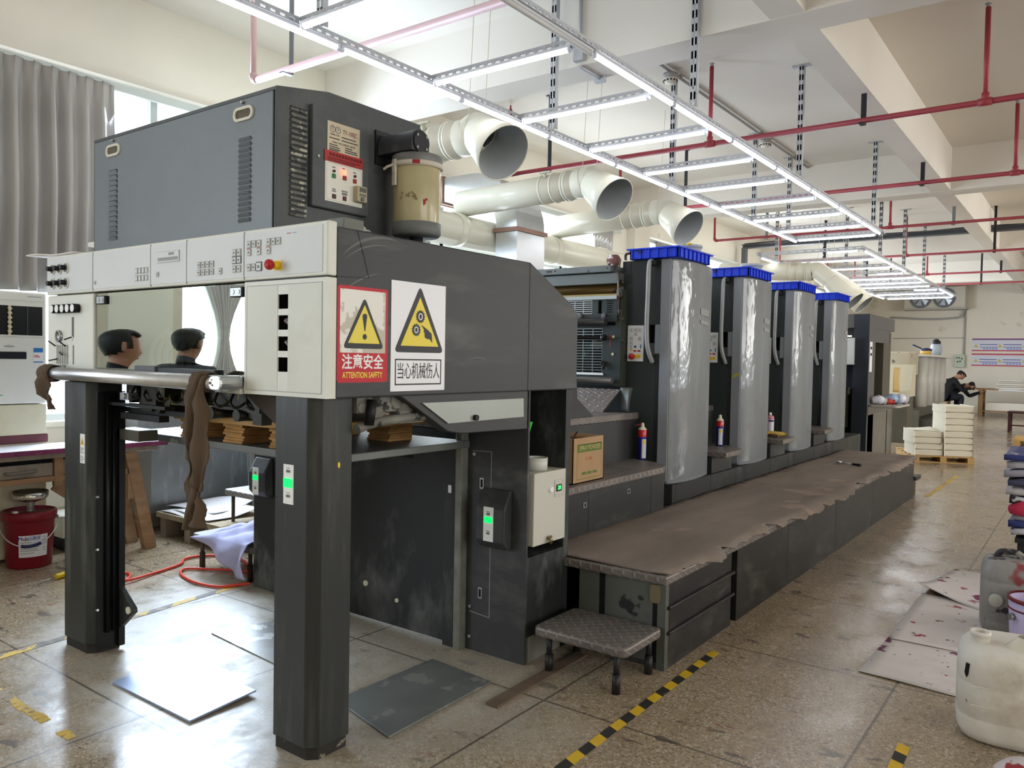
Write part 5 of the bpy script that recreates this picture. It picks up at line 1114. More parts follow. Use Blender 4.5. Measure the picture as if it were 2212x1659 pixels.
# spray cans and bottle
def spray(x, y, z, label, straw, rz):
    t = thing('spray_can', label, 'spray can', (x, y, z), 'spray cans on the steps')
    r = .032
    R = Matrix.Rotation(rz, 3, 'Z')
    obj('body', MB().lathe([(0, z), (r, z), (r, z+.165)], (x, y, 0), 24), mat('can_blue', sr(34, 44, 150), .3, coat=.4), t)
    obj('shoulder_band', MB().lathe([(r+.0004, z+.165), (r+.0004, z+.213), (r-.002, z+.218)], (x, y, 0), 24), mat('can_red', sr(190, 30, 34), .3, coat=.4), t)
    obj('top', MB().lathe([(r, z+.217), (r-.008, z+.23), (.016, z+.236), (.013, z+.242)], (x, y, 0), 20), mat('can_cream', sr(214, 208, 184), .4), t)
    obj('nozzle', MB().lathe([(.013, z+.24), (.012, z+.262), (.006, z+.268), (0, z+.268)], (x, y, 0), 14), mat('can_cream', None), t)
    lb = MB(); pa = MB(); n = 8
    for i in range(n):
        a0_, a1_ = rz-.62+1.1*i/n, rz-.62+1.1*(i+1)/n
        def q(a, zz): return (x+(r+.0008)*math.cos(a), y+(r+.0008)*math.sin(a), zz)
        lb.add([q(a0_, z+.01), q(a1_, z+.01), q(a1_, z+.15), q(a0_, z+.15)], [(0, 1, 2, 3)])
        if 1 < i < 7: pa.add([q(a0_, z+.115), q(a1_, z+.115), q(a1_, z+.14), q(a0_, z+.14)], [(0, 1, 2, 3)])
    L_ = obj('label', lb, mat('can_label', sr(206, 206, 204), .4, spots=[(sr(110, 110, 120), .62, 60)]), t)
    pa.v = [(x+(v[0]-x)*1.02, y+(v[1]-y)*1.02, v[2]) for v in pa.v]
    obj('yellow_band', pa, yel, L_)
    if straw: obj('straw', MB().cyl((x, y-.012, z+.262), (x-.02, y-.075, z+.25), .0022, n=6), redb, t)
    return t
spray(-2.655, 5.215, .779, 'red and blue spray can with a straw nozzle on the near lower step', True, -.55)
spray(-2.595, 6.55, .779, 'red and blue spray can on the tread before the second printing unit', False, -.9)
bt = thing('solvent_bottle', 'white bottle with a pink shoulder on the tread before the third printing unit', 'bottle', (-2.60, 7.93, .779))
x, y, z = -2.63, 7.965, .779
obj('body', MB().lathe([(0, z), (.036, z), (.037, z+.01), (.037, z+.17), (.034, z+.18)], (x, y, 0), 22), mat('bottle_white', sr(214, 208, 220), .35), bt)
obj('shoulder', MB().lathe([(.0372, z+.155), (.0372, z+.172), (.03, z+.188), (.014, z+.196), (.012, z+.2)], (x, y, 0), 22), mat('bottle_pink', sr(196, 120, 130), .4), bt)
obj('cap', MB().lathe([(.013, z+.196), (.014, z+.2), (.013, z+.222), (0, z+.223)], (x, y, 0), 14), white, bt)
b = MB()
for i in range(6):
    a0_, a1_ = -1.6+1.5*i/6, -1.6+1.5*(i+1)/6; b.add([(x+.0378*math.cos(a), y+.0378*math.sin(a), zz) for a, zz in ((a0_, z+.13), (a1_, z+.13), (a1_, z+.15), (a0_, z+.15))], [(0, 1, 2, 3)])
obj('label_band', b, mat('bottle_navy', sr(48, 48, 92), .4), bt)
# yellow glove on the third tread
gv = thing('work_glove', 'rumpled yellow and brown work glove on the tread before the third printing unit', 'glove', (-2.44, 7.75, .779))
def lump(path, rad, n=10, flat=.6, seed=1):
    b = MB(); rr = random.Random(seed); C = spline(path, 5); k = len(C)
    rs = [rad[min(int(i/(k-1)*(len(rad)-1)), len(rad)-2)]*(1-(i/(k-1)*(len(rad)-1) % 1))+rad[min(int(i/(k-1)*(len(rad)-1))+1, len(rad)-1)]*(i/(k-1)*(len(rad)-1) % 1) for i in range(k)]
    b.tube(C, rs, n); b.v = [(vx, vy, path[0][2]+(vz-path[0][2])*flat+rr.uniform(-.002, .002)) for vx, vy, vz in b.v]; return b
glm = mat('glove_yellow', sr(196, 160, 76), .9, var=.12, vs=18, bump=.4, bs=90)
obj('palm', lump([(-2.60, 7.70, .806), (-2.54, 7.74, .808), (-2.46, 7.78, .806), (-2.41, 7.80, .803)], [.03, .045, .038, .012], 12), glm, gv)
for i, (dx, dy) in enumerate(((-.03, -.035), (-.01, -.05), (.02, -.055))): obj('finger', lump([(-2.52+dx, 7.73, .802), (-2.49+dx, 7.70+dy*.6, .80), (-2.455+dx, 7.69+dy, .795)], [.02, .017, .01], 8, seed=i+3), mat('glove_brown', sr(120, 92, 66), .9, var=.2, vs=20), gv)
obj('cuff', lump([(-2.63, 7.69, .80), (-2.60, 7.705, .802)], [.035, .034], 12), mat('glove_brown', None), gv)
# ratchet on the platform
wr = thing('ratchet_wrench', 'chrome ratchet wrench with black grip lying on the far end of the platform', 'wrench', (-2.0, 8.58, .472))
obj('grip', MB().cyl((-1.885, 8.53, .482), (-1.975, 8.565, .482), .014, .011, n=10), rubber, wr)
obj('shaft', MB().cyl((-1.97, 8.563, .482), (-2.10, 8.612, .482), .007, n=8), chrome, wr)
obj('head', MB().lathe([(0, -.012), (.024, -.012), (.026, 0), (.024, .012), (0, .012)], (-2.115, 8.618, .485), 14), chrome, wr)
# chiller box in the niche with cup and green slip
ch = thing('powder_feeder_box', 'dusty cream metal box with green digital display set in the delivery niche', 'machine box', (-2.33, 3.31, .575))
obj('body', MB().box(-2.47, -2.19, 3.166, 3.452, .575, .936), mat('dusty_cream', sr(196, 194, 182), .5, smear=(sr(160, 158, 140), .8, 3, (1, 1, 1)), spots=[(sr(220, 220, 212), .62, 6)]), ch, bev=.004)
pnl = obj('display_panel', MB().frect(E_, -2.19, 3.345, 3.425, .80, .886, .002), mat('dusty_cream', None), ch)
b = MB(); 
for a, c, e, f in ((3.345, 3.425, .80, .802), (3.345, 3.425, .884, .886), (3.345, 3.347, .80, .886), (3.423, 3.425, .80, .886)): b.frect(E_, -2.188, a, c, e, f, .0006)
for y in (3.358, 3.385, 3.41): b.frect(E_, -2.188, y-.004, y+.004, .806, .813, .0006); b.frect(E_, -2.188, y-.003, y+.003, .872, .876, .0006)
obj('panel_print', b, line, pnl)
dsp = obj('display', MB().frect(E_, -2.188, 3.358, 3.408, .826, .862, .002), mat('lcd_dark', sr(14, 30, 16), .3), pnl)
text('28', E_, (-2.1855, 3.385, .844), .03, mat('lcd_green', (.05, .8, .15), .4, emit=2), dsp)
obj('pressure_gauge', MB().lathe([(.015, 0), (.015, .01), (.012, .011), (0, .008)], (-2.19, 3.31, .843), 16, Matrix.Rotation(PI/2, 3, 'Y')), white, ch)
b = MB().cyl((-2.19, 3.29, .60), (-2.165, 3.29, .60), .008, n=10).cyl((-2.17, 3.29, .615), (-2.17, 3.29, .575), .009, n=10).cyl((-2.17, 3.275, .59), (-2.17, 3.305, .59), .004, n=8); obj('drain_tap', b, mat('brass', sr(140, 128, 96), .35, .7), ch)
cu = tag(obj('plastic_cup', MB().lathe([(0, .938), (.058, .938), (.060, 1.0), (.056, 1.0), (.054, .944), (0, .944)], (-2.275, 3.30, 0), 22), mat('cup_white', sr(206, 206, 196), .4)), 'dusty white plastic cup standing on the cream box in the niche', 'cup')
gs = tag(obj('green_bag', MB().prism([(3.245, .94), (3.262, 1.05), (3.325, 1.175), (3.26, 1.185), (3.235, 1.15)], 'x', -2.325, -2.317), mat('green_plastic', sr(60, 180, 60), .35)), 'bright green plastic slip tucked in the delivery niche', 'plastic bag')
# ================================================================ FEEDER TOWER
fd = thing('feeder_tower', 'tall dark grey feeder tower at the far end of the press', 'printing press', (-3.2, 12.8, 0))
XR = -2.594
obj('near_column', MB().box(-2.80, XR, 12.0, 12.40, 0, 2.03), mat('feeder_grey', sr(88, 87, 84), .45), fd)
obj('front_plate', MB().box(-2.80, XR-.001, 11.99, 11.999, 0, 2.22), mat('feeder_dark', sr(46, 50, 58), .4), fd)  # thin sheet makes the column's near face darker than its aisle side
obj('header', MB().box(-4.6, XR, 12.0, 13.71, 2.03, 2.222).box(-2.9, XR-.005, 12.4, 13.44, 1.83, 2.03), mat('feeder_grey', sr(88, 87, 84), .45), fd)
obj('far_column', MB().box(-2.72, XR, 12.95, 13.45, .80, 1.84), mat('feeder_olive', sr(84, 78, 66), .5), fd)
obj('far_column_edge', MB().box(-2.66, XR+.002, 13.40, 13.46, .8, 2.0), mat('feeder_grey', None), fd)
obj('lower_body', MB().box(-2.75, XR, 12.06, 13.75, 0, .80), mat('feeder_brown', sr(104, 98, 88), .45, var=.08, vs=4), fd)
obj('body_gap', MB().frect(E_, XR, 13.30, 13.36, .02, .8, .001), voidm, fd)
sw = obj('switch_strip', MB().frect(E_, XR, 12.05, 12.20, 1.40, 1.83, .003), white, fd)
obj('switch', MB().frect(E_, XR+.003, 12.08, 12.17, 1.72, 1.76, .003).frect(E_, XR+.003, 12.08, 12.17, 1.63, 1.67, .003), black, sw)
obj('side_shelf', MB().prism(rrect(-2.595, -2.20, 12.05, 12.95, .06), 'z', .905, .93).prism([(-2.594, .78), (-2.594, .905), (-2.25, .905)], 'y', 12.06, 12.1), mat('shelf_pale', sr(176, 170, 160), .5), fd)
obj('left_housing', MB().box(-4.4, -2.81, 12.3, 13.6, .0, 2.02).box(-3.0, -2.79, 12.25, 13.6, 2.02, 2.23), mat('feeder_black', sr(42, 46, 52), .4), fd)
b = MB(); rnd = random.Random(9)
for i in range(16): b.obox((-2.95+rnd.uniform(-.1, .12), 11.6+rnd.uniform(-.2, .3), 1.1+rnd.uniform(0, .5)), .1, .1, .06+rnd.random()*.1, rnd.random()*3)
b.box(-4.3, -2.85, 11.1, 12.2, .6, 1.15); obj('register_head', b, oily, fd)
obj('lamp_strip', MB().box(-3.4, -2.83, 11.96, 12.0, 1.90, 1.915), mat('warm_lamp', (1.0, .85, .6), .4, emit=5), fd, label='warm work lamp strip')
obj('feed_board', MB().box(-4.2, -2.78, 11.9, 12.3, 1.5, 1.88), mat('paper_pale', sr(206, 208, 206), .6), fd)
# ================================================================ FLOOR: PLATES, TAPE, HOSE
def slab(name, pts, z0, z1, m, label, cat, bev=0.0):
    return tag(obj(name, MB().prism(pts, 'z', z0, z1), m, bev=bev), label, cat)
tag(obj('metal_sheet', MB().add([(-3.515, 1.773, .003), (-2.899, 1.775, .004), (-2.919, 2.103, .016), (-3.591, 2.116, .003), (-3.515, 1.773, .010), (-2.899, 1.775, .012), (-2.919, 2.103, .024), (-3.591, 2.116, .010)],
    [(3, 2, 1, 0), (4, 5, 6, 7), (0, 1, 5, 4), (1, 2, 6, 5), (2, 3, 7, 6), (3, 0, 4, 7)]), mat('polished_sheet', sr(142, 156, 186), .34, .15, var=.08, vs=4, spots=[(sr(116, 110, 116), .64, 7)], rvar=.1)), 'pale shiny metal sheet lying on the floor between the two legs', 'metal sheet')
slab('floor_plate', [(-2.60, 2.28), (-2.181, 2.182), (-2.195, 2.853), (-2.59, 2.889)], 0.0005, .010, mat('dull_floor_plate', sr(116, 119, 116), .45, .3, var=.15, vs=4, spots=[(sr(142, 142, 136), .58, 5)]), 'dull grey steel floor plate beside the right leg', 'metal sheet', .002)
slab('floor_plate', [(-3.75, 2.42), (-3.05, 2.36), (-2.95, 2.66), (-3.65, 2.80)], 0.0005, .006, mat('worn_floor_plate', sr(132, 130, 124), .35, .2, var=.2, vs=6, spots=[(sr(182, 180, 176), .56, 9)]), 'thin worn floor plate under the pile board', 'metal sheet')
slab('floor_strip', [(-2.075, 2.66), (-2.01, 2.66), (-2.02, 3.42), (-2.085, 3.42)], 0.0005, .012, mat('rusty_strip', sr(104, 88, 74), .7, var=.2, vs=8), 'rusty strip on the floor under the step stool', 'metal strip')
ty = mat('tape_yellow', sr(214, 176, 44), .55, var=.1, vs=12, spots=[(sr(150, 128, 70), .66, 14)]); tb_ = mat('tape_black', sr(46, 44, 40), .55, spots=[(sr(104, 92, 78), .66, 10)])
tyw = mat('tape_yellow_worn', sr(206, 172, 70), .6, spots=[(sr(150, 132, 108), .55, 9)]); tgw = mat('tape_grey_worn', sr(112, 106, 100), .6, spots=[(sr(150, 136, 118), .56, 8)])
def tape(A, B, wd, per, mats, label, duty=.5, skew=.02):
    A = Vector(A); B = Vector(B); d = (B-A); L_ = d.length; d.normalize(); nrm = Vector((-d.y, d.x)); b = MB(); n = int(L_/per*2)
    for i in range(n):
        a, c = i*per/2, (i+1)*per/2; b.cur = i % 2
        if mats[b.cur] is None: continue
        b.prism([tuple(A+d*a-nrm*wd/2), tuple(A+d*c-nrm*wd/2), tuple(A+d*(c+skew)+nrm*wd/2), tuple(A+d*(a+skew)+nrm*wd/2)], 'z', .0006, .002)
    b.m = [0 if mats[1] is None else k for k in b.m]
    return tag(obj('floor_tape', b, [m for m in mats if m is not None]), label, 'floor tape')
tape((-1.528, 2.05), (-1.535, 3.92), .045, .167, [tb_, ty], 'bright yellow and black hazard tape on the floor beside the step stool')
tape((-4.20, 1.25), (-4.45, 3.35), .05, .32, [tyw, tgw], 'worn yellow and grey hazard tape running past the left leg', skew=.06)
rnd = random.Random(3); b = MB()
for i in range(16):
    x = -3.86+i*.045
    if i == 11: tag(obj('floor_tape', b, tyw), 'flaking yellow floor stripe in front of the left leg', 'floor tape'); b = MB()
    if i in (11, 12, 13): continue
    b.prism([(x, 1.40+rnd.uniform(0, .012)), (x+.05, 1.40+rnd.uniform(0, .012)), (x+.047, 1.455-rnd.uniform(0, .015)), (x+.004, 1.455-rnd.uniform(0, .015))], 'z', .0006, .0015)
tag(obj('floor_tape', b, tyw), 'short scrap of yellow floor stripe left of the shiny metal sheet', 'floor tape')
tape((-.553, 3.16), (-.56, 3.45), .045, .16, [ty, tb_], 'scrap of yellow and black tape in front of the white jerrycan')
tape((-1.515, 10.1), (-1.48, 12.3), .05, 2.2, [tyw, tyw], 'plain yellow line on the floor beyond the platform', skew=0)
# red air hose and air gun
hose = mat('red_hose', sr(222, 74, 54), .35)
hp = [(-5.40, 2.50, .012), (-5.28, 2.42, .012), (-5.10, 2.50, .012), (-5.03, 2.60, .012), (-5.10, 2.69, .012), (-5.19, 2.71, .012), (-5.15, 2.62, .02), (-4.99, 2.60, .022), (-5.05, 2.82, .012), (-5.13, 3.06, .012), (-5.235, 3.16, .012), (-5.22, 3.30, .012), (-5.05, 3.42, .012), (-4.88, 3.40, .012), (-4.60, 3.27, .012), (-4.70, 3.22, .012), (-4.86, 3.12, .012), (-4.99, 3.02, .012), (-4.90, 2.93, .012), (-4.66, 2.88, .012), (-4.45, 2.92, .012), (-4.385, 3.05, .012), (-4.36, 3.085, .012)]
tag(obj('air_hose', MB().tube(spline(hp, 7), .009, 8), hose), 'long red air hose looping over the floor behind the left leg', 'hose')
ag = thing('air_gun', 'yellow air blow gun with thin nozzle lying on the floor beside the left leg', 'air gun', (-5.42, 2.4, 0))
obj('grip', lump([(-5.415, 2.36, .018), (-5.43, 2.41, .02), (-5.44, 2.46, .016)], [.018, .02, .014], 8, flat=1), mat('gun_yellow', sr(226, 190, 40), .4), ag)
obj('nozzle', MB().cyl((-5.412, 2.35, .018), (-5.385, 2.24, .006), .006, .004, n=8), steel, ag)
obj('trigger', MB().box(-5.43, -5.415, 2.42, 2.47, .03, .036), rubber, ag)
# ================================================================ LEFT: AIR CONDITIONER, TABLE, BUCKET
ac = thing('air_conditioner', 'tall cream floor-standing air conditioner by the grey curtain', 'air conditioner', (-6.28, 2.1, 0))
acm = mat('ac_cream', sr(224, 224, 214), .4, var=.02, vs=3); acl = mat('ac_lower', sr(212, 206, 178), .5, var=.05, vs=4, smear=(sr(176, 160, 110), .5, 3, (1, 1, 1)), spots=[(sr(120, 110, 90), .74, 16)])
XA_ = -6.12; y0, y1 = 1.62, 2.605
obj('casing', MB().box(-6.44, XA_, y0, y1, 1.113, 1.905), acm, ac, bev=.012)
obj('lower_panel', MB().box(-6.44, XA_+.002, y0, y1, .02, 1.108), acl, ac, bev=.008)
obj('stained_base', MB().box(-6.44, XA_+.008, y0-.004, y1+.01, .83, .895), mat('ac_base_stain', sr(98, 54, 62), .6, var=.25, vs=9), ac, bev=.01)
gr = obj('air_outlet', MB().frect(E_, XA_, y0+.06, 2.575, 1.60, 1.805, .003), black, ac)
v = MB()
for k in range(9): y = y0+.10+k*.108; v.box(XA_+.001, XA_+.006, y-.004, y+.004, 1.60, 1.805)
obj('louvre', v, mat('louvre_dark', sr(60, 62, 64), .4), gr)
v = MB()
for k in range(6): v.obox((XA_+.012, 2.36, 1.625+k*.032), .012, .022, .022, 0, .6)
v.box(XA_+.004, XA_+.01, 2.352, 2.368, 1.60, 1.805); obj('louvre_link', v, mat('link_cream', sr(210, 200, 170), .5), gr)
v = MB(); v.frect(E_, XA_, y0+.04, 2.59, 1.805, 1.815, .008).frect(E_, XA_, y0+.04, 2.59, 1.59, 1.60, .008).frect(E_, XA_, 2.575, 2.59, 1.60, 1.805, .008).frect(E_, XA_, y0+.04, 2.59, 1.845, 1.85, .004); obj('outlet_trim', v, acm, ac)
obj('display', MB().frect(E_, XA_, 2.15, 2.47, 1.432, 1.482, .003), mat('ac_display', sr(30, 32, 36), .2), ac)
obj('logo', MB().flat(E_, XA_, circ(2.36, 1.52, .035, 16, .008), .002), line, ac)
sk_ = obj('energy_label', MB().frect(E_, XA_, 2.515, 2.582, 1.405, 1.515, .0015), white, ac)
obj('label_print', MB().frect(E_, XA_+.0015, 2.517, 2.580, 1.48, 1.512, .0006).frect(E_, XA_+.0015, 2.517, 2.580, 1.407, 1.415, .0006), mat('label_blue', sr(50, 120, 190), .5), sk_)
obj('label_bar', MB().frect(E_, XA_+.0015, 2.52, 2.548, 1.455, 1.46, .0006).frect(E_, XA_+.0015, 2.52, 2.56, 1.445, 1.45, .0006), redb, sk_)
obj('green_mark', MB().flat(E_, XA_, [(2.22, 1.19), (2.30, 1.182), (2.325, 1.177), (2.29, 1.172), (2.24, 1.172)], .001).flat(E_, XA_, [(2.23, 1.20), (2.28, 1.198), (2.25, 1.193)], .001), mat('mark_green', sr(40, 140, 70), .5), ac)
obj('small_badge', MB().frect(E_, XA_+.0, 2.48, 2.57, 1.872, 1.879, .002), line, ac)
wt = thing('work_table', 'old wooden work table with drawers and a white top in front of the air conditioner', 'table', (-5.93, 2.3, 0))
wood = mat('old_wood', sr(150, 118, 88), .75, var=.22, vs=5, stretch=(1, 1, 5), smear=(sr(190, 170, 148), .7, 4, (1, 1, 1)), bump=.2, bs=40)
woodg = mat('grey_wood', sr(146, 134, 120), .8, var=.18, vs=6, stretch=(1, 3, 1), smear=(sr(96, 84, 74), .6, 4, (1, 1, 1)))
obj('table_top', MB().box(-6.105, -5.73, 1.0, 3.30, .795, .822), mat('table_white', sr(226, 224, 230), .35, var=.05, vs=3, spots=[(sr(190, 196, 214), .62, 4)]), wt, bev=.003)
obj('top_edge', MB().box(-5.73, -5.724, 1.0, 3.31, .788, .822).box(-6.1, -5.724, 3.30, 3.306, .788, .822), mat('edge_purple', sr(126, 56, 92), .6, var=.3, vs=14), wt)
obj('top_board', MB().box(-6.1, -5.75, 1.0, 3.24, .755, .794), woodg, wt)
obj('rail', MB().box(-5.80, -5.765, 1.0, 3.10, .592, .630), wood, wt); obj('back_rail', MB().box(-6.1, -6.07, 1.0, 3.05, .58, .75), woodg, wt)
for i, (a, c) in enumerate(((1.35, 2.10), (2.12, 2.50), (2.57, 3.0))):
    d_ = obj('drawer', MB().box(-6.05, -5.765-.012*i, a, c, .632, .722 if i < 2 else .735), woodg, wt, bev=.003)
    yc = (a+c)/2-.02
    obj('handle', MB().tube(spline([(-5.77, yc-.09, .672), (-5.745, yc-.07, .672), (-5.745, yc+.07, .676), (-5.77, yc+.09, .676)], 4), .012, 8), mat('drawer_handle', sr(120, 112, 104), .6, .3), d_)
obj('divider', MB().box(-5.80, -5.762, 2.505, 2.56, .56, .76), wood, wt)
obj('end_board', MB().box(-5.80, -5.765, 3.02, 3.07, .40, .755), wood, wt)
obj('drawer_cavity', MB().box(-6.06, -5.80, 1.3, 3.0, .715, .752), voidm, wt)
def beam(b, p, q, wd, dp):
    p = Vector(p); q = Vector(q); d = (q-p).normalized(); s_ = Vector((1, 0, 0)); n_ = d.cross(s_).normalized(); vs = []
    for e in (p, q):
        for a, c in ((-1, -1), (1, -1), (1, 1), (-1, 1)): vs.append(e+s_*a*dp/2+n_*c*wd/2)
    b.add(vs, [(3, 2, 1, 0), (4, 5, 6, 7), (0, 1, 5, 4), (1, 2, 6, 5), (2, 3, 7, 6), (3, 0, 4, 7)]); return b
for p, q in (((-5.79, 3.20, 0), (-5.79, 3.04, .76)), ((-6.06, 3.20, 0), (-6.06, 3.04, .76)), ((-5.79, 1.2, 0), (-5.79, 1.36, .76)), ((-6.06, 1.2, 0), (-6.06, 1.36, .76))): obj('leg', beam(MB(), p, q, .09, .06), wood, wt)
obj('brace', beam(MB(), (-5.82, 2.56, .60), (-5.86, 2.95, .30), .18, .02), wood, wt)
# red oil bucket with funnel
ob = thing('oil_bucket', 'dark red oil bucket with a white label, wire handle and blue grip under the table', 'bucket', (-5.935, 2.412, 0))
bx_, by_ = -5.935, 2.412; redpl = mat('bucket_red', sr(122, 22, 36), .35, var=.05, vs=5)
obj('body', MB().lathe([(0, 0), (.132, 0), (.14, .01), (.157, .335), (.16, .345)], (bx_, by_, 0), 40), redpl, ob)
obj('lid', MB().lathe([(.16, .322), (.17, .327), (.172, .37), (.167, .386), (.156, .389), (.152, .379), (0, .379)], (bx_, by_, 0), 40), redpl, ob)
dirc = math.atan2(-by_, -bx_)
def arcpatch(cx, cy, r, a0, a1, z0, z1, taper=0.0, n=10):
    b = MB()
    for i in range(n):
        p, q = a0+(a1-a0)*i/n, a0+(a1-a0)*(i+1)/n
        b.add([(cx+(r+0)*math.cos(p), cy+r*math.sin(p), z0), (cx+r*math.cos(q), cy+r*math.sin(q), z0), (cx+(r+taper)*math.cos(q), cy+(r+taper)*math.sin(q), z1), (cx+(r+taper)*math.cos(p), cy+(r+taper)*math.sin(p), z1)], [(0, 1, 2, 3)], True)
    return b
lb = obj('label', arcpatch(bx_, by_, .1465, dirc-.42, dirc+.78, .085, .235, .0085), mat('label_white', sr(226, 226, 228), .4), ob)
def around(body, ang, z, size, m, par, r=.1525, dx=.0):
    for i, chx in enumerate(body):
        a = ang+dx*i
        o = text(chx, 'T', (0, 0, 0), size, m, par)
        R = Matrix(((-math.sin(a), 0, math.cos(a)), (math.cos(a), 0, math.sin(a)), (0, 1, 0))).to_4x4()
        o.matrix_basis = Matrix.Translation(Vector((bx_+(r+.003)*math.cos(a), by_+(r+.003)*math.sin(a), z))*S) @ R
around('M', dirc-.34, .213, .038, mat('print_blue', sr(30, 50, 150), .4), lb, dx=.14); around('o', dirc-.18, .213, .038, redb, lb); around('bil', dirc-.09, .213, .038, mat('print_blue', None), lb, dx=.075); around('美孚', dirc+.20, .213, .030, mat('print_blue', None), lb, dx=.17)
b = MB()
for k, (a0_, a1_, z) in enumerate(((-.36, .1, .225), (-.36, .35, .20), (-.36, .4, .185), (-.36, .3, .17), (-.36, .38, .155), (-.36, .2, .135), (.52, .7, .26), (.5, .74, .235), (.5, .72, .22), (.5, .74, .205), (.55, .74, .17), (.55, .74, .15))):
    z *= .835; q = arcpatch(bx_, by_, .1478+.0085*(z-.085)/.15, dirc+a0_, dirc+a1_, z-.003, z+.003, 0, 5); b.add(q.v, q.f)
obj('label_print', b, line, lb)
wr_ = [(bx_+.174*math.cos(dirc+a), by_+.174*math.sin(dirc+a), .335-.17*math.cos((a+.05)/1.65*PI/2)) for a in [-1.6+3.2*i/24 for i in range(25)]]
hd_ = obj('wire_handle', MB().tube(wr_, .004, 6), mat('wire_white', sr(220, 220, 220), .3, .6), ob)
obj('grip', MB().tube(wr_[10:16], .011, 8), mat('grip_navy', sr(30, 34, 80), .4), hd_)
obj('lid_tab', MB().box(bx_+.05, bx_+.09, by_-.13, by_-.105, .389, .40), white, ob)
fn_ = thing('metal_funnel', 'shiny metal funnel standing in the lid of the red bucket', 'funnel', (bx_, by_+.02, .38))
obj('bowl', MB().lathe([(.0, .440), (.030, .443), (.105, .470), (.110, .476), (.112, .520), (.108, .520), (.104, .480), (.03, .448)], (bx_+.02, by_+.0, 0), 32), mat('funnel_steel', sr(190, 186, 176), .2, .9), fn_)
obj('spout', MB().lathe([(.026, .381), (.022, .405), (.030, .443), (.027, .446)], (bx_+.02, by_, 0), 20), mat('spout_grey', sr(140, 138, 128), .4, .4), fn_)
# paper stack under the table
ps = thing('paper_stack', 'white stack of paper on a black board under the work table', 'paper stack', (-6.25, 2.95, 0))
obj('board', MB().box(-6.42, -6.12, 2.72, 3.12, .03, .10).box(-6.40, -6.36, 2.74, 3.1, 0, .03).box(-6.2, -6.15, 2.74, 3.1, 0, .03), blk, ps)
obj('sheets', MB().box(-6.42, -6.13, 2.72, 3.12, .101, .26), mat('paper_white', sr(226, 222, 210), .8, var=.05, vs=2, stretch=(1, 1, 30)), ps)
tag(obj('paper_sheet', MB().grid(lambda a, c: (-6.42+.30*a, 2.70+.42*c, .264+.05*a*c*c), 6, 6), mat('paper_white', None), thick=.002), 'loose white sheet curling on the paper stack under the table', 'paper')
tag(obj('rag', lump([(-5.87, 2.62, .006), (-5.85, 2.66, .01), (-5.84, 2.70, .006)], [.02, .03, .012], 8), mat('scrap_red', sr(160, 104, 100), .9, spots=[(sr(210, 200, 190), .55, 30)])), 'small reddish paper scrap on the floor beside the red bucket', 'scrap')
# grey steel cart behind
ct = thing('steel_cart', 'scratched grey steel cart on casters behind the work table', 'cart', (-6.33, 4.2, 0))
obj('body', MB().box(-6.43, -6.22, 3.33, 5.0, .16, .98), mat('scratched_steel', sr(140, 142, 142), .38, .5, var=.14, vs=3, smear=(sr(190, 192, 192), .8, 9, (1, 2.2, .6)), bump=.1, bs=30), ct, bev=.006)
obj('side_post', MB().box(-6.22, -6.16, 3.30, 3.42, .16, .70), mat('cart_post', sr(120, 116, 106), .5, .3), ct)
for y in (3.36, 4.85):
    c_ = obj('caster', MB().box(-6.23, -6.15, y-.04, y+.04, .12, .16).box(-6.225, -6.215, y-.025, y+.025, .05, .12).box(-6.165, -6.155, y-.025, y+.025, .05, .12), steel, ct)
    obj('wheel', MB().cyl((-6.21, y, .06), (-6.17, y, .06), .06, n=20), mat('wheel_red', sr(120, 70, 66), .5), c_)
obj('stick', MB().cyl((-6.20, 4.1, .98), (-6.10, 3.75, 1.28), .01, n=8), wood, ct)
cbn = thing('storage_cabinet', 'dark storage cabinet by the window wall seen under the delivery', 'cabinet', (-6.2, 5.4, 0))
obj('body', MB().box(-6.22, -5.9, 5.02, 6.05, 0, 1.42), mat('cabinet_dark', sr(52, 52, 56), .5, spots=[(sr(110, 110, 108), .7, 12)]), cbn, bev=.006)
for k in range(2): 
    a = 5.04+k*.50; d_ = obj('door', MB().frect(E_, -5.9, a, a+.48, .95, 1.38, .012), mat('cabinet_door', sr(40, 40, 44), .4), cbn); obj('door_panel', MB().frect(E_, -5.888, a+.06, a+.42, 1.0, 1.33, .003), mat('door_pane', sr(112, 106, 112), .4), d_)
pg2 = thing('grey_plate_stack', 'pale grey spotted metal plates leaning by the storage cabinet', 'metal plate', (-5.75, 4.6, 0))
for k in range(3): obj('plate', MB().add([(-5.86+.02*k, 4.15, 0), (-5.86+.02*k, 5.0, 0), (-5.93+.02*k, 5.0, .90-.02*k), (-5.93+.02*k, 4.15, .90-.02*k)], [(0, 1, 2, 3)]), mat('spotted_plate', sr(168, 170, 168), .35, .4, spots=[(sr(104, 104, 102), .68, 9)]), pg2, thick=.006)
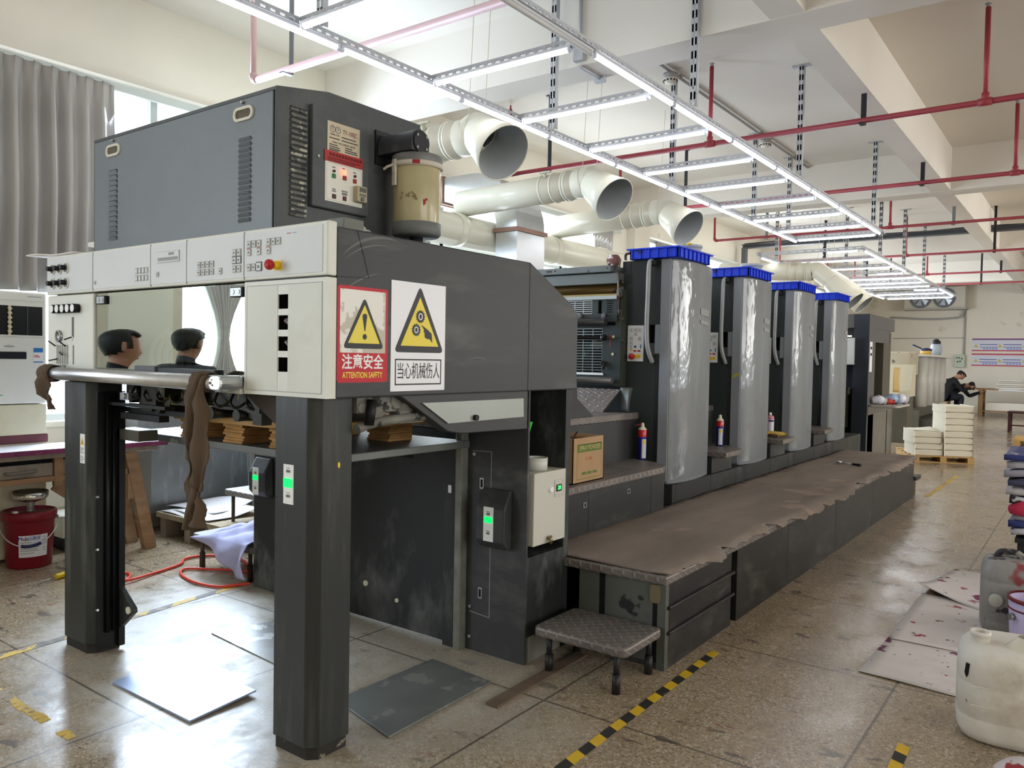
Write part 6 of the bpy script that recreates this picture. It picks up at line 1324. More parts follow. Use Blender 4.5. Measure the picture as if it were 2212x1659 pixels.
# low board with printed sheets
lb_ = thing('low_pallet', 'low wooden pallet board on the floor behind the left leg', 'pallet', (-5.6, 3.8, 0))
obj('board', MB().box(-6.12, -5.22, 3.44, 4.1, .16, .20), mat('chipboard', sr(160, 146, 122), .85, var=.15, vs=30, spots=[(sr(110, 98, 80), .62, 24)]), lb_)
for x in (-6.05, -5.7, -5.32): obj('runner', MB().box(x-.04, x+.04, 3.46, 4.08, 0, .16), woodg, lb_)
for k, (dx, dy, rz, h_) in enumerate(((0, 0, 0, .0), (.10, .06, .3, .012), (-.08, .10, -.35, .02))):
    b = MB().grid(lambda a, c: (-6.1+dx+.58*a+.12*rz*c, 3.46+dy+.46*c-.2*rz*a, .205+h_+.05*max(0, c-.5)**1*a*(k+1)+.008*math.sin(6*a)), 8, 8)
    tag(obj('printed_sheet', b, mat('sheet_white_%d' % k, sr(222-6*k, 218-6*k, 214-4*k), .7, spots=[(sr(180, 160, 150), .68, 9)] if k == 2 else None), thick=.002), ['white printed sheet at the bottom of the loose pile behind the left leg', 'white printed sheet in the middle of the loose pile behind the left leg', 'curled printed sheet on top of the loose pile behind the left leg'][k], 'paper', 'loose printed sheets on the low board')
# step stools behind, with blue cloth
def stool(x0, x1, y0, y1, zt, label):
    t = thing('step_stool', label, 'step stool', ((x0+x1)/2, (y0+y1)/2, 0))
    obj('step_top', MB().prism(rrect(x0, x1, y0, y1, .03), 'z', zt-.045, zt), mat('stool_grey', sr(128, 126, 120), .5, .3, diamond=True, var=.12, vs=5), t, bev=.008)
    for x, y in ((x0+.07, y0+.04), (x1-.07, y0+.04), (x1-.07, y1-.04), (x0+.07, y1-.04)):
        l_ = obj('leg', MB().cyl((x, y, .1), (x, y, zt-.04), .014, n=10), mat('stool_leg', sr(90, 80, 70), .5, .3), t); obj('foot', MB().cyl((x, y, 0), (x, y, .11), .02, n=8), mat('stool_foot', sr(70, 54, 44), .6), l_)
stool(-5.05, -4.36, 3.10, 3.46, .24, 'low step stool under the blue cloth behind the left leg')
stool(-5.40, -4.70, 3.58, 3.92, .45, 'taller grey step stool beyond the blue cloth')
cl = mat('blue_cloth', sr(174, 174, 208), .9, var=.05, vs=14, bump=.25, bs=120)
def cfn(a, c):
    w_ = a*2.0
    x0 = -4.86+.16*c
    x = -4.86+.50*a + .03*math.sin(5*c+7*a)
    if c < .5:                                   # lying on the stool, in folds
        q = c/.5; y = 3.44-.37*q; z = .252+.05*abs(math.sin(8*a+3*q))*(1-.5*q)+.02*abs(math.sin(15*a-6*q))*(1-q)+.05*math.exp(-((a-.6)/.3)**2)*(1-q)
    else:                                        # hanging over the front edge
        q = (c-.5)/.5; drop = (.02+.19*min(1, max(0, a*1.25)))*q
        y = 3.07-.035*math.sin(min(1, q*2)*PI/2)-.022*math.sin(13*a+2*q)*min(1, q*2); z = .262-drop+.004*math.sin(8*a)
        x += .10*q*(a-.4)
    return (x, y, max(.008, z))
tag(obj('blue_cloth', MB().grid(cfn, 30, 26), cl, thick=.004), 'crumpled pale blue cloth draped over the low stool behind the left leg', 'cloth')
# fibreboard pallet on the pile board
fb_ = thing('fibreboard_pallet', 'brown fibreboard sheets on stacked board blocks lying on the pile board', 'pallet', (-3.3, 2.5, 1.08))
fbm = mat('fibreboard', sr(192, 156, 106), .85, var=.10, vs=9); fbe = mat('fibre_edge', sr(176, 134, 84), .9, var=.32, vs=60, stretch=(.2, .2, 1))
for x, y in ((-3.66, 2.19), (-3.30, 2.19), (-2.95, 2.19), (-3.66, 2.75), (-3.30, 2.75), (-2.92, 2.75)):
    b = MB()
    for k in range(7): j = .004*((k*7) % 3-1); b.box(x+j, x+.15+j, y+j, y+.16-j, 1.081+k*.0125, 1.0925+k*.0125)
    obj('board_block', b, fbe, fb_)
for k in range(3): obj('board_sheet', MB().prism([(-3.70, 2.17+.01*k), (-2.66, 2.20-.02*k), (-2.68, 2.98), (-3.72, 2.96)], 'z', 1.169+k*.0105, 1.179+k*.0105), fbm, fb_)
tag(obj('brown_paper', MB().grid(lambda a, c: (-3.1+.42*a, 2.25+.5*c, 1.205+.012*math.sin(5*a)+.02*a*c), 8, 8), mat('kraft_paper', sr(150, 116, 76), .85), thick=.003), 'sheet of brown paper on the fibreboard pallet', 'paper')
# papers and carton on the left end of the control panel
tag(obj('paper_sheet', MB().grid(lambda a, c: (-4.66+.55*a+.10*c, 1.88+.55*c, 1.985+.02*(1-a)+.004*math.sin(8*a)), 8, 8), mat('pale_card', sr(222, 214, 206), .7), thick=.006), 'large pale sheet lying across the left end of the control panel', 'paper')
cb_ = tag(obj('small_carton', MB().box(-4.30, -4.09, 2.10, 2.38, 1.994, 2.06), mat('carton_brown', sr(150, 116, 84), .8), bev=.003), 'small brown carton beside the powder cabinet on the control panel end', 'carton')
tag(obj('paper_stack', MB().box(-4.42, -4.09, 2.09, 2.40, 2.062, 2.085), mat('pale_card', None), bev=.002), 'thin stack of pale paper on the small brown carton', 'paper stack')
# ================================================================ RIGHT SIDE OF THE AISLE
paperm = mat('stained_paper', sr(220, 214, 210), .75, var=.06, vs=4, smear=(sr(170, 160, 150), .8, 3, (1, 2, 1)), spots=[(sr(120, 60, 92), .635, 5), (sr(160, 70, 80), .655, 10), (sr(70, 64, 66), .675, 18)])
def sheet(pts, z, label, curl=None):
    A, B, C_, D = [Vector((*p, 0)) for p in pts]
    def fn(a, c):
        p = (A*(1-a)+B*a)*(1-c)+(D*(1-a)+C_*a)*c
        return (p.x, p.y, z+.002*math.sin(9*a+4*c)+.002+(curl(a, c) if curl else 0))
    return tag(obj('paper_sheet', MB().grid(fn, 16, 16), paperm, thick=.002), label, 'paper')
sheet([(-.885, 4.09), (.10, 4.02), (.10, 4.86), (-.866, 4.82)], .003, 'ink-stained white sheet on the floor nearest the white jerrycan')
sheet([(-.868, 4.68), (.05, 4.70), (.05, 5.80), (-.87, 5.75)], .008, 'ink-stained white sheet in the middle of the three on the floor')
sheet([(-.905, 5.80), (-.20, 5.38), (-.10, 6.50), (-.783, 6.58)], .013, 'pale sheet with a curled corner, the furthest of three on the floor', curl=lambda a, c: .05*max(0, 1-2.2*(a+c))**1.5)
def jerry(name, label, cx, cy, hx, hy, H, m, rz, grooves, seed):
    t = thing(name, label, 'jerrycan', (cx, cy, 0)); n = 40
    def pt(a, z, k):
        e = 3.6; ca, sa = math.cos(a), math.sin(a); r = (abs(ca)**e+abs(sa)**e)**(-1/e)
        x, y = hx*r*ca*k, hy*r*sa*k; return (cx+x*math.cos(rz)-y*math.sin(rz), cy+x*math.sin(rz)+y*math.cos(rz), z)
    prof = [(0.0, .0), (.80, .0), (.93, .012), (.985, .04)]
    for g in grooves: prof += [(1.0, g-.012), (.985, g-.004), (.985, g+.004), (1.0, g+.012)]
    prof += [(.99, H-.07), (.95, H-.03), (.86, H-.008), (.70, H), (0.0, H+.004)]
    b = MB(); vs = [pt(2*PI*j/n, z, k) for k, z in prof for j in range(n)]
    b.add(vs, [(i*n+j, i*n+(j+1) % n, (i+1)*n+(j+1) % n, (i+1)*n+j) for i in range(len(prof)-1) for j in range(n)], True)
    obj('body', b, m, t)
    return t
wj = jerry('plastic_jerrycan', 'dirty white plastic jerrycan standing nearest the camera on the right', -.20, 3.80, .232, .20, .375, mat('jerry_white', sr(214, 209, 198), .5, var=.06, vs=4, smear=(sr(150, 132, 110), 1.3, 3.5, (1, 1, 1)), spots=[(sr(120, 90, 76), .68, 12)]), .12, (.10, .235), 2)
obj('spout', MB().lathe([(.034, .36), (.034, .40), (.038, .402), (.038, .416), (.028, .416), (.028, .37)], (-.345, 3.745, 0), 20), mat('jerry_white', None), wj)
obj('bag_stopper', MB().grid(lambda a, c: (-.17+.10*math.cos(2*PI*a)*(1-.5*c)*(1+.15*math.sin(11*a)), 3.76+.07*math.sin(2*PI*a)*(1-.5*c)*(1+.15*math.cos(9*a)), .375+.045*c), 20, 5), mat('bag_clear', sr(206, 200, 180), .25), wj)
obj('moulded_frame', MB().obox((-.262, 3.597, .235), .19, .006, .004, .10).obox((-.262, 3.597, .16), .19, .006, .004, .10), mat('jerry_white', None), wj)
obj('ink_run', MB().prism([(-.380, .312), (-.366, .312), (-.370, .27), (-.377, .255), (-.384, .275)], 'y', 3.613, 3.63), black, wj)
gj = jerry('plastic_jerrycan', 'grey jerrycan streaked with black, red and blue ink behind the lilac pail', -.30, 5.30, .20, .17, .415, mat('jerry_inky', sr(150, 146, 142), .45, var=.15, vs=3, smear=(sr(60, 56, 58), 1.2, 3, (2, 2, .5)), spots=[(sr(140, 70, 72), .62, 4), (sr(50, 48, 52), .60, 5), (sr(50, 80, 120), .70, 7)]), .1, (.08, .30), 5)
obj('side_cap', MB().lathe([(0, .03), (.03, .03), (.034, .026), (.034, .0)], (-.405, 5.125, .205), 20, Matrix.Rotation(PI/2, 3, 'X')), mat('cap_pale', sr(190, 190, 176), .5), gj)
obj('top_cap', MB().lathe([(.05, .41), (.05, .45), (.045, .455), (0, .455)], (-.22, 5.28, 0), 18), black, gj)
obj('carry_handle', MB().tube(spline([(-.42, 5.30, .41), (-.40, 5.30, .445), (-.32, 5.30, .445), (-.30, 5.30, .41)], 4), .018, 8), mat('jerry_inky', None), gj)
pl_ = thing('ink_pail', 'lilac metal pail with dark red ink inside, cut by the right edge', 'pail', (-.18, 4.93, 0))
obj('body', MB().lathe([(0, .005), (.135, .005), (.15, .29), (.144, .29), (.13, .012), (0, .012)], (-.185, 4.93, 0), 32), mat('pail_lilac', sr(190, 180, 214), .4, spots=[(sr(150, 24, 60), .70, 12)]), pl_)
obj('rim', MB().lathe([(.15, .28), (.157, .285), (.155, .30), (.143, .30)], (-.185, 4.93, 0), 32).lathe([(.148, .235), (.153, .24), (.148, .245)], (-.185, 4.93, 0), 32), mat('rim_red', sr(110, 30, 36), .4), pl_)
obj('ink', MB().lathe([(0, .20), (.143, .20)], (-.185, 4.93, 0), 32), mat('ink_red', sr(104, 16, 20), .2), pl_)
obj('handle_lug', MB().cyl((-.305, 4.84, .205), (-.32, 4.828, .205), .018, n=12), steel, pl_)
tag(obj('wiping_rag', lump([(-.24, 3.36, .012), (-.18, 3.40, .03), (-.10, 3.40, .03), (-.02, 3.42, .02)], [.03, .06, .07, .05], 12, flat=.8, seed=8), mat('rag_pink_white', sr(206, 196, 196), .9, spots=[(sr(150, 60, 64), .56, 8)])), 'crumpled white and red rag on the floor in front of the white jerrycan', 'rag')
# pile of folded plates and rags at the right edge
base_ = thing('low_table', 'low dark table under the pile of plates at the right edge', 'table', (-.15, 7.0, 0))
obj('top', MB().box(-.42, .30, 6.55, 7.5, .27, .30), blk, base_)
for x in (-.38, .26):
    for y in (6.6, 7.45): obj('leg', MB().box(x-.025, x+.025, y-.025, y+.025, 0, .27), blk, base_)
rnd = random.Random(21); cols = [sr(206, 204, 214), sr(60, 70, 130), sr(190, 190, 200), sr(44, 46, 60), sr(214, 210, 214), sr(80, 84, 110), sr(170, 168, 186)]
z = .335
for k in range(9):
    h_ = .045+.02*rnd.random(); j = rnd.uniform(-.05, .04)
    if k == 3:
        tag(obj('pink_cloth', lump([(-.46, 6.62, z), (-.36, 6.60, z+.02), (-.20, 6.66, z+.03), (.0, 6.7, z+.02)], [.03, .06, .07, .06], 12, flat=1, seed=6), mat('pink_cloth', sr(206, 60, 92), .85, var=.15, vs=10)), 'crumpled bright pink cloth squeezed into the pile at the right edge', 'cloth'); z += .09
    b = MB().grid(lambda a, c: (-.46+j+.70*a, 6.58+.85*c+.02*k % .05, z+.012*math.sin(5*a+k)+.01*math.cos(7*c+k)-.03*max(0, .25-a)), 10, 8)
    tag(obj('folded_sheet', b, mat('pile_%d' % (k % 7), cols[k % 7], .5, spots=[(cols[(k+1) % 7], .6, 7)]), thick=h_*.8), 'folded sheet in the pile at the right edge, %s from the bottom' % ORD[k], 'folded sheet', 'folded sheets piled at the right edge'); z += h_
# ================================================================ FAR END OF THE HALL
# pallet with cut paper
pa = 0.394; pc = Vector((-2.253, 13.648, 0))
def PL(x, y, z): return (pc.x+x*math.cos(pa)-y*math.sin(pa), pc.y+x*math.sin(pa)+y*math.cos(pa), z)
def pbox(b, x0, x1, y0, y1, z0, z1, bow=0.0):
    if not bow: return b.add([PL(x, y, z) for z in (z0, z1) for x, y in ((x0, y0), (x1, y0), (x1, y1), (x0, y1))], [(3, 2, 1, 0), (4, 5, 6, 7), (0, 1, 5, 4), (1, 2, 6, 5), (2, 3, 7, 6), (3, 0, 4, 7)])
    n = 6; vs = []; fs = []
    for i in range(n+1):
        a = i/n; d = -bow*math.sin(PI*a)
        vs += [PL(x0+(x1-x0)*a, y0, z0-d*0), PL(x0+(x1-x0)*a, y1, z0), PL(x0+(x1-x0)*a, y1, z1-d), PL(x0+(x1-x0)*a, y0, z1-d)]
    for i in range(n): o = i*4; fs += [(o+k, o+(k+1) % 4, o+4+(k+1) % 4, o+4+k) for k in range(4)]
    fs += [(0, 1, 2, 3), (n*4+3, n*4+2, n*4+1, n*4)]
    return b.add(vs, [f[::-1] for f in fs])
pw = thing('wooden_pallet', 'wooden pallet carrying stacks of cut paper in the aisle', 'pallet', PL(.43, .57, 0))
pwm = mat('pallet_wood', sr(196, 160, 104), .8, var=.15, vs=6)
for k in range(5): obj('deck_board', pbox(MB(), .0, .87, .02+k*.26, .16+k*.26-.0, .085, .10), pwm, pw)
for k in range(3): obj('stringer', pbox(MB(), .0+k*.385, .09+k*.385, 0, 1.15, .012, .084), pwm, pw)
for k in range(3): obj('bottom_board', pbox(MB(), .0, .87, .0+k*.5, .12+k*.5, 0, .012), pwm, pw)
pm_ = mat('cut_paper', sr(232, 226, 206), .85, var=.05, vs=3, stretch=(1, 1, 40))
def bundle(x0, x1, y0, y1, z0, h_, label, grp): tag(obj('paper_bundle', pbox(MB(), x0, x1, y0, y1, z0+.001, z0+h_-.007, bow=.006), pm_, bev=.014), label, 'paper', grp)
LY = ['bottom', 'second', 'third', 'fourth', 'fifth', 'sixth', 'seventh', 'top']
rnd = random.Random(2)
for k in range(4):
    j = rnd.uniform(-.012, .012); bundle(.01+j, .41+j, .03+j, .68, .10+k*.096, .096, '%s layer of the low paper stack on the aisle pallet' % (LY[k] if k < 3 else 'top'), 'layers of the low paper stack')
for k in range(8):
    j = rnd.uniform(-.012, .012); bundle(.435+j, .845+j, .03+j, .70, .10+k*.0985, .0985, '%s layer of the tall paper stack on the aisle pallet' % LY[k], 'layers of the tall paper stack')
tag(obj('paper_sheet', MB().grid(lambda a, c: PL(.02+.36*a, .05+.55*c, .487+.03*a*a*c), 6, 6), pm_, thick=.003), 'loose sheet curling on the low paper stack', 'paper')
# old four-colour press behind
op = thing('old_printing_press', 'older pale printing press with four upright grey guards beyond the feeder', 'printing press', (-3.3, 19.2, 0))
og = mat('old_guard', sr(182, 180, 172), .4, var=.08, vs=4, smear=(sr(130, 124, 112), .6, 4, (2, 2, .4)))
obj('body', MB().box(-4.6, -3.15, 18.7, 22.2, 0, 1.62).box(-4.4, -3.0, 18.6, 18.7, 0, .55), mat('old_body', sr(84, 80, 68), .5, var=.15, vs=3), op)
for k in range(4): obj('upright_guard', MB().prism([(-3.16, 18.85+k*.82), (-2.98, 18.85+k*.82), (-2.93, 19.0+k*.82), (-2.95, 19.3+k*.82), (-3.16, 19.36+k*.82)], 'z', .62, 1.70, smooth=True), og, op)
obj('top_shelf', MB().box(-3.3, -2.85, 18.6, 22.2, 1.70, 1.745), mat('old_shelf', sr(196, 192, 182), .5), op)
obj('step_box', MB().box(-3.15, -2.75, 18.7, 22.0, 0, .36), mat('old_step', sr(70, 68, 60), .6), op)
dh = obj('delivery_hood', MB().prism([(16.7, .9), (17.3, .9), (17.3, 1.52), (17.0, 1.52)], 'x', -3.3, -2.86), mat('hood_pale', sr(190, 182, 160), .5), op)
obj('hood_base', MB().box(-3.25, -2.9, 16.75, 17.35, 0, .9), mat('old_body', None), op); obj('yellow_sheet', MB().grid(lambda a, c: (-3.14+.10*c, 16.64+.10*c-.06*math.sin(PI*a), .98+.48*a), 6, 4), mat('yellow_paper', sr(196, 170, 116), .7), op, thick=.003)
obj('old_motor', MB().box(-3.4, -3.0, 17.5, 18.4, 1.3, 1.78), mat('motor_pale', sr(170, 160, 138), .6, spots=[(sr(90, 84, 70), .6, 6)]), op, bev=.03)
tn = thing('ink_tin', 'dark blue ink tin on top of the old press', 'tin', (-3.0, 19.4, 1.746)); obj('body', MB().lathe([(0, 1.747), (.11, 1.747), (.11, 1.86), (.10, 1.86), (0, 1.80)], (-3.02, 19.4, 0), 18), mat('tin_yellow', sr(190, 150, 70), .5), tn); obj('lid', MB().lathe([(.113, 1.83), (.125, 1.87), (0, 1.90)], (-3.02, 19.4, 0), 18).cyl((-3.1, 19.3, 1.88), (-3.25, 19.15, 1.96), .015, n=6), mat('tin_navy', sr(30, 34, 70), .5), tn)
gb = thing('plastic_bottle', 'grey bottle with a black cloth cap on top of the old press', 'bottle', (-2.95, 20.3, 1.746)); obj('body', MB().lathe([(0, 1.747), (.11, 1.747), (.11, 1.98), (.06, 2.03)], (-2.96, 20.3, 0), 18), mat('bottle_grey', sr(150, 158, 166), .4), gb); obj('cap', MB().lathe([(.09, 2.0), (.10, 2.05), (.04, 2.12), (0, 2.12)], (-2.96, 20.3, 0), 14), black, gb)
# junk on the feeder shelf
jk = [((-2.50, 12.25), 'white and blue crumpled wrapper at the near end of the feeder shelf', sr(206, 206, 214), .07), ((-2.42, 12.45), 'red packet on the feeder shelf', sr(178, 54, 48), .045), ((-2.40, 12.62), 'striped blue and yellow wrapper on the feeder shelf', sr(150, 176, 206), .08), ((-2.32, 12.80), 'clear crumpled bag hanging at the far end of the feeder shelf', sr(222, 222, 226), .08)]
for i, ((x, y), lab, c, r) in enumerate(jk): tag(obj('crumpled_wrapper', lump([(x-.08, y-.06, .932+r*.8), (x, y, .932+r), (x+.07, y+.06, .932+r*.7)], [r*.5, r, r*.6], 9, flat=1, seed=i+30), mat('wrapper_%d' % i, c, .4, spots=[(sr(206, 190, 90) if i == 2 else sr(70, 90, 160), .62, 14)])), lab, 'wrapper')
# far wall fittings
ev = thing('air_cooler', 'wide pale wall cooler with two round fans high on the far wall', 'air cooler', (-4.4, 29.6, 3.4))
obj('casing', MB().box(-5.3, -3.5, 29.45, 29.98, 3.42, 4.12), mat('cooler_pale', sr(206, 200, 186), .5), ev, bev=.01); obj('drip_tray', MB().box(-5.34, -3.46, 29.35, 29.98, 3.37, 3.42), mat('cooler_tray', sr(176, 172, 162), .5), ev)
for x in (-4.80, -4.10):
    f_ = obj('fan_ring', MB().lathe([(.33, 0), (.33, .05), (.30, .05), (.30, 0)], (x, 29.45, 3.76), 28, Matrix.Rotation(PI/2, 3, 'X')).lathe([(0, .01), (.30, .01)], (x, 29.45, 3.76), 28, Matrix.Rotation(PI/2, 3, 'X')), mat('fan_grey', sr(120, 124, 130), .5), ev)
    b = MB()
    for k in range(6): a = PI/3*k; b.add([(x+.05*math.cos(a), 29.42, 3.76+.05*math.sin(a)), (x+.28*math.cos(a), 29.43, 3.76+.28*math.sin(a)), (x+.26*math.cos(a+.7), 29.40, 3.76+.26*math.sin(a+.7)), (x+.05*math.cos(a+.9), 29.41, 3.76+.05*math.sin(a+.9))], [(0, 1, 2, 3)])
    obj('fan_blade', b, mat('blade_grey', sr(176, 182, 190), .35, .4), f_, thick=.004)
tag(obj('cooler_pipe', MB().tube(spline([(-3.55, 29.9, 3.4), (-3.62, 29.9, 3.22), (-3.75, 29.9, 3.12), (-4.6, 29.92, 3.08), (-5.8, 29.93, 3.16)], 6), .03, 8), cdm), 'pale drain pipe sagging from the wall cooler', 'pipe')
cp_ = thing('wall_box', 'pale green electrical box with switches on the far wall', 'electrical box', (-3.65, 29.9, 1.7)); obj('case', MB().box(-3.80, -3.50, 29.86, 29.995, 1.478, 1.90), mat('box_green', sr(190, 200, 182), .5), cp_, bev=.006)
b = MB()
for x, z in ((-3.73, 1.79), (-3.66, 1.79), (-3.58, 1.76), (-3.70, 1.66), (-3.63, 1.67)): b.cyl((x, 29.86, z), (x, 29.845, z), .022, n=10)
obj('switch', b, black, cp_)
tag(obj('wall_conduit', MB().cyl((-3.54, 29.95, 1.90), (-3.54, 29.95, 3.36), .022, n=8).cyl((-5.7, 29.97, 2.43), (-3.54, 29.97, 2.45), .012, n=6), cdm), 'pale conduit dropping to the green electrical box', 'conduit')
nt_ = thing('wall_notice', 'small orange and white notice on the far wall', 'notice', (-4.3, 29.99, 2.06)); obj('sheet', MB().frect('S', 29.998, -4.42, -4.17, 1.95, 2.175, .003), mat('notice_pink', sr(214, 206, 214), .6), nt_); obj('orange_strip', MB().frect('S', 29.994, -4.42, -4.35, 1.95, 2.175, .002), mat('notice_orange', sr(226, 160, 92), .6), nt_)
pred = mat('poster_red', sr(196, 60, 84), .5); ppur = mat('poster_purple', sr(120, 66, 130), .5); pblu = mat('poster_blue', sr(90, 100, 170), .5); pbg = mat('poster_white', sr(214, 216, 226), .5)
for k, (z0, z1, lab) in enumerate(((2.02, 2.43, 'upper safety poster with purple top band on the far wall'), (1.535, 1.94, 'lower safety poster with red bands on the far wall'))):
    p_ = thing('safety_poster', lab, 'poster', (-2.2, 29.99, z0), 'safety posters on the far wall')
    obj('sheet', MB().frect('S', 29.998, -3.32, -.9, z0, z1, .003), pbg, p_)
    obj('band', MB().frect('S', 29.994, -3.32, -.9, z1-.045, z1, .002), ppur if k == 0 else pred, p_)
    obj('band', MB().frect('S', 29.994, -3.32, -.9, z0-.002, z0+.035, .002), pred, p_)
    for x in (-3.02, -2.36, -1.7): obj('line', MB().frect('S', 29.994, x-.08, x+.42, z0+.20, z0+.225, .002).frect('S', 29.994, x-.08, x+.42, z0+.12, z0+.14, .002), pblu, p_)
    for x in (-2.8, -2.14, -1.5):
        for i in range(5): obj('blue_character', MB().frect('S', 29.994, x-.20+i*.085, x-.14+i*.085, z0+.05, z0+.105, .002), mat('poster_pale_blue', sr(140, 160, 214), .5), p_)
    for i, x in enumerate((-3.2, -2.53, -1.86)): obj('triangle', MB().flat('S', 29.994, [(x-.07, z0+.12), (x+.07, z0+.12), (x, z0+.24)], .002), mat('poster_yellow', sr(206, 190, 110), .5), p_)
# far table with paper
ft = thing('wooden_table', 'wooden table with paper stacks below the far posters', 'table', (-2.2, 28.3, 0))
fw_ = mat('far_wood', sr(150, 120, 86), .7, var=.1, vs=4)
obj('table_top', MB().box(-3.0, -1.3, 27.95, 28.75, .80, .84), fw_, ft); obj('shelf', MB().box(-2.8, -1.4, 28.0, 28.7, .14, .17), fw_, ft)
for x in (-2.82, -1.48):
    for y in (28.0, 28.68): obj('leg', MB().box(x-.06, x+.06, y-.05, y+.05, 0, .80), fw_, ft)
for k in range(5): tag(obj('paper_stack', MB().obox((-2.05+.03*math.sin(k*3), 28.35, .868+k*.058), .80-.04*k, .55, .05, .05*math.sin(k*2.1)), mat('far_paper_%d' % (k % 2), sr(214-20*(k % 2), 208-20*(k % 2), 194-16*(k % 2)), .8), bev=.012), 'paper stack on the far wooden table, %s from the table top' % ORD[k], 'paper stack', 'paper stacks on the far table')
tag(obj('paper_stack', MB().box(-2.7, -1.6, 28.05, 28.6, .172, .42), mat('far_paper_0', None), bev=.015), 'cream paper stack on the lower shelf of the far table', 'paper stack')
tag(obj('paper_sheet', MB().grid(lambda a, c: (-2.35+.9*a, 27.86+.4*c, .846-.16*max(0, .35-c)+.01*math.sin(5*a)), 8, 8), mat('far_sheet', sr(226, 226, 232), .7), thick=.003), 'white sheet hanging over the front of the far table', 'paper')
# red-brown frame stool and pallet at the right edge far away
rs = thing('wooden_stool', 'dark red wooden frame stool at the right edge far down the aisle', 'stool', (-1.2, 21.6, 0)); rw = mat('stool_red', sr(70, 40, 40), .5)
obj('seat', MB().box(-1.62, -.9, 21.5, 22.1, .44, .48), rw, rs)
for x in (-1.58, -.94):
    for y in (21.54, 22.06): obj('leg', MB().box(x-.025, x+.025, y-.025, y+.025, 0, .44), rw, rs)
obj('stretcher', MB().box(-1.58, -.94, 21.52, 21.56, .15, .18).box(-1.6, -1.56, 21.54, 22.06, .2, .23), rw, rs)
rp2 = thing('wooden_pallet', 'wooden pallet at the right edge in front of the dark red stool', 'pallet', (-.8, 17.9, 0))
for k in range(4): obj('deck_board', MB().box(-1.22, -.3, 17.5+k*.28, 17.7+k*.28, .13, .155), pwm, rp2)
for k in range(3): obj('runner', MB().box(-1.2+k*.4, -1.1+k*.4, 17.5, 18.55, 0, .13), pwm, rp2)
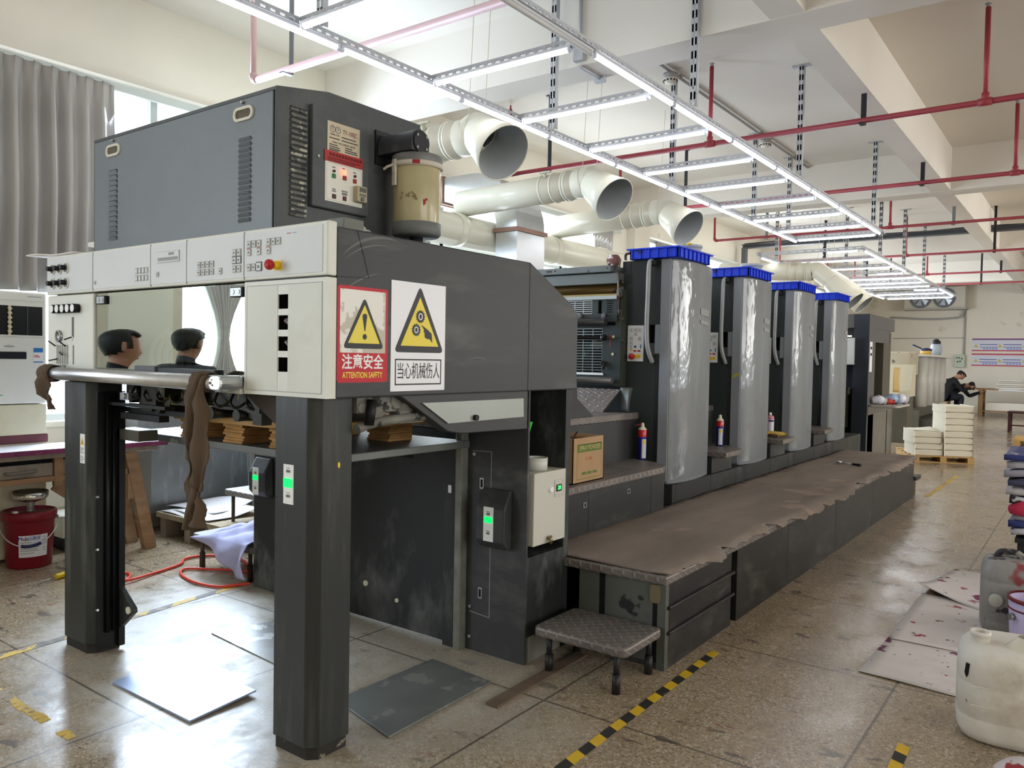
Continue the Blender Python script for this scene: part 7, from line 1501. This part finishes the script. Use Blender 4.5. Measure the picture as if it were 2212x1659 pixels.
# ================================================================ PEOPLE
import bmesh
skin = mat('skin', sr(160, 116, 94), .55); hairm = mat('black_hair', sr(24, 22, 22), .6, bump=.3, bs=160)
cloth_k = mat('black_cloth', sr(26, 25, 28), .85, bump=.2, bs=50); cloth_b = mat('dark_trousers', sr(30, 32, 40), .85); shoe = mat('dark_shoe', sr(34, 30, 30), .6); cloth_g = mat('grey_jacket', sr(62, 64, 68), .85)
def person(label, J, top, look, group=None):
    """J: joint positions in drawing units; one skin surface over a connected skeleton, coloured by the nearest bone."""
    V, E, R, TAGS = [], [], [], []
    ids = {}
    def jt(n, p, r, par=None, m=0):
        ids[n] = len(V); V.append(Vector(p)*S); R.append(r*S)
        if par is not None: E.append((ids[par], ids[n])); TAGS.append(m)
    L = lambda a, b_, t: Vector(J[a])*(1-t)+Vector(J[b_])*t
    jt('pelvis', J['pelvis'], .17); jt('waist', L('pelvis', 'chest', .5), .155, 'pelvis', 1); jt('chest', J['chest'], .185, 'waist', 1)
    jt('neckb', L('chest', 'neck', .75), .085, 'chest', 1); jt('neck', J['neck'], .065, 'neckb', 0)
    h = Vector(J['head']); f_ = Vector(look).normalized(); upv = (h-Vector(J['neck'])).normalized()
    fr = (f_-upv*f_.dot(upv)).normalized(); sd = upv.cross(fr)
    jt('jaw', h-upv*.085+fr*.03, .085, 'neck', 0); jt('face', h+fr*.008, .128, 'jaw', 0); jt('crown', h+upv*.085-fr*.015, .112, 'face', 0)
    for s_ in ('l', 'r'):
        jt('sh'+s_, J['sh'+s_], .082, 'chest', 1); jt('ua'+s_, L('sh'+s_, 'el'+s_, .5), .066, 'sh'+s_, 1); jt('el'+s_, J['el'+s_], .055, 'ua'+s_, 1)
        jt('fa'+s_, L('el'+s_, 'wr'+s_, .5), .05, 'el'+s_, 1); jt('wr'+s_, J['wr'+s_], .036, 'fa'+s_, 1)
        d = (Vector(J['wr'+s_])-Vector(J['el'+s_])).normalized(); w0 = Vector(J['wr'+s_]); sx_ = d.cross(Vector((0, 0, 1))).normalized(); dn = Vector((0, 0, -1))
        jt('palm'+s_, w0+d*.085, .040, 'wr'+s_, 0)
        for q, (off, ln) in enumerate(((-.036, .075), (-.012, .09), (.012, .085), (.034, .066))):
            b0 = w0+d*.125+sx_*off; jt('f%s%da' % (s_, q), b0, .0125, 'palm'+s_, 0); jt('f%s%db' % (s_, q), b0+d*ln*.55+dn*.012, .011, 'f%s%da' % (s_, q), 0); jt('f%s%dc' % (s_, q), b0+d*ln*.9+dn*.04, .009, 'f%s%db' % (s_, q), 0)
        jt('t%sa' % s_, w0+d*.06-sx_*.055, .014, 'palm'+s_, 0); jt('t%sb' % s_, w0+d*.10-sx_*.075+dn*.02, .011, 't%sa' % s_, 0)
        jt('hp'+s_, J['hp'+s_], .125, 'pelvis', 2); jt('th'+s_, L('hp'+s_, 'kn'+s_, .5), .105, 'hp'+s_, 2); jt('kn'+s_, J['kn'+s_], .08, 'th'+s_, 2)
        jt('cf'+s_, L('kn'+s_, 'an'+s_, .35), .075, 'kn'+s_, 2); jt('an'+s_, J['an'+s_], .05, 'cf'+s_, 2); jt('to'+s_, J['to'+s_], .042, 'an'+s_, 3)
    me = bpy.data.meshes.new('person'); me.from_pydata(V, E, [])
    bm = bmesh.new(); bm.from_mesh(me); ly = bm.verts.layers.skin.verify()
    for i, v in enumerate(bm.verts): v[ly].radius = (R[i], R[i]); v[ly].use_root = (i == 0)
    bm.to_mesh(me); bm.free()
    tmp = bpy.data.objects.new('person', me); COL.objects.link(tmp)
    md = tmp.modifiers.new('skin', 'SKIN'); md.use_smooth_shade = True; tmp.modifiers.new('sub', 'SUBSURF').levels = 2
    dg = bpy.context.evaluated_depsgraph_get(); baked = bpy.data.meshes.new_from_object(tmp.evaluated_get(dg)); bpy.data.objects.remove(tmp)
    for m_ in (skin, top, cloth_b, shoe): baked.materials.append(m_)
    hv = []; hc = h*S; nz = (h-upv*.03+fr*.11)*S
    for v in baked.vertices:
        q = v.co-hc
        if q.length < .19*S and q.dot(upv) > -.10*S:      # flatter sides, longer front to back; nose and brow
            v.co = hc+upv*q.dot(upv)*1.0+fr*q.dot(fr)*1.10+sd*q.dot(sd)*.86
            v.co += fr*S*.035*math.exp(-((v.co-nz).length/(.028*S))**2)
    for p in baked.polygons:
        c = p.center; best = (1e9, 0)
        for (a, b_), t in zip(E, TAGS):
            A, B = V[a], V[b_]; ab = B-A; k = max(0, min(1, (c-A).dot(ab)/max(ab.dot(ab), 1e-9))); dd = (c-(A+ab*k)).length-(R[a]*(1-k)+R[b_]*k)
            if dd < best[0]: best = (dd, t)
        p.material_index = best[1]; p.use_smooth = True
        q = c-hc
        if q.length < .22*S and (q.dot(upv) > .062*S or (q.dot(fr) < .02*S and q.dot(upv) > -.07*S and q.dot(fr)*.6 < q.dot(upv)+.03*S)): hv.append(p)
    o = bpy.data.objects.new('person', baked); COL.objects.link(o); tag(o, label, 'person', group)
    # hair: the scalp surface lifted off the head, with thickness
    idx = {}; vs = []; fs = []
    for p in hv:
        f__ = []
        for vi in p.vertices:
            if vi not in idx: idx[vi] = len(vs); v = baked.vertices[vi]; vs.append(tuple((v.co+(v.co-hc).normalized()*.013*S)/S))
            f__.append(idx[vi])
        fs.append(f__)
    obj('hair', MB().add(vs, fs, True), hairm, o, thick=.02)
    e = MB()
    for s_ in (-1, 1):
        e.lathe([(0, -.011), (.008, -.008), (.011, 0), (.008, .008), (0, .011)], h+fr*.106+sd*.036*s_+upv*.012, 10)
        ea = MB().lathe([(0, -.036), (.014, -.03), (.018, 0), (.016, .026), (0, .034)], h+sd*.104*s_-fr*.012-upv*.015, 12); obj('ear', ea, skin, o)
    obj('eye', e, black, o)
    obj('mouth', MB().obox(h-upv*.078+fr*.098, .045, .045, .010, math.atan2(fr.y, fr.x)), mat('lips', sr(150, 92, 84), .5), o)
    return o
def seated(pel, fwd, lean, headv, armz, hh=.5, arm_out=.0, hands=None):
    p = Vector(pel); f = Vector((fwd[0], fwd[1], 0)).normalized(); s_ = Vector((-f.y, f.x, 0)); up_ = Vector((0, 0, 1))
    ax = (up_*math.cos(lean)+f*math.sin(lean)); ch = p+ax*.48; nk = p+ax*.66
    J = dict(pelvis=p, chest=ch, neck=nk, head=nk+Vector(headv))
    for n, k in (('l', 1), ('r', -1)):
        J['sh'+n] = ch+s_*.225*k+ax*.06; J['el'+n] = J['sh'+n]+f*(.10+.12*lean)+s_*(.05+arm_out)*k-up_*.28
        J['wr'+n] = J['el'+n]+f*.27-s_*.08*k+up_*(armz); J['hp'+n] = p+s_*.11*k-up_*.03
        J['kn'+n] = p+s_*.14*k+f*.48-up_*.0; J['an'+n] = Vector((J['kn'+n].x, J['kn'+n].y, .09))-f*.04; J['to'+n] = J['an'+n]+f*.17-up_*.035
    return J
def plainstool(x, y, z, label):
    t = thing('wooden_stool', label, 'stool', (x, y, 0))
    obj('seat', MB().prism(rrect(x-.19, x+.19, y-.19, y+.19, .03), 'z', z-.035, z), wood, t, bev=.006)
    for a, c in ((-.15, -.15), (.15, -.15), (.15, .15), (-.15, .15)): obj('leg', MB().cyl((x+a, y+c, z-.035), (x+a*1.15, y+c*1.15, 0), .02, n=8), wood, t)
# two at the far table
person('person in black bent forward over the far table, hair short and dark', seated((-3.72, 27.1, .58), (.82, .50), .52, (.16, .10, .10), .10), cloth_k, (.75, .45, -.75))
person('second person in black with head bowed low onto the far table', seated((-3.80, 27.98, .58), (.90, .12), 1.0, (.17, .02, -.03), .12), cloth_k, (.6, .3, -.9))
plainstool(-3.74, 27.1, .44, 'wooden stool under the person bent over the far table'); plainstool(-3.82, 27.98, .44, 'wooden stool under the person with bowed head')
# two just outside the left edge, mirrored in the viewing window
person('person in a black top turned away, mirrored in the viewing window', seated((-5.19, 1.16, .75), (.30, -.95), .06, (.0, -.02, .135), .06), cloth_k, (.12, -.99, 0))
person('person in a grey jacket with back turned, mirrored in the viewing window', seated((-5.61, .42, .80), (-.35, -.94), .10, (.0, -.02, .13), .06), cloth_g, (-.4, -.9, -.3))
plainstool(-5.19, 1.16, .60, 'wooden stool under the person in black near the window'); plainstool(-5.61, .42, .65, 'wooden stool under the person in the grey jacket')
